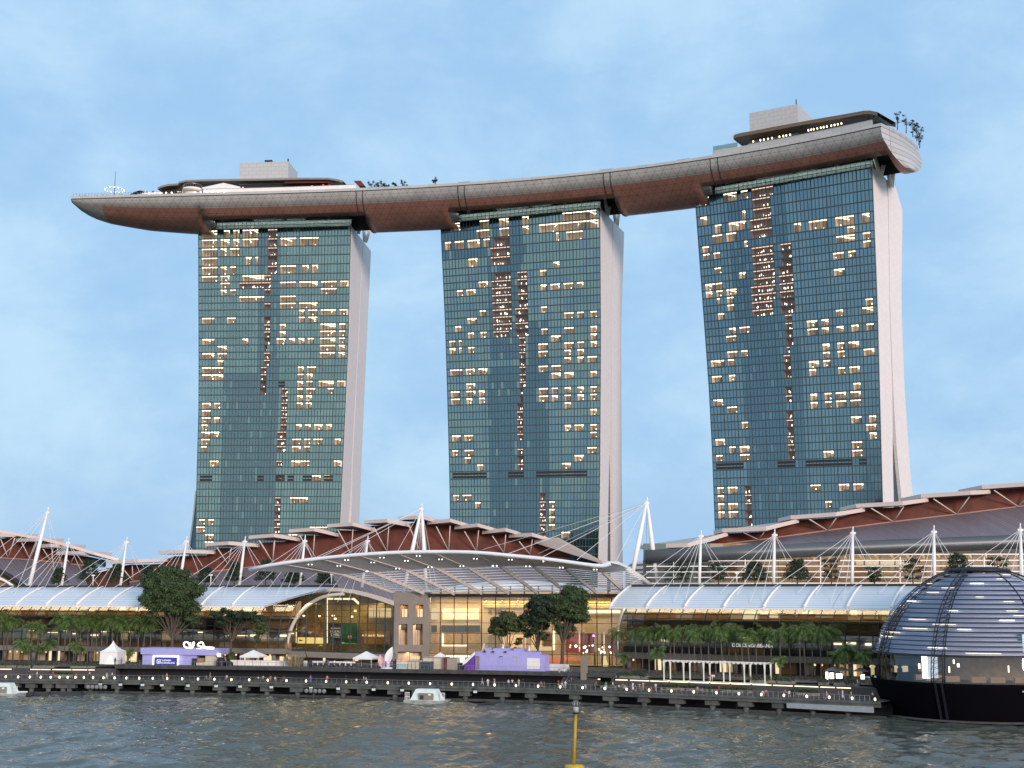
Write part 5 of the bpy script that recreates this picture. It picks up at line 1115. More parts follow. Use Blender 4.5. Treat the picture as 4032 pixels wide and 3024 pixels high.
b = MB(); b.prism([P(180, 2340, 411), P(520, 2340, 411), P(520, 2222, 411), P(420, 2238, 411), P(330, 2262, 411), P(180, 2268, 411)], V((0, 2, 0))); b.build('wall', M['redwall'], lk)
b = MB(); b.tube([P(290, 2303, 409), P(245, 2276, 409)], .22, 6); b.tube([P(290, 2303, 409), P(281, 2273, 409)], .22, 6); b.build('roof_brace', M['fascia'], lk)
b = MB(); b.prism([P(372, 2255, 408), P(420, 2240, 408), P(420, 2246, 408), P(372, 2258, 408)], V((0, 4, 0))); b.prism([P(205, 2265, 408), P(300, 2262, 408), P(300, 2266, 408), P(205, 2270, 408)], V((0, 4, 0))); b.build('eave_slab', M['roofwhite'], lk)
# dark arch of the neighbouring gable at the far left
ga = thing('gable_arch', 'black and white arch of another glass gable at the left edge, on the roof terrace', 'gable', P(20, 2330, 390))
pts = [P(*z4(x, y), 390) for x, y in ((-120, 470), (-60, 490), (0, 515), (75, 548), (150, 598), (200, 635), (245, 668))]
b = MB(); b.tube(smooth(pts, 3), .8, 6); b.build('arch_rib', M['black'], ga); b = MB(); b.tube([p - V((.3, .6, 1.6)) for p in smooth(pts, 3)], .4, 6); b.build('white_edge', M['white'], ga)
b = MB(); b.poly([p - V((0, -.6, .4)) for p in pts] + [P(*z4(-120, 690), 390.6)]); b.build('gable_wall', M['brown'], ga)
b = MB(); b.prism([P(*z4(175, 612), 398), P(*z4(345, 662), 398), P(*z4(215, 668), 398)], V((0, 3, 0))); b.build('white_shell', M['roofwhite'], ga)
# right-hand hall: longer, seen from nearer
rs = [(z5(80, 165), z5(440, 155), z5(775, 62)), (z5(730, 32), z5(1095, 16), r4(395, 288)), (r4(335, 265), r4(665, 242), r4(875, 208)), (r4(810, 181), r4(1150, 162), r4(1335, 136)), (r4(1280, 110), r4(1640, 86), r4(1785, 78)), (r4(1725, 45), r4(2100, 20), r4(2450, -10))]
rw_ = [z5(95, 175), z5(440, 165), z5(740, 80), z5(745, 45), z5(1090, 30), r4(350, 292), r4(355, 275), r4(680, 255), r4(830, 215), r4(832, 192), r4(1140, 176), r4(1290, 140), r4(1295, 122), r4(1640, 100), r4(1745, 85), r4(1750, 58), r4(2100, 34), r4(2300, 20)]
rt_ = [z5(180, 198), z5(560, 152), z5(1030, 97), r4(600, 347), r4(1080, 284), r4(1540, 230), r4(1985, 174), r4(2300, 135)]
rl_ = [z5(170, 214), z5(560, 196), r4(0, 478), r4(400, 452), r4(900, 432), r4(1400, 410), r4(2000, 388), r4(2300, 376)]
rv = [(z5(1030, 97), z5(905, 34), z5(1085, 20)), (r4(600, 347), r4(470, 267), r4(665, 257)), (r4(1080, 284), r4(920, 188), r4(1155, 174)), (r4(1538, 230), r4(1372, 120), r4(1630, 104)), (r4(1985, 174), r4(1812, 58), r4(2130, 30)), (z5(360, 190), z5(305, 165), z5(400, 163))]
right_hall = hall_roof('red-walled hall above the dome, with stepped pale roof slabs rising to the right', 352, rs, rw_, rt_, rl_, rv, 13, P(3200, 2335, 348), 22)
pc = [z5(85, 238), r4(0, 512), r4(400, 492), r4(800, 476), r4(1400, 452), r4(2000, 430), r4(2300, 420)]
b = MB(); b.tube([P(*p, 339) for p in pc], 1.75, 12); b.build('dark_eave_tube', mat('eave_tube', (.10, .115, .125), .4, .4), right_hall)
b = MB()
for k in range(60):
    x = 2640 + k * 25; y = ip(x, rl_); b.box(P(x + rng.uniform(-4, 4), y - 1, 339.2), (rng.uniform(.3, 1.2), .2, .22), 0 if k % 3 else 1)
b.build('eave_light_row', [emis('eave_red', (1, .30, .24), 1.4), M['strip']], right_hall)
b = MB(); b.box(P(2600, 2171, 342), (3.0, .4, .7)); b.build('eave_glow', emis('eave_orange', (1, .45, .16), 1.3), right_hall)
YG = 339.5
def RG(x, y, o=0): return P(x, y, YG + o)
gx_ = [2533, 2576, 2620, 2655, 2700, 2750, 2796, 2846, 2900, 2955, 3008, 3065, 3120, 3175, 3230, 3290, 3350, 3405, 3465, 3525, 3585, 3645, 3705, 3770, 3830, 3890, 3950, 4010, 4075]
top_ = lambda x: ip(x, pc) + 12
b = MB(); b.grid([[RG(x, top_(x)) for x in gx_], [RG(x, 2345) for x in gx_]]); b.build('glass_front', M['pane'], right_hall)
b = MB()
for x in gx_: b.bar(RG(x, top_(x), -.1), RG(x, 2345, -.1), .14, .14)
b.build('glazing_frame', M['mull'], right_hall)
b = MB()
for y in (2184, 2208, 2230, 2252, 2274, 2297):
    x0 = 2545 if y >= 2230 else (2790 if y >= 2208 else 2950)
    b.bar(RG(x0, y, -1.0), RG(4075, y - 2, -1.0), .2, .26)
for x in (2652, 2934, 3231, 3544, 3875): b.bar(RG(x, 2192, -1.1), RG(x, 2318, -1.1), .22, .22)
b.build('white_rail', M['ribwhite'], right_hall)
b = MB(); rr = random.Random(5)
for x0, x1 in zip(gx_, gx_[1:]):
    far = x0 < 2780
    b.poly([RG(x0, 2345, 7), RG(x1, 2345, 7), RG(x1, 2278, 7), RG(x0, 2278, 7)], 1 if far else rr.choice((0, 0, 2)))
    b.poly([RG(x0, 2278, 7), RG(x1, 2278, 7), RG(x1, 2232, 7), RG(x0, 2232, 7)], 1 if far else rr.choice((0, 0, 2, 3)))
    b.poly([RG(x0, 2232, 7), RG(x1, 2232, 7), RG(x1, 2140, 7), RG(x0, 2140, 7)], 1 if far else rr.choice((2, 2, 3, 0)))
b.build('interior_wall', [M['brown'], mat('green_void', (.10, .16, .145), .6), mat('interior_ochre', (.40, .29, .15), .8, noise=.1), mat('interior_taupe', (.36, .30, .23), .8)], right_hall)
IBb = MB()
for x0, x1 in ((3372, 3400), (3405, 3460), (3466, 3520), (3526, 3585)): IBb.prism([RG(x0, 2224, 6), RG(x1, 2224, 6), RG(x1, 2207, 6), RG(x0, 2207, 6)], (0, .1, 0))
IBb.build('lit_ceiling_panel', M['shop'], right_hall)
b = MB()
for k in range(18): x = 3010 + k * 62; b.bar(RG(x, 2182, 4), RG(x + 14, 2205, 4), .5, .5)
b.build('roof_bracket', M['beige'], right_hall)
area('hall_gallery_lamps', RG(3500, 2175, 3.5), 70, 3, (0, 0, 0), 2600, (1, .72, .40))
b = MB(); b.poly([RG(2533, 2345), RG(2533, 2205), RG(2533, 2205) + V((6, 14, 0)), RG(2533, 2345) + V((6, 14, 0))]); b.build('end_glazing', M['gapglass'], right_hall)
# far pale building between the middle and right halls
fb = thing('far_building', 'pale low building far behind, between the middle tower and the right hall', 'building', P(2500, 2330, 420))
b = MB(); b.prism([P(2478, 2330, 420), P(2540, 2330, 420), P(2540, 2208, 420), P(2505, 2212, 420), P(2478, 2232, 420)], (0, 15, 0)); b.build('wall', mat('far_wall', (.40, .46, .50), .8), fb)
b = MB()
for y in (2225, 2245, 2262, 2280): b.bar(P(2480, y, 419.7), P(2540, y - 3, 419.7), .2, .5)
b.build('louvre', M['slate'], fb)
# white masts, each with its fan of cables
def mast(base, top, dirs, label, r=.62, loc=None, legs=None):
    Yb = 0
    o = thing('mast', label, 'mast', base, 'white cable masts of the mall roof')
    if legs:
        for q in legs: b = MB(); b.tube([q, q.lerp(top, .5), top], [r * .9, r * 1.15, r * .6], 10); b.build('leg', M['mast'], o)
    else: b = MB(); b.tube([base, base.lerp(top, .5), top], [r, r * 1.0, r * .62], 10); b.build('pole', M['mast'], o)
    b = MB(); b.tube([top, top + V((.1, 0, .9))], [r * .5, r * .3], 8); b.box(top - V((0, 0, .6)), (1.2, .5, .5)); b.build('cap', M['mast'], o)
    for q in dirs: b = MB(); b.tube([top - V((0, 0, .5)), q], .06, 4, 0, False); b.build('cable', M['cable'], o)
    return o
def mast_on(W, px_b, px_t, py_t, k, label, big=False):
    u = W.u(px_b, 14.5, 25.2); base = W.p(u, 14.5, 25.2)
    d0 = 14.5 + (5 if not big else 8)
    q = W.p(W.u(px_t, d0, 36), d0, 0); top = P(px_t, py_t, q.y)
    f = [W.p(u - dx, d, z) for dx, d, z in (((17, 9, 24.8), (10, 6, 23.6), (5.5, 5, 23.2), (-1.5, 2.2, 21.8), (1.2, 1.6, 21.5)) if not big else ((24, 9, 24.8), (15, 7, 24), (7, 6, 23.5), (-3, 4, 22.8)))]
    f += [W.p(u + 3.5, 22, 25.2), W.p(u + 6, 24, 25.2)]
    return mast(base, top, f, label, .55 if big else .38)
mast_on(LW, 114, 188, 2010, 0, 'tall thick white mast near the left edge, leaning over the terrace', True)
lft = [(242, 270, 2130), (473, 499, 2127), (705, 735, 2124), (941, 965, 2124), (1179, 1201, 2122), (1426, 1448, 2122)]
for i, (a_, c_, y_) in enumerate(lft): mast_on(LW, a_, c_, y_, i, '%s slim white mast from the left, leaning back over the left canopy with its cables' % nth(i))
rgt = [(2753, 2760, 2102), (3046, 3050, 2097), (3355, 3358, 2089), (3680, 3677, 2084), (4025, 4017, 2076)]
for i, (a_, c_, y_) in enumerate(rgt): mast_on(RW, a_, c_, y_, i, '%s upright white mast from the left on the right canopy terrace' % nth(i))
top = P(1660, 1996, 360)
mast(P(1630, 2330, 360), top, [P(900 + x * .5424, 1900 + y * .5424, 340) for x, y in ((600, 560), (780, 545), (1220, 510))] + [P(1250, 2201, 334), P(1722, 2320, 367), P(1700, 2320, 367), P(1640, 2180, 331)], 'tall white two-legged mast behind the left half of the slatted canopy', .5, None, [P(1588, 2335, 358), P(1679, 2335, 362)])
top = P(2547, 1972, 338)
mast(P(2530, 2312, 338), top, [P(2272, 2204, 326), P(2130, 2196, 326), P(1990, 2184, 326), P(2420, 2218, 324), P(2545, 2315, 346), P(2120, 2180, 366), P(1900, 2164, 376)], 'tall white two-legged mast against the sky between the middle and right towers', .54, None, [P(2482, 2300, 334), P(2588, 2310, 340)])
# slim lamp posts on the terrace
for i, (x, W_, lab) in enumerate(((365, LW, 'thin lamp post on the left terrace between two slim masts'), (829, LW, 'thin lamp post on the left terrace beside a flat-topped dark tree'), (1305, LW, 'thin camera post on the terrace above the glazed arch'), (2902, RW, 'thin lamp post on the right terrace in front of the glass hall'))):
    p = W_.p(W_.u(x, 13.5, 25), 13.5, 25.2); o = thing('terrace_post', lab, 'lamp post', p)
    b = MB(); b.tube([p, p + V((0, 0, 3.2))], .13, 6); b.build('pole', M['mast'], o); b = MB(); b.box(p + V((0, 0, 3.25)), (.9, .3, .35)); b.build('head', M['white'], o)
# ---------------------------------------------------------------- trees, palms, hedges
def leaves(b, c, rad, n, size, m=0, shell=.55, rr=rng, mm=None):
    c = V(c)
    for _ in range(n):
        d = V((rr.gauss(0, 1), rr.gauss(0, 1), rr.gauss(0, 1))); d.normalize(); k = (shell + (1 - shell) * rr.random()) * rr.uniform(.82, 1.05)
        p = c + V((d.x * rad[0], d.y * rad[1], d.z * rad[2])) * k
        s = size * rr.uniform(.6, 1.3); nrm = (d + V((rr.uniform(-.8, .8), rr.uniform(-.8, .8), rr.uniform(-.2, 1.0)))).normalized()
        t = nrm.cross(V((rr.uniform(-1, 1), rr.uniform(-1, 1), rr.uniform(-1, 1)))).normalized(); u = nrm.cross(t)
        mi = m if mm is None else rr.choice(mm)
        b.poly([p - t * s, p - u * s * .45, p + t * s, p + u * s * .45], mi)
def branch(b, p, d, L, r, depth, rr, tips, spread=.55):
    pts = [p]; q = p; v = d.normalized()
    for k in range(4):
        v = (v + V((rr.uniform(-.16, .16), rr.uniform(-.16, .16), rr.uniform(-.02, .12)))).normalized(); q = q + v * (L / 4); pts.append(q)
    b.tube(pts, [r * (1 - .5 * k / 4) for k in range(5)], 6, 0, False)
    if depth == 0: tips.append(q); return
    for k in range(3 if depth > 1 else 2):
        a = rr.uniform(0, 6.28); w = V((math.cos(a), math.sin(a), 0)) * spread + v
        branch(b, q, w, L * rr.uniform(.55, .8), r * .52, depth - 1, rr, tips, spread)
def tree(label, base, top, crowns, mats, seed, trunk_r=.35, leaf=.42, dens=260, group=None, fork=.4, name='broadleaf_tree'):
    # crowns: list of (centre, radii); limbs run from the fork of the trunk into every clump
    rr = random.Random(seed); o = thing(name, label, 'tree', base, group); b = MB()
    cc = sum((V(c) for c, r_ in crowns), V((0, 0, 0))) / len(crowns); f = base.lerp(V((base.x * .5 + cc.x * .5, base.y * .5 + cc.y * .5, cc.z)), fork); f.z = base.z + (cc.z - base.z) * fork
    b.tube([base - V((0, 0, .1)), base.lerp(f, .5) + V((rr.uniform(-.15, .15), 0, 0)), f], [trunk_r * 1.25, trunk_r, trunk_r * .8], 8)
    for c, r_ in crowns:
        c = V(c); m_ = f.lerp(c, .5) + V((rr.uniform(-.4, .4), rr.uniform(-.4, .4), rr.uniform(0, .5)))
        b.tube([f, m_, c], [trunk_r * .6, trunk_r * .38, trunk_r * .16], 6, 0, False)
        for k in range(4):
            d = V((rr.uniform(-1, 1) * r_[0], rr.uniform(-1, 1) * r_[1], rr.uniform(-.5, .9) * r_[2])) * .8; b.tube([m_.lerp(c, .6), c + d], [trunk_r * .18, trunk_r * .07], 5, 0, False)
    b.build('trunk', M['bark'], o)
    lb_ = MB()
    for c, r_ in crowns:
        nsub = max(4, int(r_[0] * r_[2] * 2.4))
        for k in range(nsub):
            d = V((rr.gauss(0, 1), rr.gauss(0, 1), rr.gauss(0, 1))).normalized() * rr.uniform(.35, .95)
            q = V(c) + V((d.x * r_[0], d.y * r_[1], d.z * r_[2])); s = rr.uniform(.34, .56) * min(r_[0], r_[2])
            leaves(lb_, q, (s * 1.9, s * 1.9, s * 1.15), int(dens * s * s * 1.1) + 30, leaf, 0, .12, rr, (0, 0, 0, 1))
    lb_.build('crown', mats, o); return o
def blobs(cx, cy, w, h, n, Y, rr, flat=.55):   # clump centres filling an ellipse of the picture
    out = []
    for k in range(n):
        a = rr.uniform(0, 6.28); q = math.sqrt(rr.random()) * .72
        x, y = cx + math.cos(a) * q * w, cy + math.sin(a) * q * h; c = P(x, y, Y + rr.uniform(-2.5, 2.5)); s = Y / FPX
        r_ = rr.uniform(.34, .48); out.append((c, (w * s * r_ * 1.1, w * s * r_, h * s * r_ * 1.15)))
    return out
rr = random.Random(3)
GL = (M['leaf'], M['leaf2'])
def gz(x, d): return LW.p(LW.u(x, d, 6), d, 5.6)
# big rain tree left of the pavilion
Yt = 349
tree('big rounded green tree behind the lilac pavilion, tallest on the left', P(676, 2640, Yt), 0, blobs(690, 2330, 128, 78, 13, Yt, rr) + blobs(640, 2345, 80, 50, 4, Yt, rr) + blobs(728, 2420, 70, 55, 4, Yt, rr) + [(P(585, 2362, Yt), (2.2, 2, 1.5)), (P(700, 2275, Yt), (3.4, 3, 2.0)), (P(600, 2425, Yt), (1.4, 1.4, 1.3))], GL, 21, .42, .36, 300, fork=.42)
tree('broad dark tree right of the big tree, above the food stalls', P(905, 2620, 345), 0, blobs(915, 2430, 110, 38, 9, 345, rr) + blobs(890, 2470, 70, 28, 3, 345, rr), (M['leafdark'], M['leaf']), 22, .32, .34, 290, fork=.5)
tree('smaller olive tree against the left foot of the glazed arch', P(1002, 2610, 344), 0, blobs(1035, 2462, 46, 46, 5, 344, rr) + [(P(1010, 2520, 344), (1.3, 1.2, 1.0))], (M['leaf2'], M['leaf']), 23, .22, .32, 280, fork=.5)
Yc = 321
tree('left one of the three trees before the glass hall, open and olive', P(1995, 2655, Yc), 0, blobs(1988, 2455, 78, 58, 10, Yc, rr) + [(P(1950, 2485, Yc), (1.5, 1.4, 1.2)), (P(2040, 2520, Yc), (1.2, 1.2, 1.0)), (P(2038, 2560, Yc), (1.0, 1, .7))], (M['leaf2'], M['leaf']), 24, .2, .32, 240, fork=.42)
tree('middle one of the three trees before the glass hall, dark and upright', P(2120, 2655, Yc), 0, blobs(2116, 2405, 60, 72, 12, Yc, rr) + blobs(2090, 2480, 34, 48, 4, Yc, rr) + [(P(2140, 2500, Yc), (1.1, 1, 1.2))], (M['leafdark'], M['leaf']), 25, .26, .32, 300, fork=.42)
tree('right one of the three trees before the glass hall, tall with a dense head', P(2210, 2660, Yc), 0, blobs(2232, 2385, 82, 76, 16, Yc, rr) + blobs(2222, 2460, 52, 52, 6, Yc, rr) + [(P(2255, 2330, Yc), (1.8, 1.6, 1.1))], GL, 26, .42, .33, 320, fork=.48)
# terrace trees: clipped, flat-tiered crowns on short stems
def terrace_tree(base, w, h, label, seed, airy=False):
    rr = random.Random(seed); o = thing('terrace_tree', label, 'tree', base, 'tiered trees on the mall roof terraces')
    b = MB(); b.tube([base, base + V((rr.uniform(-.1, .1), 0, h * .4)), base + V((rr.uniform(-.3, .3), 0, h * .9))], [.16, .13, .05], 6); lb_ = MB()
    nt_ = 4 if airy else 5
    for k in range(nt_):
        t = k / (nt_ - 1); z = h * (.36 + .56 * t); rw = w * (.5 * (1 - .55 * t) if not airy else rr.uniform(.30, .46))
        nn_ = 4 if airy else 5
        for j in range(nn_):
            a = 6.28 * j / nn_ + rr.uniform(-.5, .5); c = base + V((math.cos(a) * rw * .62, math.sin(a) * rw * .62, z + rr.uniform(-.25, .25)))
            b.tube([base + V((0, 0, z - .4)), c], [.06, .025], 4, 0, False); leaves(lb_, c, (rw * .5, rw * .5, h * (.085 if airy else .12)), 70 if airy else 110, .24, 0, .3, rr, (0, 0, 1))
    leaves(lb_, base + V((0, 0, h * .95)), (w * .16, w * .16, h * .08), 60, .22, 0, .3, rr)
    b.build('trunk', M['bark'], o); lb_.build('crown', (M['leafdark'], M['leaf']), o); return o
for i, (x, h, w) in enumerate(((230, 5.6, 6.0), (347, 7.6, 7.8), (458, 6.5, 6.2), (580, 6.2, 5.8), (686, 6.0, 5.8), (808, 5.6, 6.2), (922, 7.0, 5.8), (1046, 7.4, 6.5), (1158, 5.4, 7.2), (1277, 4.8, 6.6))):
    terrace_tree(LW.p(LW.u(x, 16, 25), 16, 25.0), w, h, '%s dark tiered tree from the left on the left mall terrace' % nth(i), 50 + i)
for i, (x, h, w, ai) in enumerate(((2686, 6.0, 7.0, 1), (2830, 6.0, 6.0, 1), (2974, 6.2, 8.0, 0), (3141, 6.4, 8.0, 0), (3274, 6.6, 6.0, 1), (3445, 4.6, 5.0, 1), (3596, 6.4, 7.0, 1), (3775, 7.4, 8.4, 0), (3935, 6.6, 7.0, 1))):
    terrace_tree(RW.p(RW.u(x, 17, 25), 17, 25.0), w, h, '%s tiered tree from the left on the right mall terrace' % nth(i), 70 + i, bool(ai))
# palms
def palm_proto(label, h, seed, crown, thin=.16):
    rr = random.Random(seed); o = thing('palm_tree', label, 'palm', (0, 0, 0), 'tall palms along the promenade')
    b = MB(); lean = V((rr.uniform(-.3, .3), rr.uniform(-.3, .3), 0))
    b.tube([V((0, 0, -.2)), V((0, 0, .4)), lean * .4 + V((0, 0, h * .5)), lean + V((0, 0, h))], [thin * 1.6, thin * 1.15, thin, thin * .85], 8); b.build('trunk', M['palmtrunk'], o)
    c = lean + V((0, 0, h)); f = MB(); nf = 19
    f.tube([c, c + V((0, 0, 1.0))], [.16, .06], 6)
    for k in range(nf):
        a = 6.28 * k / nf * 2.4 + rr.uniform(-.3, .3); el = 1.25 - 1.75 * (k / nf) + rr.uniform(-.15, .15); L = crown * rr.uniform(.85, 1.1)
        d = V((math.cos(a), math.sin(a), 0)); side = V((-d.y, d.x, 0)); prev = None
        p = c + V((0, 0, .5)); v = d * math.cos(el) + V((0, 0, math.sin(el))); n = 7
        pts = [p]
        for j in range(n): v = (v + V((0, 0, -.20 - .03 * j))).normalized(); p = p + v * (L / n); pts.append(p)
        for j in range(n):
            for q in (0, .5):
                A = pts[j].lerp(pts[j + 1], q); tt = (j + q) / n; w = L * .30 * (math.sin(math.pi * min(1, .18 + tt * .86)) ** .7); fwd = (pts[j + 1] - pts[j]).normalized()
                for s in (-1, 1):
                    B = A + side * s * w * rr.uniform(.55, .85) + fwd * w * .55 + V((0, 0, -w * rr.uniform(.45, .95))); f.poly([A, A + fwd * .17, B + fwd * .05, B], rr.choice((0, 0, 1)))
    f.build('crown', (M['palm'], M['leaf2']), o); return o
palmA = [palm_proto('palm', 10.2, 90 + k, 3.7) for k in range(5)]; palmB = [palm_proto('palm', 4.6, 95 + k, 2.7, .14) for k in range(2)]
used_ = set()
def put_palm(protos, i, p, rz, sc, label, group):
    pr = protos[i % len(protos)]
    if pr.name not in used_: used_.add(pr.name); pr.location = p; pr.rotation_euler = (0, 0, rz); pr.scale = (sc,) * 3; pr['label'] = label; pr['group'] = group
    else: dup(pr, p, rz, sc, label, group)
LP = [-14, 11, 24, 50, 120, 144, 224, 252, 272, 297, 315, 344, 359, 377, 395, 419, 438, 457, 481, 511, 540, 562, 590]
rr = random.Random(8)
for i, x in enumerate(LP):
    d = 2 + rr.uniform(-2.5, 2.5); p = LW.p(LW.u(x, d, 6), d, 5.5); sc = 1.02 * rr.uniform(.95, 1.08); sc = .9 if x in (120, 144) else sc
    put_palm(palmA, i, p, rr.uniform(0, 6), sc, '%s tall palm from the left in the row before the left mall wing' % nth(i), 'tall palms along the promenade')
RP = [2428, 2503, 2530, 2556, 2584, 2611, 2639, 2657, 2687, 2715, 2735, 2763, 2792, 2818, 2845, 2871, 2899, 2923, 2951, 2979, 3009, 3037, 3075, 3113, 3152, 3172, 3200, 3234, 3262, 3285]
for i, x in enumerate(RP):
    d = -1 + rr.uniform(-3, 3); p = RW.p(RW.u(x, d, 6), d, 5.5); sc = .90 * rr.uniform(.95, 1.06); sc = .84 if x == 2428 else sc * (1.05 if x > 3100 else 1)
    put_palm(palmA, i, p, rr.uniform(0, 6), sc, '%s tall palm from the left in the row before the right mall wing' % nth(i), 'tall palms along the promenade')
for i, (x, sc) in enumerate(((75, 1.1), (112, .9), (153, .85), (188, 1.1), (288, 1.0), (322, .8), (508, .7), (905, .6))):
    p = DKc(x, 20, 5.4); put_palm(palmB, i, p, rr.uniform(0, 6), sc, '%s low bushy palm from the left, under the tall palms of the left wing' % nth(i), 'low bushy palms')
for i, (x, sc) in enumerate(((2457, .75), (2590, 1.1), (3070, .8), (3330, 1.25), (3360, 1.2), (3400, 1.1), (3300, 1.0))):
    p = DKc(x, 19, 5.4); put_palm(palmB, i + 1, p, rr.uniform(0, 6), sc, '%s low bushy palm from the left, under the tall palms of the right wing' % nth(i), 'low bushy palms')
# hedges
def hedge(x0, x1, off, z, h, w, label, seed):
    rr = random.Random(seed); p, q = DKc(x0, off, z), DKc(x1, off, z); o = thing('hedge', label, 'hedge', (p + q) / 2, 'clipped hedges along the promenade')
    b = MB(); L = (q - p).length; n = max(2, int(L / 1.0))
    for k in range(n):
        c = p.lerp(q, (k + .5) / n) + V((rr.uniform(-.2, .2), rr.uniform(-.3, .3) + w / 2, h * rr.uniform(.48, .58))); leaves(b, c, (L / n * .85, w * .55, h * .52), 170, .17, 0, .7, rr, (0, 0, 1))
    b.build('foliage', (M['hedge'], M['leaf']), o); t = (q - p).normalized(); nn = V((-t.y, t.x, 0)); MB().box((p + q) / 2 + nn * (w / 2) + V((0, 0, h * .2)), (L, w * .9, h * .4), 0, (t, nn, V((0, 0, 1)))).build('planter', M['stone'], o)
for i, (x0, x1) in enumerate(((-5, 62), (66, 118), (126, 212), (276, 372))): hedge(x0, x1, 12.5, 5.0, 1.5, 2.0, '%s dark hedge from the left on the left terrace, above the lit nosings' % nth(i), 30 + i)
for i, (x0, x1) in enumerate(((2306, 2352), (2362, 2428), (2436, 2520), (2524, 2546), (2958, 3055), (3060, 3128), (3222, 3262), (3282, 3330), (3332, 3376))): hedge(x0, x1, 12.0, 5.0, 1.55, 2.0, '%s dark hedge from the left on the right terrace, above the lit nosings' % nth(i), 40 + i)
for i, (x0, x1) in enumerate(((2362, 2420), (2600, 2695), (2700, 2790), (2795, 2880), (2886, 2955), (3128, 3222))): hedge(x0, x1, 8.4, 3.1, 1.35, 1.0, '%s planted box from the left at boardwalk level, below the lit nosings' % nth(i), 60 + i)
hedge(207, 280, 8.4, 3.1, 1.25, 1.0, 'planted box at boardwalk level on the left, below the lit nosings', 68)
# ---------------------------------------------------------------- glass dome on the water
DC = V((93.8, 272.5, 6.9)); DR = 21.8
M['domeglass'] = clear('dome_glass', (.80, .85, .93), (.42, .54, .74), .14, .03)
M['domeclear'] = clear('dome_clear_glass', (.78, .80, .80), (.5, .55, .6), .14, .03)
dome = thing('glass_dome', 'round glass dome pavilion with stacked pale rings, on a black base in the water', 'pavilion', V((DC.x, DC.y, 0)))
A0, A1 = 0, 2 * math.pi
def sph(z): return math.sqrt(max(0, DR * DR - (z - DC.z) ** 2))
zs_ = [12.2 + (28.3 - 12.2) * k / 20 for k in range(21)]
b = MB(); b.lathe([(sph(z), z) for z in zs_], (DC.x, DC.y, 0), 72); b.build('shell', M['domeglass'], dome)
b = MB(); b.lathe([(sph(z), z) for z in (7.2, 8.5, 10.2, 12.0)], (DC.x, DC.y, 0), 72); b.build('lower_glazing', M['domeclear'], dome)
# baffle rings inside, each tilted
for k in range(18):
    z = 12.6 + k * .86; r_ = sph(z) - .5
    if r_ < 3: continue
    b = MB(); b.lathe([(r_ + .1, z - .24), (r_ - 1.0, z - .16), (r_ - 1.0, z + .32), (r_ + .1, z + .24)], (DC.x, DC.y, 0), 64); b.build('baffle_ring', mat('baffle_grey', (.82, .81, .84), .6) if 'baf' not in M else M['baf'], dome)
    M['baf'] = bpy.data.materials['baffle_grey']
    a = rng.uniform(3.3, 5.0)
    for j in range(2 if k % 2 else 1):
        a0 = rng.uniform(3.0, 5.1); a1 = a0 + rng.uniform(.06, .35); b = MB(); n_ = 10; ra_ = r_ - .05
        pts = [V((DC.x + ra_ * math.cos(a0 + (a1 - a0) * t / n_), DC.y + ra_ * math.sin(a0 + (a1 - a0) * t / n_), z + .13)) for t in range(n_ + 1)]
        b.tube(pts, .06, 4); b.build('ring_light', M['lampwhite'] if j else M['strip'], dome)
b = MB(); b.lathe([(sph(z) - 2.6, z) for z in (12, 14, 16, 18, 20, 22, 24, 26, 27.2)], (DC.x, DC.y, 0), 48); b.build('inner_lining', mat('dome_lining', (.085, .10, .135), .5), dome)
b = MB(); b.lathe([(sph(12.1) + .12, 11.95), (sph(12.1) + .12, 12.35), (sph(12.3) - .3, 12.35)], (DC.x, DC.y, 0), 72); b.build('transom_ring', M['black'], dome)
# meridian ribs; two heavy lattice trusses
def mer(a, off=.1, z0=7.2, z1=28.4, n_=26):
    t0, t1 = math.asin((z0 - DC.z) / DR), math.asin(min(1, (z1 - DC.z) / DR)); R_ = DR + off
    return [V((DC.x + R_ * math.cos(t) * math.cos(a), DC.y + R_ * math.cos(t) * math.sin(a), DC.z + R_ * math.sin(t))) for t in [t0 + (t1 - t0) * k / n_ for k in range(n_ + 1)]]
for a in (R(187), R(280), R(304), R(330), R(352)): b = MB(); b.tube(mer(a), .12, 5); b.build('meridian_rib', M['black'], dome)
def truss(a, w=.05):
    b = MB(); m1, m2, m3, m4 = mer(a - w, .5), mer(a + w, .5), mer(a - w, -.5), mer(a + w, -.5)
    for m_ in (m1, m2, m3, m4): b.tube(m_, .10, 5)
    for k in range(0, len(m1) - 1):
        for p_, q_ in ((m1, m2), (m3, m4), (m1, m3), (m2, m4)): b.bar(p_[k], q_[k + 1], .07, .07); b.bar(p_[k], p_[k + 1].lerp(q_[k], .5), .06, .06)
    b.build('lattice_truss', M['black'], dome)
truss(R(229)); truss(R(190), .045)
b = MB(); b.lathe([(5.4, 28.1), (6.2, 27.9), (6.0, 28.5), (3.5, 28.8), (0, 28.9)], (DC.x, DC.y, 0), 40); b.build('crown_ring', M['black'], dome)
b = MB(); b.lathe([(3.8, 28.86), (0, 28.98)], (DC.x, DC.y, 0), 30); b.build('skylight', M['roofwhite'], dome)
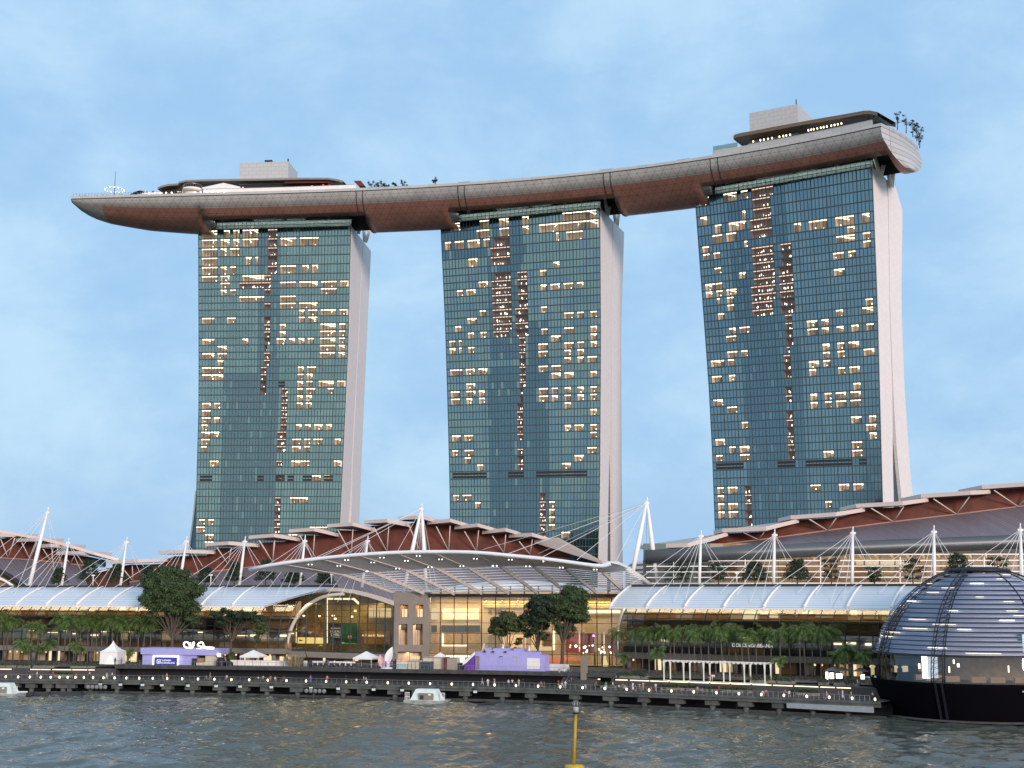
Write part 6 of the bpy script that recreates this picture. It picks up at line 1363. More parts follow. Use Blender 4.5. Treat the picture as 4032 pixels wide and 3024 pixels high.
# black base that narrows to the water
b = MB(); b.lathe([(19.2, -1), (19.6, 0), (21.9, 6.6), (22.0, 7.1), (21.5, 7.2), (0, 7.15)], (DC.x, DC.y, 0), 80); b.build('base', mat('base_black', (.003, .003, .005), .9, spec=.05), dome)
b = MB(); b.lathe([(19.8, .02), (21.3, .05), (21.3, .3), (19.8, .35)], (DC.x, DC.y, 0), 80); b.build('water_collar', M['concrete_dark'], dome)
for a in (R(227.6), R(231)): b = MB(); b.bar(V((DC.x + 22.0 * math.cos(a), DC.y + 22.0 * math.sin(a), 7.0)), V((DC.x + 19.8 * math.cos(a), DC.y + 19.8 * math.sin(a), 0)), .4, .3); b.build('base_fin', mat('fin_black', (.014, .015, .024), .4), dome)
b = MB(); a0, a1 = R(268), R(330); b.tube([V((DC.x + 22.1 * math.cos(a0 + (a1 - a0) * t / 16), DC.y + 22.1 * math.sin(a0 + (a1 - a0) * t / 16), 6.0)) for t in range(17)], .16, 5); b.build('handrail', mat('rail_pale', (.62, .66, .68), .5), dome)
# shop interior seen through the lower glazing
b = MB(); b.lathe([(9.5, 7.2), (9.5, 12.2)], (DC.x, DC.y, 0), 40); b.build('inner_wall', mat('dome_inner', (.20, .15, .11), .8, noise=.3), dome)
b = MB(); b.lathe([(19.8, 12.1), (9.5, 12.1)], (DC.x, DC.y, 0), 40); b.build('ceiling', M['dark'], dome)
def dp(a, r_, z): return V((DC.x + r_ * math.cos(a), DC.y + r_ * math.sin(a), z))
rr = random.Random(77)
for k in range(10):
    a = R(205 + k * 14 + rr.uniform(-3, 3)); p = dp(a, 16.5, 7.7); MB().box(p, (rr.uniform(2.0, 3.2), 1.2, 1.0)).build('display_table', mat('display_wood', (.34, .22, .13), .7) if 'dw' not in M else M['dw'], dome); M['dw'] = bpy.data.materials['display_wood']
for k in range(26):
    a = R(200 + rr.uniform(0, 150)); p = dp(a, rr.uniform(12, 17.5), rr.uniform(8.4, 10.8)); b = MB(); b.box(p, (rr.uniform(.12, .5), .2, rr.uniform(.3, 1.3))); b.build('shop_lamp', rr.choice((M['lamp'], M['lampwhite'], M['shop'])), dome)
b = MB(); b.box(dp(R(216), 18, 9.8), (1.6, .4, 4.2)); b.build('screen', M['lampwhite'], dome); b = MB(); b.box(dp(R(219.5), 17.6, 9.8), (1.9, .4, 4.0)); b.build('screen', mat('screen_mixed', (.3, .4, .5), .5, noise=.9, nscale=2.2, emit=(.75, .85, 1), es=.55), dome)
b = MB(); b.box(dp(R(277), 18.9, 14.4), (4.2, .3, 3.6)); b.build('dark_bay', M['black'], dome)
b = MB()
for dx, w in ((-1.2, .5), (.05, .4), (1.6, 1.6)): b.box(dp(R(277), 19.0, 14.5) + V((dx, -.3, 0)), (w, .2, 3.4))
b.build('pale_curtain', mat('curtain_pale', (.62, .72, .72), .7, emit=(.8, .95, 1), es=.35), dome)
area('dome_lamps', V((DC.x - 3, DC.y - 14, 11.9)), 24, 4, (0, 0, 0), 350, (1, .76, .5))
# ---------------------------------------------------------------- what stands on the roof deck
def DE(x):                          # deck front edge at world x
    p = ed(x); t = (ed(x + 1) - ed(x - 1)).normalized(); return p, t, V((-t.y, t.x, 0))
def DP(px, d=0, z=DZ):              # deck point d metres behind the front edge that is seen at column px
    x = X0 + (X1 - X0) * (px - 286) / 3179
    for _ in range(12):
        p, t, n = DE(x); q = p + n * d; q.z = z; x += (px - proj(q)[0]) * .09
    return q
def DPy(px, py, d):                 # ... and seen at row py
    q = DP(px, d)
    for _ in range(4): q = P(px, py, q.y); q = DP(px, d, q.z); q = V((q.x, q.y, P(px, py, q.y).z))
    return q
UP = V((0, 0, 1))
def strip_wall(name, m, pts0, h, parent, thick=.4):     # wall along a line of points
    b = MB()
    for p, q in zip(pts0, pts0[1:]): b.bar(p + UP * h / 2, q + UP * h / 2, thick, h)
    return b.build(name, m, parent)
for (x0, y0, x1, y1, x2, y2, d, lab, dep) in ((943, 640, 1136, 637, 1171, 669, 10, 'pale box lift core on the roof deck above the left tower', 17), (2950, 447, 3140, 409, 3191, 454, 12, 'pale box lift core on the roof deck above the right tower', 22)):
    A = DPy(x0, y0, d); B_ = DPy(x1, y1, d); B_.z = A.z = (A.z + B_.z) / 2
    t = (B_ - A); t.z = 0; L = t.length; t.normalize(); n_ = V((-t.y, t.x, 0)); h = A.z - DZ
    o = thing('lift_core', lab, 'lift core', (A + B_) / 2 - UP * h, 'lift cores on the roof deck')
    b = MB(); b.box((A + B_) / 2 + n_ * dep / 2 - UP * h / 2, (L, dep, h), 0, (t, n_, UP)); face_uv(b.build('wall', M['core'], o))
    b = MB()
    if x0 < 2000:
        for u in (.52, .6): b.box(A.lerp(B_, u) + n_ * 3 + UP * .9, (1.6, 1.6, 1.8), 0, (t, n_, UP))
        b.tube([A.lerp(B_, .98) + n_ * 1, A.lerp(B_, .98) + n_ * 1 + UP * 1.6], .35, 8)
    else: b.tube([A.lerp(B_, .96) + n_ * 1, A.lerp(B_, .96) + n_ * 1 + UP * 2.6], .22, 8)
    b.build('roof_vent', M['dark'], o)
# club pavilion over the left tower
cl = thing('roof_pavilion', 'long low club pavilion with a curved roof on the deck above the left tower', 'pavilion', DP(950, 8))
strip_wall('terrace_wall', M['white'], [DP(x, 2.2, DZ + 1.0) for x in range(800, 1450, 50)], 2.6, cl)
strip_wall('upper_wall', M['stone'], [DP(x, 6, DZ + 3.4) for x in range(945, 1400, 50)], 1.6, cl)
strip_wall('lit_interior', M['dark'], [DP(x, 9, DZ + 4.4) for x in range(640, 1340, 50)], 3.0, cl)
def canopy(name, m, m2, pts, d0, d1, th, parent):       # pts: (px, py) of the front lip
    fr = [DPy(x, y, d0) for x, y in pts]; bk = []
    for p in fr: _, t, n = DE(p.x); bk.append(p + n * (d1 - d0) + UP * .4)
    b = MB(); b.grid([fr, [p + UP * th for p in fr], [p + UP * (th * 1.3) for p in bk], bk, fr], 0, False, mf=lambda a, c: 1 if a == 3 else 0)
    return b.build(name, [m, m2], parent)
M['bronze'] = mat('bronze_soffit', (.15, .115, .075), .5, .3)
canopy('canopy_roof', M['stone'], M['bronze'], [(620, 745), (635, 738), (660, 732), (700, 729), (705, 722), (730, 716), (790, 714), (900, 712), (1000, 711), (1100, 709), (1200, 707), (1290, 707), (1330, 713), (1350, 719)], 5, 22, .9, cl)
b = MB(); rr = random.Random(4)
for k in range(36): p = DP(rr.uniform(690, 1340), 8.4, DZ + rr.uniform(4.2, 6.2)); b.box(p, (rr.uniform(.3, 1.0), .3, rr.uniform(.2, .5)), 0 if p.x > -90 else 1)
b.build('red_lamp_row', [emis('club_red', (1, .12, .08), .9), M['shop']], cl)
strip_wall('red_valance', mat('valance_red', (.11, .012, .012), .7), [DPy(x, 722 - (x - 1120) * .012, 6.5) for x in range(1120, 1340, 20)], 1.5, cl)
c = DP(758, 4.5, DZ + 1.2); b = MB(); b.lathe([(4.0, 0), (4.2, 2.3), (4.6, 2.4), (4.6, 3.4), (4.3, 3.5), (0, 3.5)], c, 24); rot = b.build('rotunda', M['white'], cl)
b = MB()
for k in range(24): a = 6.28 * k / 24; b.bar(c + V((4.4 * math.cos(a), 4.4 * math.sin(a), 3.5)), c + V((4.4 * math.cos(a), 4.4 * math.sin(a), 5.0)), .12, .12)
b.lathe([(4.5, 4.95), (4.5, 5.1)], c, 24); b.build('rotunda_rail', M['rail'], rot); b = MB(); b.lathe([(4.22, 1.3), (4.3, 1.9)], c, 24); b.build('rotunda_light', M['shopdim'], rot)
ap = [DPy(797, 738, 3), DPy(880, 720, 3), DPy(945, 735, 3)]; b = MB(); b.prism(ap + [DPy(945, 741, 3), DPy(797, 744, 3)], DE(ap[0].x)[2] * 6); b.build('gable_roof', M['white'], cl)
b = MB(); b.prism([DPy(1392, 712, 5), DPy(1420, 711, 5), DPy(1436, 731, 5), DPy(1412, 733, 5)], DE(-60)[2] * 5); b.build('red_screen', mat('screen_red', (.14, .02, .02), .7), cl)
# bow terrace
bt = thing('bow_railing', 'thin glass and steel railing around the pointed bow of the roof deck', 'railing', DP(400, .5))
b = MB(); prev = None
for x in range(288, 570, 12):
    p = DP(x, .5, DZ + 1.2); b.bar(p, p + UP * 1.6 + V((.3, -.2, 0)), .09, .09)
    if prev: b.bar(prev + UP * 1.3, p + UP * 1.3, .06, .06)
    prev = p
b.build('rail', M['rail'], bt)
c = DP(449, 8, DZ); o = thing('ring_light_mast', 'thin mast with a ring of lights on the bow of the roof deck', 'mast', c); b = MB(); b.tube([c, c + UP * 15.5], [.22, .08], 6); b.build('pole', M['dark'], o)
b = MB(); b.lathe([(4.0, 6.4), (4.3, 6.4), (4.3, 6.8), (4.0, 6.8), (4.0, 6.4)], c, 24)
for k in range(3): b.bar(c + UP * 6.6, c + V((4 * math.cos(k * 2.1), 4 * math.sin(k * 2.1), 6.6)), .1, .1)
b.build('ring', M['white'], o); b = MB()
for k in range(14): b.sphere(c + V((4.35 * math.cos(k * .449), 4.35 * math.sin(k * .449), 6.4)), .22, 6)
b.build('bulb_row', M['lampwhite'], o)
g = thing('bow_bar', 'dark parasols and white counters of the open bar on the bow', 'bar', DP(545, 5))
for x, z_ in ((527, 2.6), (540, 3.4), (553, 3.8), (535, 2.0)):
    c = DP(x, 4, DZ + z_); b = MB(); b.lathe([(1.9, 0), (0, .8)], c, 10); b.tube([c - UP * 1.8, c], .08, 5); b.build('parasol', M['dark'] if x != 553 else M['redwall'], g)
strip_wall('counter', M['white'], [DP(x, 3.5, DZ + 1.4) for x in range(560, 660, 20)], 1.7, g)
dlx = (587, 609, 631, 654, 676, 744, 767, 790, 813, 836, 859, 882)
for i, x in enumerate(dlx):
    c = DP(x, 1.2, DZ + 1.4); o = thing('deck_lamp', '%s round lamp from the bow along the edge of the roof deck' % nth(i), 'lamp', c, 'round lamps on the roof deck edge')
    b = MB(); b.sphere(c + UP * .75, .42, 8); b.build('globe', M['lamp'], o); b = MB(); b.tube([c, c + UP * .4], .1, 5); b.build('stem', M['dark'], o)
def deck_tree(px, d, h, w, label, seed):
    rr = random.Random(seed); base = DP(px, d, DZ); o = thing('deck_tree', label, 'tree', base, 'small trees on the roof deck')
    b = MB(); b.tube([base, base + V((.2, 0, h * .5)), base + V((0, 0, h * .8))], [.16, .12, .05], 5); lb_ = MB()
    for k in range(6):
        c = base + V((rr.uniform(-.4, .4) * w, rr.uniform(-.4, .4) * w, h * rr.uniform(.45, .95))); b.tube([base + V((0, 0, h * .45)), c], [.06, .03], 4, 0, False); leaves(lb_, c, (w * .24, w * .24, h * .13), 60, .26, 0, .2, rr)
    b.build('trunk', M['bark'], o); lb_.build('crown', M['leafdark'], o)
for i, (x, h, w) in enumerate(((1462, 6.6, 3.6), (1478, 6.0, 3.4), (1500, 6.8, 4.0), (1514, 4.6, 3.4), (1530, 4.0, 3.2), (1556, 6.2, 3.4), (1568, 4.2, 3.0), (1593, 6.0, 3.6), (1702, 3.6, 2.4), (1714, 6.2, 3.2))):
    deck_tree(x, 6, h, w, '%s small tree from the left on the open middle of the roof deck' % nth(i), 200 + i)
for i, (x, z_) in enumerate(((1828, 0), (2385, 0), (2690, 0))):
    c = DP(x, 4, DZ + 1.3); o = thing('glass_screen', '%s small glass wind screen from the left standing on the deck edge' % nth(i), 'screen', c, 'glass wind screens on the roof deck')
    p, t, n = DE(c.x); MB().box(c + UP * .8, (5.5, .1, 1.5), 0, (t, n, UP)).build('pane', M['crown'], o); b = MB(); b.bar(c + UP * 1.6 - t * 2.8, c + UP * 1.6 + t * 2.8, .1, .1); b.build('rail', M['rail'], o)
# restaurant over the right tower
rs_ = thing('roof_restaurant', 'bronze-canopied restaurant with rows of pendant lamps on the stern of the roof deck', 'restaurant', DP(3150, 6))
strip_wall('raised_parapet', M['parapet'], [DP(x, .9, DZ + 1.3) for x in range(2806, 3466, 30)] , 2.2, rs_)
face_uv(rs_.children[0])
strip_wall('pool_screen', M['crown'], [DP(x, 1.2, DZ + 3.4) for x in range(2808, 2905, 16)], 2.2, rs_, .1)
canopy('canopy_roof', M['bronze'], M['bronze'], [(2888, 549), (2893, 543), (2915, 537), (2950, 531), (3000, 522), (3050, 512), (3100, 503), (3150, 494), (3200, 485), (3250, 476), (3300, 468), (3350, 459), (3400, 450), (3425, 449), (3455, 455)], 3.5, 22, 1.5, rs_)
strip_wall('dark_hall', M['dark'], [DP(x, 8, DZ + 3.2) for x in range(2945, 3440, 35)], 3.6, rs_)
strip_wall('balustrade', M['rail'], [DP(x, 2.6, DZ + 3.4) for x in range(2945, 3440, 35)], 1.2, rs_, .12)
MB().box(DP(2925, 6, DZ + 4.2), (4.5, 1.5, 1.6)).build('lit_bar', M['shop'], rs_)
px_ = [2966, 2994, 3008, 3024, 3040, 3069, 3084, 3096, 3111, 3183, 3194, 3204, 3218, 3232, 3243, 3256, 3273, 3286, 3299, 3313]
for k, x in enumerate(px_): b = MB(); b.sphere(DP(x, 4.6, DZ + 6.0 + (.4 if x > 3150 else 0)), .34, 6, 0, (1, 1, 1.5)); b.build('pendant_lamp', M['lamp'], rs_)
for k in range(10): b = MB(); b.sphere(DP(3190 + k * 12 + rng.uniform(-4, 4), 5, DZ + 4.6 + rng.uniform(-.5, .5)), .2, 6); b.build('table_lamp', M['lamp'], rs_)
lb_ = MB(); rr = random.Random(14)
for k in range(60):
    x = rr.uniform(3140, 3340) if k < 20 else rr.uniform(3400, 3520); leaves(lb_, DP(min(x, 3462), 5 + max(0, x - 3462) * .45, DZ + (8.8 + (x - 3140) * .002 if k < 20 else rr.uniform(3, 7))), (1.1, 1.1, .5), 26, .26, 0, .2, rr)
lb_.build('planting', M['leafdark'], rs_)
for i, (d, h) in enumerate(((8, 7.5), (14, 8.0), (20, 7.0), (26, 8.5), (31, 7.5), (35, 6.0))):
    base = stn[-1][0] + stn[-1][2] * d; base = V((base.x, base.y, DZ)) + stn[-1][1] * (1.0 + 4 * math.sin(math.pi * d / 38)); rr = random.Random(300 + i)
    o = thing('stern_tree', '%s spindly tree from the front along the blunt stern of the roof deck' % nth(i), 'tree', base, 'small trees on the roof deck stern'); b = MB(); b.tube([base, base + V((.3, 0, h * .6)), base + V((.1, 0, h))], [.2, .14, .05], 5); lb_ = MB()
    for k in range(8):
        c = base + V((rr.uniform(-1.6, 1.6), rr.uniform(-1.6, 1.6), h * rr.uniform(.4, 1.0))); b.tube([base + V((.2, 0, h * .4)), c], [.07, .03], 4, 0, False); leaves(lb_, c, (.9, .9, .55), 45, .24, 0, .2, rr)
    b.build('trunk', M['bark'], o); lb_.build('crown', M['leafdark'], o)
# ---------------------------------------------------------------- the event on the raised plaza
def PL(px, off=11.0, z=PZT): return DKc(px, off, z)
def axes(px): t = DKt(px); return (t, V((-t.y, t.x, 0)), V((0, 0, 1)))
M['tent'] = mat('tent_fabric', (.80, .83, .84), .6); M['cream'] = mat('cream_board', (.55, .52, .42), .7, noise=.08)
def sc(px, off): return proj(PL(px, off) )[0] and (PL(px, off).y * CP) / FPX      # metres per photograph pixel there
# pagoda tent
c = PL(444, 15); t, n, u = axes(444); o = thing('pagoda_tent', 'white pagoda tent with a pointed roof and lit doorway, left of the lilac pavilion', 'tent', c)
W_ = 4.7; q = lambda x, y, z: c + t * x + n * y + u * z
b = MB(); H_ = 3.0
prof_ = [(1.0, 0), (.62, .55), (.32, 1.25), (.12, 2.0), (.02, 2.7)]
ring_ = lambda s, z: [q(-W_ / 2 * s, -W_ / 2 * s, H_ + z), q(W_ / 2 * s, -W_ / 2 * s, H_ + z), q(W_ / 2 * s, W_ / 2 * s, H_ + z), q(-W_ / 2 * s, W_ / 2 * s, H_ + z), q(-W_ / 2 * s, -W_ / 2 * s, H_ + z)]
b.grid([ring_(s * 1.06, z) for s, z in prof_], 0, False); b.build('roof', M['tent'], o)
b = MB(); b.grid([ring_(1, -H_), ring_(1, 0)]); b.build('side_wall', M['tent'], o)
b = MB(); b.prism([q(-.9, -W_ / 2 - .05, 0), q(1.5, -W_ / 2 - .05, 0), q(.5, -W_ / 2 - .05, 2.3)], n * -.05); b.build('lit_doorway', emis('tent_glow', (1, .98, .72), 1.1), o)
# marquees
def marquee(px, off, w, h, label, seedz=2.2):
    c = PL(px, off); t, n, u = axes(px); o = thing('marquee', label, 'tent', c); q = lambda x, y, z: c + t * x + n * y + u * z
    b = MB(); r1_, r2_ = w / 2, w / 2 * .5
    rg = lambda s, z: [q(-r1_ * s, -r1_ * s, z), q(r1_ * s, -r1_ * s, z), q(r1_ * s, r1_ * s, z), q(-r1_ * s, r1_ * s, z), q(-r1_ * s, -r1_ * s, z)]
    b.grid([rg(1, seedz - .35), rg(1.02, seedz), rg(.5, seedz + h * .5), rg(.03, seedz + h)]); b.build('roof', M['tent'], o)
    for sx in (-1, 1):
        for sy in (-1, 1): MB().bar(q(sx * r1_ * .96, sy * r1_ * .96, 0), q(sx * r1_ * .96, sy * r1_ * .96, seedz), .1, .1).build('leg', M['white'], o)
marquee(997, 17, 5.0, 1.4, 'white peaked marquee beside the lilac pavilion, under the smaller olive tree'); marquee(1442, 16, 4.9, 1.5, 'white peaked marquee beside the white wing sculpture'); marquee(1733, 22, 3.2, 1.2, 'small white peaked marquee behind the beige container')
# lilac pavilion with the bulb-framed sign
c = PL(690, 12.5); t, n, u = axes(690); k_ = sc(690, 12.5); ax = (t, n, u)
pv = thing('lilac_pavilion', 'lilac event pavilion with a bulb-framed blue sign and white script on its roof', 'kiosk', c)
X = lambda px: (px - 690) * k_ / abs(t.x) ; Zp = lambda py: P(690, py, c.y).z
Q = lambda px, py, y=0: c + t * X(px) + n * y + u * (Zp(py) - PZT)
b = MB(); b.prism([Q(553, 2632), Q(776, 2630), Q(776, 2578), Q(553, 2578)], n * 6); b.build('wall', M['purple'], pv)
b = MB(); b.prism([Q(548, 2577, -.5), Q(860, 2579, -.5), Q(866, 2555, -.5), Q(548, 2552, -.5)], n * 7); b.build('cornice', M['purple'], pv)
arc_ = [(776, 2632), (776, 2576)] + [(796 - 20 * math.cos(math.pi * k / 10), 2576 - 18 * math.sin(math.pi * k / 10)) for k in range(11)] + [(816, 2576)]
b = MB(); b.tube([Q(x, y, -.7) for x, y in arc_[1:]], .22, 6); b.build('arch_trim', M['purple'], pv)
b = MB(); b.prism([Q(779, 2606, 1.2), Q(814, 2606, 1.2), Q(814, 2578, 1.2), Q(779, 2578, 1.2)], n * .3); b.build('counter_back', M['dark'], pv); b = MB(); b.prism([Q(781, 2606, -.1), Q(810, 2606, -.1), Q(810, 2590, -.1), Q(781, 2590, -.1)], n * .3); b.build('counter_board', M['brown'], pv)
b = MB(); b.prism([Q(814, 2610, -.2), Q(850, 2610, -.2), Q(850, 2580, -.2), Q(814, 2580, -.2)], n * 5); b.prism([Q(779, 2632, -.4), Q(866, 2632, -.4), Q(866, 2604, -.4), Q(779, 2608, -.4)], n * 3); b.build('cream_wall', M['cream'], pv)
b = MB(); b.prism([Q(760, 2631, -.4), Q(778, 2631, -.4), Q(778, 2591, -.4), Q(761, 2591, -.4)], n * .3); b.build('dark_door', M['dark'], pv)
b = MB(); b.prism([Q(607, 2623, -.35), Q(700, 2623, -.35), Q(700, 2588, -.35), Q(607, 2588, -.35)], n * .3); sg = b.build('sign_panel', mat('sign_blue', (.025, .022, .24), .5, emit=(.1, .1, .7), es=.10), pv)
b = MB(); Lr = [(603 + k * 5.05, 2584.5) for k in range(21)] + [(603 + k * 5.05, 2624) for k in range(20)] + [(602, 2590 + k * 5.6) for k in range(6)] + [(704, 2590 + k * 5.6) for k in range(6)]
for x, y in Lr: b.sphere(Q(x, y, -.5), .19, 6)
b.build('bulb_frame', M['lampwhite'], sg)
sw_ = emis('sign_lettering', (.9, .92, 1), 1.1)
text('YUEWEN', .62, 'sign_lettering', sw_, sg, Q(655, 2601, -.42), t, u, .02); text('WONDERLAND', .52, 'sign_lettering', sw_, sg, Q(662, 2610.5, -.42), t, u, .02)
b = MB(); fr_ = Q(624, 2605, -.42)
for dx, dz, w, h in ((-.42, 0, .12, .9), (.42, 0, .12, .9), (0, .42, .9, .12), (0, -.42, .9, .12), (0, 0, .34, .34)): b.box(fr_ + t * dx + u * dz, (w, .06, h), 0, ax)
b.build('sign_emblem', sw_, sg)
def loop(pts, name='script_sign', r=.17):
    b = MB(); b.tube(smooth([Q(x, y, .2) for x, y in pts], 5), r, 6); b.build(name, M['lampwhite'], pv)
loop([(742, 2551), (728, 2548), (721, 2539), (724, 2530), (733, 2528), (741, 2533), (746, 2545), (748, 2552)]); loop([(748, 2530), (746, 2541), (749, 2551), (755, 2551), (761, 2541), (763, 2531), (760, 2529), (757, 2536), (755, 2549)])
loop([(777, 2540), (783, 2532), (793, 2528), (800, 2533), (803, 2543), (812, 2547), (826, 2548), (842, 2549)]); loop([(780, 2543), (795, 2546), (810, 2551), (826, 2552), (841, 2553), (843, 2547)]); loop([(775, 2553), (800, 2556), (830, 2557), (860, 2559)], 'script_underline', .13)
b = MB(); b.box(Q(868, 2577, 0), (.8, .3, .8), 0, ax); b.build('lit_box', M['lampwhite'], pv)
# covered heap, white fences, grasses
o = thing('covered_cart', 'black covered cart at the right end of the lilac pavilion', 'cart', PL(882, 11)); c = PL(882, 11); b = MB(); b.lathe([(1.1, 0), (1.15, 1.2), (.8, 1.9), (0, 2.1)], c + V((-.8, 0, 0)), 12); b.lathe([(1.0, 0), (.9, .8), (0, 1.4)], c + V((1.3, 0, 0)), 10); b.build('cover', M['black'], o)
for (x0, x1, off, h, lab) in ((905, 1150, 14, 1.25, 'low white hoarding under the first marquee'), (1195, 1400, 14, 1.3, 'low white hoarding in front of the glazed arch'), (2146, 2242, 15, 1.5, 'low pale hoarding at the right end of the plaza')):
    o = thing('hoarding', lab, 'fence', PL((x0 + x1) / 2, off)); t, n, u = axes((x0 + x1) / 2); p_, q_ = PL(x0, off), PL(x1, off); b = MB(); m_ = 8
    for k in range(m_): a_, d_ = p_.lerp(q_, k / m_), p_.lerp(q_, (k + .94) / m_); b.bar(a_ + u * h / 2, d_ + u * h / 2, .1, h)
    b.build('panel', M['white'], o); b = MB(); b.bar(p_ + u * h + n * .1, q_ + u * h + n * .1, .12, .1); b.build('top_rail', M['rail'], o)
c = PL(1155, 12); o = thing('pampas_grass', 'dry straw-coloured pampas grass clump on the plaza', 'plant', c); b = MB(); rr = random.Random(6)
for k in range(170):
    a = rr.uniform(0, 6.28); r_ = rr.uniform(0, 3.0); q0 = c + V((math.cos(a) * r_ * .5, math.sin(a) * r_ * .4, 0)); d = V((math.cos(a) * r_ * .5, math.sin(a) * r_ * .3, rr.uniform(1.2, 2.9))); b.tube([q0, q0 + d * .6, q0 + d], [.02, .03, .07], 3, 0, False)
b.build('stems', mat('straw', (.34, .29, .17), .9), o)
o = thing('planter_spike', 'black planter with a long dark leaning spike', 'planter', PL(1220, 11)); c = PL(1220, 11); b = MB(); b.box(c + V((0, 0, .8)), (1.1, 1.0, 1.6)); b.build('box', M['black'], o); b = MB(); b.tube([c + V((-.4, 0, 1.5)), c + V((-1.4, 0, 4.2))], [.16, .05], 5); b.build('spike', M['black'], o)
# lounge furniture behind the railing
for i, x in enumerate(range(1236, 1400, 22)):
    c = PL(x, 11.2 + (i % 3) * .5); t, n, u = axes(x); o = thing('lounge_chair', '%s dark lounge chair from the left behind the plaza railing' % nth(i), 'chair', c, 'dark lounge chairs on the plaza'); ax_ = (t, n, u)
    MB().box(c + u * .32, (1.0, .9, .28), 0, ax_).build('seat', M['dark'], o); MB().box(c + u * .65 + n * .45, (1.0, .2, .8), 0, ax_).build('backrest', M['dark'], o)
    for s_ in (-.42, .42): MB().box(c + u * .09 + t * s_, (.1, .8, .18), 0, ax_).build('leg', M['rail'], o)
# white feathered wing sculpture
c = PL(1530, 11.5); t, n, u = axes(1530); o = thing('wing_sculpture', 'tall white petal sculpture with pink lower petals on the plaza', 'sculpture', c)
def petal(name, base, tipv, w, m, bend):
    b = MB(); L_ = tipv.length; d = tipv.normalized(); s_ = d.cross(n).normalized(); rows_ = []
    for k in range(9):
        f = k / 8; ww = w * math.sin(math.pi * (.10 + .88 * f)) ** .8; p = base + tipv * f + n * (bend * math.sin(math.pi * f)); rows_.append([p - s_ * ww, p - s_ * ww * .5 + n * .22, p + n * .3, p + s_ * ww * .5 + n * .22, p + s_ * ww])
    b.grid(rows_, 0, True); b.grid([[q_ + n * .12 for q_ in r_] for r_ in rows_], 0, True); b.build(name, m, o)
M['pink'] = mat('petal_pink', (.62, .42, .46), .6)
petal('petal', c + u * .9 + t * -.6, t * 1.5 + u * 4.1, .95, M['tent'], -.3); petal('petal', c + u * .2 + t * -1.3, t * -.9 + u * 3.0, .9, M['pink'], -.2); petal('petal', c + u * .9 + t * .3, t * 3.0 + u * 1.3, .55, M['pink'], -.2); petal('petal', c + u * .05 + t * -1.2, t * 1.6 + u * 1.6, .9, mat('petal_lilac', (.66, .62, .80), .6), -.4)
b = MB(); b.lathe([(1.8, 0), (1.6, .25), (0, .3)], c, 16); b.build('base', M['white'], o)
o = thing('speaker_column', 'black equipment box at the right of the wing sculpture', 'box', PL(1554, 10.6)); c = PL(1554, 10.6); b = MB(); b.box(c + V((0, 0, .9)), (.8, .8, 1.8)); b.build('case', M['black'], o); MB().box(c + V((.2, 0, 2.0)), (.3, .3, .5)).build('head', M['black'], o)
o = thing('chiller_cabinet', 'low glass drinks cabinet beside the black equipment box', 'cabinet', PL(1583, 11)); c = PL(1583, 11); b = MB(); b.box(c + V((0, 0, .65)), (2.6, .8, 1.3)); b.build('case', mat('cabinet_teal', (.36, .48, .50), .3, noise=.4, nscale=3), o); MB().box(c + V((0, 0, 1.36)), (2.7, .9, .12)).build('top', M['white'], o)
# containers
t, n, u = axes(1700); ax = (t, n, u)
def crate(name, x0, x1, h, off, m, lab, ribs=0, z0=0):
    p_, q_ = PL(x0, off), PL(x1, off); o = thing(name, lab, 'container', (p_ + q_) / 2); L_ = (q_ - p_).length; b = MB(); b.box((p_ + q_) / 2 + n * 1.2 + u * (h / 2), (L_, 2.4, h), 0, ax); b.build('body', m, o)
    b = MB()
    for k in range(ribs + 1): f = k / max(1, ribs); b.box(p_.lerp(q_, min(.985, max(.015, f))) + n * -.04 + u * (h / 2), (.08, .08, h * .96), 0, ax)
    b.box((p_ + q_) / 2 + n * -.04 + u * (h - .06), (L_, .1, .12), 0, ax); b.build('frame', M['stone'], o)
crate('counter_box', 1606, 1652, 1.9, 11, M['cream'], 'beige counter box, left of the dark blue crate', 3)
crate('blue_crate', 1655, 1697, 1.75, 10.6, mat('crate_blue', (.025, .055, .085), .6), 'dark blue crate in front of the beige container', 1)
crate('container', 1664, 1746, 2.7, 12.5, M['cream'], 'beige container kiosk behind the dark blue crate', 2)
crate('container', 1760, 1798, 2.7, 11.5, mat('corrugated_beige', (.52, .49, .40), .6), 'ribbed beige container, right of the dark red panel', 9)
crate('red_panel', 1747, 1759, 2.8, 11.4, mat('panel_red', (.16, .015, .02), .6), 'narrow dark red panel between two beige containers', 0)
crate('grey_kiosk', 1801, 1822, 1.5, 12, M['dark'], 'small dark kiosk between the ribbed container and the striped tent', 1)
# purple swoosh tent and lilac castle wall
c = PL(1850, 11.5); o = thing('striped_tent', 'white and violet sloping tent against the lilac castle wall', 'tent', c); b = MB(); b.prism([PL(1826, 11), PL(1868, 11), PL(1868, 11, 9.7), PL(1855, 11, 8.9), PL(1832, 11, 7.6)], n * 3, 0); b.build('skirt', mat('violet_cloth', (.14, .05, .36), .6, noise=.3, nscale=.8), o)
b = MB(); b.grid([[PL(1822, 10.8, 7.9), PL(1838, 10.8, 8.6), PL(1855, 10.8, 9.4), PL(1870, 10.8, 10.3)], [PL(1822, 10.7, 7.2), PL(1836, 10.7, 7.7), PL(1853, 10.7, 8.7), PL(1870, 10.7, 9.6)]], 0, True); b.grid([[PL(1822, 10.8, 7.9), PL(1838, 10.8, 8.6), PL(1855, 10.8, 9.4), PL(1870, 10.8, 10.3)], [PL(1822, 13.8, 7.9), PL(1838, 13.8, 8.6), PL(1855, 13.8, 9.4), PL(1870, 13.8, 10.3)]], 0, True); b.build('roof', M['tent'], o)
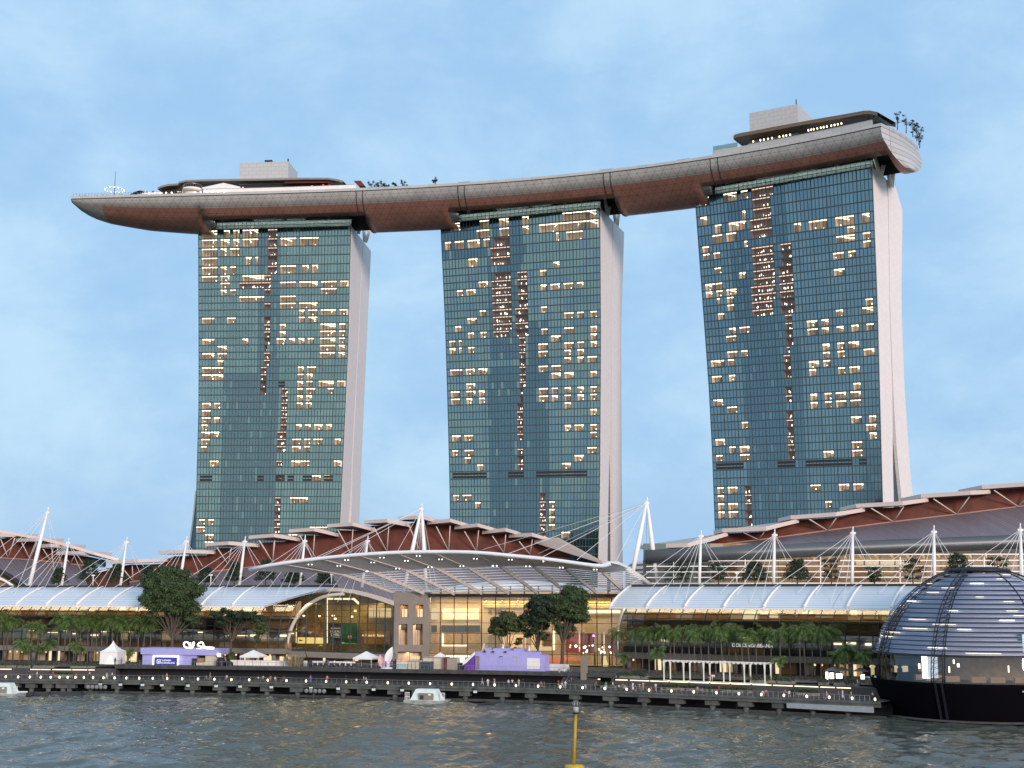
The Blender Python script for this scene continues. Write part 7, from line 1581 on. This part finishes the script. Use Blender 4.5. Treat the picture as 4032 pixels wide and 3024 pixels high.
cw = thing('castle_wall', 'lilac stage wall with a stepped top, narrow windows and a white board', 'stage wall', PL(2008, 11.5)); t, n, u = axes(2008)
def CW(px, z, off=11.5): return PL(px, off, PZT + z)
b = MB(); b.prism([CW(1871, 0), CW(2146, 0), CW(2146, 3.6), CW(2116, 3.7), CW(2114, 4.25), CW(2052, 4.35), CW(2050, 5.0), CW(2024, 5.0), CW(2022, 4.4), CW(2002, 4.5), CW(1994, 4.6), CW(1992, 5.0), CW(1942, 5.0), CW(1941, 4.55), CW(1920, 4.6), CW(1918, 5.05), CW(1911, 5.05), CW(1909, 4.2), CW(1871, 4.1)][::-1], n * 3); b.build('wall', M['purple'], cw)
for (x0, x1, z0, z1, m_) in ((1874, 1888, .3, 3.2, M['stone']), (1963, 1980, .1, 3.3, M['dark']), (2020, 2036, .3, 3.2, mat('window_ochre', (.36, .32, .10), .6, emit=(1, .9, .3), es=.12))):
    b = MB(); b.prism([CW(x0, z0, 11.35), CW(x1, z0, 11.35), CW(x1, z1, 11.35), CW(x0, z1, 11.35)], n * .1); w_ = b.build('window', m_, cw); f = MB(); f.bar(CW(x0, z1, 11.3), CW(x1, z1, 11.3), .1, .12); f.bar(CW(x0, z0, 11.3), CW(x0, z1, 11.3), .1, .12); f.bar(CW(x1, z0, 11.3), CW(x1, z1, 11.3), .1, .12); f.build('frame', M['purple'], w_)
b = MB(); b.prism([CW(2070, .5, 11.3), CW(2120, .5, 11.3), CW(2120, 2.9, 11.3), CW(2070, 2.9, 11.3)], n * .15); b.build('white_board', M['white'], cw)
for x in (1941, 1990, 1908): b = MB(); b.box(CW(x, 4.25, 11.2), (.5, .5, .35)); b.build('spotlight', M['black'], cw)
b = MB(); b.prism([CW(1893, 4.1, 13), CW(1904, 6.0, 13), CW(1908, 6.1, 13), CW(1906, 4.1, 13)], n * .4); b.build('beige_fin', M['cream'], cw)
for i, x in enumerate((1980, 2084)):
    c = CW(x, 4.6 - i * .3, 12.5); o = thing('wall_figure', '%s small white and gold figurine from the left on top of the lilac stage wall' % nth(i), 'figurine', c); b = MB(); b.sphere(c + u * .45, .32, 8, 0, (1, 1, 1.3)); b.sphere(c + u * 1.0, .24, 8, 0); b.build('figure', M['white'], o); b = MB(); b.box(c + u * 1.3, (1.0, .4, .12)); b.build('hat', M['cream'], o)
# stairs and the beige tower between plaza and right terrace
st = thing('plaza_steps', 'dark steps rising from the boardwalk to the plaza, left of the tall beige post', 'stairs', DK(2215, 8, 3.1)); b = MB(); t, n, u = axes(2215)
for k in range(12): p_, q_ = DK(2150, 7.0 + k * .36, 3.1), DK(2284, 7.0 + k * .36, 3.1); b.box((p_ + q_) / 2 + u * (.125 + .125 * k), ((q_ - p_).length, .36, .25 + .25 * k), 0, (t, n, u))
b.build('flight', M['concrete_dark'], st); b = MB(); b.bar(DK(2178, 6.8, 4.2), DK(2178, 11, 7.1), .07, .07); b.bar(DK(2178, 6.8, 3.1), DK(2178, 6.8, 4.3), .09, .09); b.build('handrail', M['rail'], st)
c = DKc(2296, 8.6, 3.1); o = thing('beige_post', 'tall tapering beige post beside the plaza steps', 'post', c); b = MB(); b.prism([c + t * -.62, c + t * .62, c + t * .78 + u * 6.7, c + t * -.55 + u * 6.9], n * 1.0); b.build('shaft', mat('post_beige', (.24, .21, .17), .8), o); MB().box(c + n * .5 + u * .15, (1.6, 1.3, .3), 0, (t, n, u)).build('base', M['concrete_dark'], o)
# white pergola
pg = thing('pergola', 'white pergola with a scalloped roof and paired columns on the right terrace', 'pergola', DKc(2760, 11, 5.2)); b = MB(); cols = [(2545, 2622, 2690), (2624, 0, 0), (2703, 0, 0), (2783, 0, 0), (2865, 0, 0), (2947, 0, 0)]
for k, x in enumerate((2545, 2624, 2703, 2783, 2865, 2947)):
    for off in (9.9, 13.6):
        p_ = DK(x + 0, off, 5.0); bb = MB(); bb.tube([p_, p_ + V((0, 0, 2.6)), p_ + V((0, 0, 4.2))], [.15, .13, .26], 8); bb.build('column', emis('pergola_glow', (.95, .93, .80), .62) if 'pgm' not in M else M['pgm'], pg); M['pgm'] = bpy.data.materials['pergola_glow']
b = MB()
p_, q_ = DK(2545, 9.6, 9.25), DK(2958, 9.6, 9.25); L_ = (q_ - p_).length; nn_ = 24
for k in range(nn_):
    r_ = []
    a_, d_ = p_.lerp(q_, k / nn_), p_.lerp(q_, (k + 1) / nn_); nvec = V((-(q_ - p_).y, (q_ - p_).x, 0)).normalized()
    pts = [a_.lerp(d_, j / 5) - V((0, 0, .34 * math.sin(math.pi * j / 5))) for j in range(6)]; b.grid([pts, [x + nvec * 4.6 for x in pts]], 0, True); b.grid([[x + V((0, 0, .22)) for x in pts], pts])
b.bar(p_ + V((0, 0, .1)), q_ + V((0, 0, .1)), .16, .2); b.build('roof', M['white'], pg)
b = MB(); b.bar(DK(2545, 9.5, 5.05), DK(2958, 9.5, 5.05), .2, .2); b.build('lit_base', M['strip'], pg)
# umbrellas and bright stalls by the dome end
for i, (x, off) in enumerate(((3280, 18), (3318, 20), (3390, 19))):
    c = DKc(x, off, 5.4); o = thing('parasol', '%s grey parasol from the left by the stalls next to the dome' % nth(i), 'parasol', c, 'grey parasols by the stalls'); b = MB(); b.lathe([(1.8, 2.3), (0, 3.1)], c, 8); b.build('canopy', M['stone'], o); b = MB(); b.tube([c, c + V((0, 0, 3.0))], .06, 5); b.build('pole', M['rail'], o)
for i, (x, w, h, z) in enumerate(((3257, .45, 1.5, 1.0), (3276, .8, 1.2, 1.0), (3305, 1.2, 1.0, 1.0), (3398, .7, .9, 1.0))):
    c = DKc(x, 17, 5.4); o = thing('lit_stall', '%s bright white stall front from the left, behind the hedge next to the dome' % nth(i), 'stall', c, 'bright stalls next to the dome'); MB().box(c + V((0, 0, z + .3)), (w, .3, h)).build('lit_panel', M['lampwhite'], o); MB().box(c + V((0, .2, z + h / 2 + .4)), (w + .3, .8, .14)).build('frame', M['dark'], o)
# ---------------------------------------------------------------- people
def body(name, joints, hair=True):
    # joints: list of (parent index, xyz, radius, region); one skin-grown surface
    me = bpy.data.meshes.new(name); me.from_pydata([j[1] for j in joints], [(j[0], i) for i, j in enumerate(joints) if j[0] is not None], [])
    ob = bpy.data.objects.new(name, me); COL.objects.link(ob)
    sk = ob.modifiers.new('skin', 'SKIN'); sk.use_smooth_shade = True; sd_ = ob.modifiers.new('sub', 'SUBSURF'); sd_.levels = sd_.render_levels = 1
    if not me.skin_vertices: 
        bpy.context.view_layer.objects.active = ob
    for i, j in enumerate(joints): me.skin_vertices[0].data[i].radius = (j[2], j[2] * .85)
    me.skin_vertices[0].data[0].use_root = True
    bpy.context.view_layer.update(); dg = bpy.context.evaluated_depsgraph_get()
    m2 = bpy.data.meshes.new_from_object(ob.evaluated_get(dg)); m2.name = name; bpy.data.objects.remove(ob)
    jv = [V(j[1]) for j in joints]
    for p in m2.polygons:
        best, bi = 1e9, 0
        for i, j in enumerate(joints):
            if j[0] is None: continue
            a_, c_ = jv[j[0]], jv[i]; d = c_ - a_; t_ = max(0, min(1, (p.center - a_).dot(d) / d.length_squared)); dist = (p.center - a_ - d * t_).length - j[2] * .6
            if dist < best: best, bi = dist, i
        p.material_index = joints[bi][3]; p.use_smooth = True
    return m2
# regions: 0 skin, 1 top, 2 lower garment
def figure(step, arms, bend=0, sit=False):
    # step: half stride; arms: (left hand, right hand) targets relative to the shoulders
    J = [(None, (0, 0, .95), .135, 2), (0, (0, -bend * .4, 1.12), .125, 1), (1, (0, -bend, 1.36), .150, 1), (2, (0, -bend, 1.50), .062, 0), (3, (0, -bend - .02, 1.58), .085, 0), (4, (0, -bend - .02, 1.66), .098, 0), (5, (0, -bend - .01, 1.73), .07, 0)]
    for s, st, ar in ((-1, step, arms[0]), (1, -step, arms[1])):
        i = len(J)
        if sit: J += [(0, (s * .10, -.06, .90), .11, 2), (i, (s * .14, -.46, .92), .075, 2), (i + 1, (s * .14, -.50, .50), .05, 0), (i + 2, (s * .14, -.62, .46), .04, 0)]
        else: J += [(0, (s * .09, st * .15, .84), .105, 2), (i, (s * .10, st * .55 - .03, .48), .070, 2), (i + 1, (s * .10, st, .09), .046, 2), (i + 2, (s * .11, st - .13, .035), .042, 2)]
        i = len(J); h = V(ar)
        J += [(2, (s * .20, -bend, 1.40), .062, 1), (i, (s * .22 + h.x * .5 + s * .04, -bend + h.y * .5, 1.40 + h.z * .5), .046, 1), (i + 1, (s * .22 + h.x, -bend + h.y, 1.40 + h.z), .034, 0), (i + 2, (s * .22 + h.x * 1.06, -bend + h.y * 1.08 - .02, 1.40 + h.z * 1.13), .036, 0)]
    return J
PM = [body('person_body', figure(.02, ((-.03, -.03, -.55), (.03, -.03, -.55)))), body('person_body', figure(.26, ((-.03, -.22, -.48), (.03, .20, -.50)))), body('person_body', figure(.20, ((-.05, -.32, -.20), (.03, .16, -.50)))),
      body('person_body', figure(.03, ((-.10, -.30, -.12), (.10, -.30, -.12)), .06)), body('person_body', figure(.02, ((.02, -.10, .34), (.05, -.30, -.20)))), body('person_body', figure(0, ((-.02, -.30, -.38), (.02, -.30, -.38)), .04, True))]
DRESS = body('person_body', [(None, (0, 0, 1.0), .13, 1), (0, (0, 0, 1.36), .14, 1), (1, (0, 0, 1.5), .06, 0), (2, (0, -.02, 1.58), .085, 0), (3, (0, -.02, 1.66), .098, 0), (4, (0, -.01, 1.73), .07, 0), (0, (0, 0, .6), .20, 1), (6, (0, 0, .22), .27, 1), (7, (0, 0, .06), .18, 0), (1, (-.2, 0, 1.4), .06, 1), (9, (-.26, -.04, 1.1), .045, 0), (10, (-.25, -.1, .85), .036, 0), (1, (.2, 0, 1.4), .06, 1), (12, (.26, -.04, 1.1), .045, 0), (13, (.25, -.1, .85), .036, 0)])
hb = MB(); hb.sphere((0, .015, 1.685), .118, 8, 0, (1, 1, 1.0)); HAIR = hb.mesh('person_hair', mat('hair_black', (.015, .012, .01), .6))
hb = MB(); hb.sphere((0, .02, 1.68), .122, 8, 0, (1, 1, 1)); hb.tube([(0, .09, 1.66), (0, .12, 1.45), (0, .12, 1.28)], [.11, .10, .05], 8); HAIRL = hb.mesh('person_hair', bpy.data.materials['hair_black'])
fb_ = MB()
for s in (-.035, .035): fb_.sphere((s, -.108, 1.655), .014, 6, 0)
fb_.sphere((0, -.118, 1.63), .016, 6, 1); fb_.box((0, -.104, 1.598), (.045, .015, .012), 0)
for s in (-.1, .1): fb_.sphere((s, 0, 1.64), .024, 6, 1)
SKINS = [mat('skin_light', (.48, .31, .23), .6), mat('skin_tan', (.34, .20, .13), .6), mat('skin_brown', (.18, .10, .065), .6)]
FACE = fb_.mesh('person_face', [bpy.data.materials['hair_black'], SKINS[1]])
COLS = {'white': (.72, .72, .72), 'black': (.015, .016, .02), 'grey': (.18, .19, .20), 'navy': (.02, .035, .10), 'pale blue': (.42, .55, .68), 'pink': (.55, .30, .32), 'teal': (.06, .30, .28), 'red': (.35, .04, .04), 'beige': (.45, .38, .28), 'violet': (.13, .09, .45), 'olive': (.12, .14, .06), 'yellow': (.55, .42, .08)}
for k, v in list(COLS.items()): M['c_' + k] = mat('cloth_' + k.replace(' ', '_'), v, .8)
pr = random.Random(40); pose_word = ['standing', 'walking', 'walking', 'bending', 'waving', 'sitting']
for m_ in PM + [DRESS]:
    ix = [p_.material_index for p_ in m_.polygons]; m_.materials.clear()
    for _ in range(3): m_.materials.append(SKINS[0])
    m_.polygons.foreach_set('material_index', ix)
def person(p, pose, face, top, low, label, group=None, h=1.0, long=False):
    o = thing('person', label, 'person', p, group); o.rotation_euler = (0, 0, face); o.scale = (h, h, h)
    b = bpy.data.objects.new('body', DRESS if pose == 'dress' else PM[pose]); COL.objects.link(b); b.parent = o
    for i, mm in enumerate((pr.choice(SKINS), M['c_' + top], M['c_' + low])): b.material_slots[i].link = 'OBJECT'; b.material_slots[i].material = mm
    hr = bpy.data.objects.new('hair', HAIRL if long else HAIR); COL.objects.link(hr); hr.parent = o
    fc = bpy.data.objects.new('face', FACE); COL.objects.link(fc); fc.parent = o
    if pose == 'dress' or pose == 0 or pose in (1, 2, 4): dz = (0, 0, 0)
    else: dz = (0, -.06 if pose == 3 else -.04, 0)
    hr.location = dz; fc.location = dz; return o
BW = [(112, 0, 'black', 'black'), (145, 1, 'white', 'grey'), (195, 1, 'black', 'navy'), (209, 0, 'red', 'black'), (300, 5, 'grey', 'black'), (310, 5, 'black', 'black'), (343, 2, 'navy', 'black'), (352, 1, 'white', 'black'), (420, 1, 'pale blue', 'white'), (441, 1, 'white', 'navy'),
      (656, 0, 'beige', 'beige'), (812, 5, 'grey', 'grey'), (827, 1, 'grey', 'beige'), (640, 5, 'olive', 'black'), (893, 5, 'white', 'grey'), (1017, 5, 'white', 'black'), (1036, 5, 'pale blue', 'grey'), (1065, 5, 'pink', 'beige'), (1083, 5, 'white', 'beige'), (1118, 5, 'red', 'black'),
      (1222, 'dress', 'violet', 'violet'), (1288, 0, 'pink', 'grey'), (1362, 0, 'black', 'black'), (1403, 5, 'white', 'black'), (1432, 1, 'pale blue', 'grey'), (1441, 2, 'white', 'navy'), (1452, 1, 'black', 'black'), (1899, 1, 'grey', 'white'), (1921, 0, 'white', 'white'), (1947, 4, 'beige', 'white'),
      (2002, 0, 'white', 'navy'), (2017, 3, 'white', 'black'), (2043, 0, 'beige', 'white'), (2060, 1, 'black', 'black'), (2130, 5, 'grey', 'red'), (2143, 5, 'black', 'navy'), (2199, 3, 'red', 'beige'), (2214, 1, 'grey', 'white'), (2226, 0, 'white', 'pale blue'), (2242, 3, 'black', 'black'),
      (2305, 5, 'beige', 'white'), (2338, 3, 'black', 'black'), (2347, 1, 'grey', 'black'), (2386, 0, 'teal', 'white'), (2413, 1, 'white', 'navy'), (2424, 2, 'navy', 'grey'), (2437, 5, 'white', 'black'), (2452, 5, 'grey', 'grey'), (2462, 5, 'pink', 'white'), (2492, 'dress', 'white', 'white'), (2503, 5, 'navy', 'navy'),
      (2519, 3, 'pink', 'grey'), (2532, 3, 'beige', 'pink'), (2563, 5, 'red', 'black'), (2582, 0, 'white', 'beige'), (2603, 1, 'navy', 'grey'), (2672, 5, 'grey', 'black'), (2747, 5, 'pink', 'grey'), (2765, 5, 'grey', 'pink'), (2831, 3, 'red', 'black'), (3004, 5, 'white', 'pink'), (3017, 5, 'pink', 'navy'), (3093, 5, 'grey', 'black'), (3108, 5, 'white', 'black'),
      (3130, 5, 'navy', 'black'), (3256, 1, 'pale blue', 'pink'), (3302, 2, 'grey', 'black'), (3318, 'dress', 'pale blue', 'pale blue'), (3352, 1, 'beige', 'grey'), (3436, 2, 'pink', 'black')]
for i, (x, pose, top, low) in enumerate(BW):
    li = min(range(len(LAMPX)), key=lambda k: abs(LAMPX[k] - x)); side = 'left' if LAMPX[li] > x else 'right'
    off = 2.0 + (i * 37 % 5) * .9; z = 3.1
    if pose == 5: z = 3.1 - .42; 
    w_ = 'in a %s dress' % top if pose == 'dress' else ('in %s clothes' % top if top == low else 'in %s and %s' % (top, low))
    lab = 'person %s %s just %s of the %s bollard lamp' % (w_, 'standing' if pose == 'dress' else pose_word[pose] if pose != 3 else 'bending', side, nth(li))
    if pose == 5:
        p = DKc(x, off, 3.1); t = DKt(x); s_ = thing('bench_block', 'low dark seat block %s of the %s bollard lamp, under a sitting person' % (side, nth(li)), 'seat', p, 'low seat blocks on the boardwalk')
        MB().box(p + V((0, .05, .24)), (.9, .5, .46)).build('seat', M['concrete_dark'], s_); MB().box(p + V((0, .05, .03)), (.7, .4, .06)).build('base', M['black'], s_); z = 3.1 - .37
    person(DKc(x, off, z), pose, {1: pr.choice((1.2, -1.2)) + math.pi * pr.choice((0, 1)), 2: pr.choice((1.4, -1.5))}.get(pose, pr.uniform(-.8, .8)), top, low, lab, 'people along the boardwalk', pr.uniform(.93, 1.04), pr.random() < .4)
ZS = lambda k: 3.1 + .25 * k
for (x, off, z, pose, top, low, lab) in ((2203, 9.6, ZS(8), 0, 'beige', 'black', 'person in beige top on the plaza steps, left of a white-topped person'), (2218, 9.9, ZS(9), 1, 'white', 'grey', 'person in white top near the head of the plaza steps'), (2237, 10.2, ZS(9), 0, 'black', 'black', 'person in black on the right of the plaza steps'), (2250, 8.2, ZS(4), 1, 'navy', 'grey', 'person in navy low on the right of the plaza steps'),
        (1457, 11.2, PZT, 0, 'black', 'navy', 'person in dark clothes in front of the marquee near the wing sculpture'), (1487, 11.0, PZT, 0, 'olive', 'black', 'person in olive top beside the pink petal of the sculpture'), (1519, 10.4, PZT, 4, 'red', 'navy', 'person in red top under the white petal of the sculpture'), (1284, 13, PZT, 0, 'black', 'black', 'person in black behind the lounge chairs, left of the pair'), (1293, 13, PZT, 0, 'navy', 'black', 'person in navy behind the lounge chairs, right of the pair'), (1317, 12.6, PZT, 1, 'white', 'black', 'person in white behind the lounge chairs'),
        (453, 12.2, PZT, 0, 'black', 'black', 'dark figure in the lit doorway of the pagoda tent'), (478, 12.6, PZT, 0, 'olive', 'navy', 'person in olive at the right corner of the pagoda tent'), (510, 12, PZT, 1, 'white', 'black', 'person in white between the pagoda tent and the lilac pavilion'), (2793, 11, 5.05, 0, 'black', 'grey', 'person in black under the pergola, left of the white pair'), (2805, 11, 5.05, 1, 'white', 'beige', 'person in white and beige under the middle of the pergola'), (2812, 11.3, 5.05, 0, 'white', 'navy', 'person in white and navy under the middle of the pergola'), (3378, 9.2, 5.0, 1, 'pale blue', 'grey', 'person in pale blue shirt on the terrace beside the dome')):
    person(DKc(x, off, z), pose, pr.uniform(-1, 1), top, low, lab, 'people on the plaza and terraces', pr.uniform(.95, 1.03), pr.random() < .4)
for i, x in enumerate((311, 318, 326, 333, 340, 372, 378, 384, 393, 402, 406, 413, 418, 427, 438, 472, 477, 557, 566, 578, 600, 605)):
    d = 2.2 + (i % 3) * .8; zz0 = DZ + (.3 if x < 500 else 3.4)
    person(DP(x, d if x < 500 else 8, DZ + .6 if x < 500 else DZ + 3.6), 0 if i % 3 else 3, pr.uniform(-1, 1), pr.choice(('black', 'grey', 'navy', 'black')), 'black', '%s dark figure from the bow tip standing on the roof deck' % nth(i), 'people on the bow of the roof deck', 1.12, False)
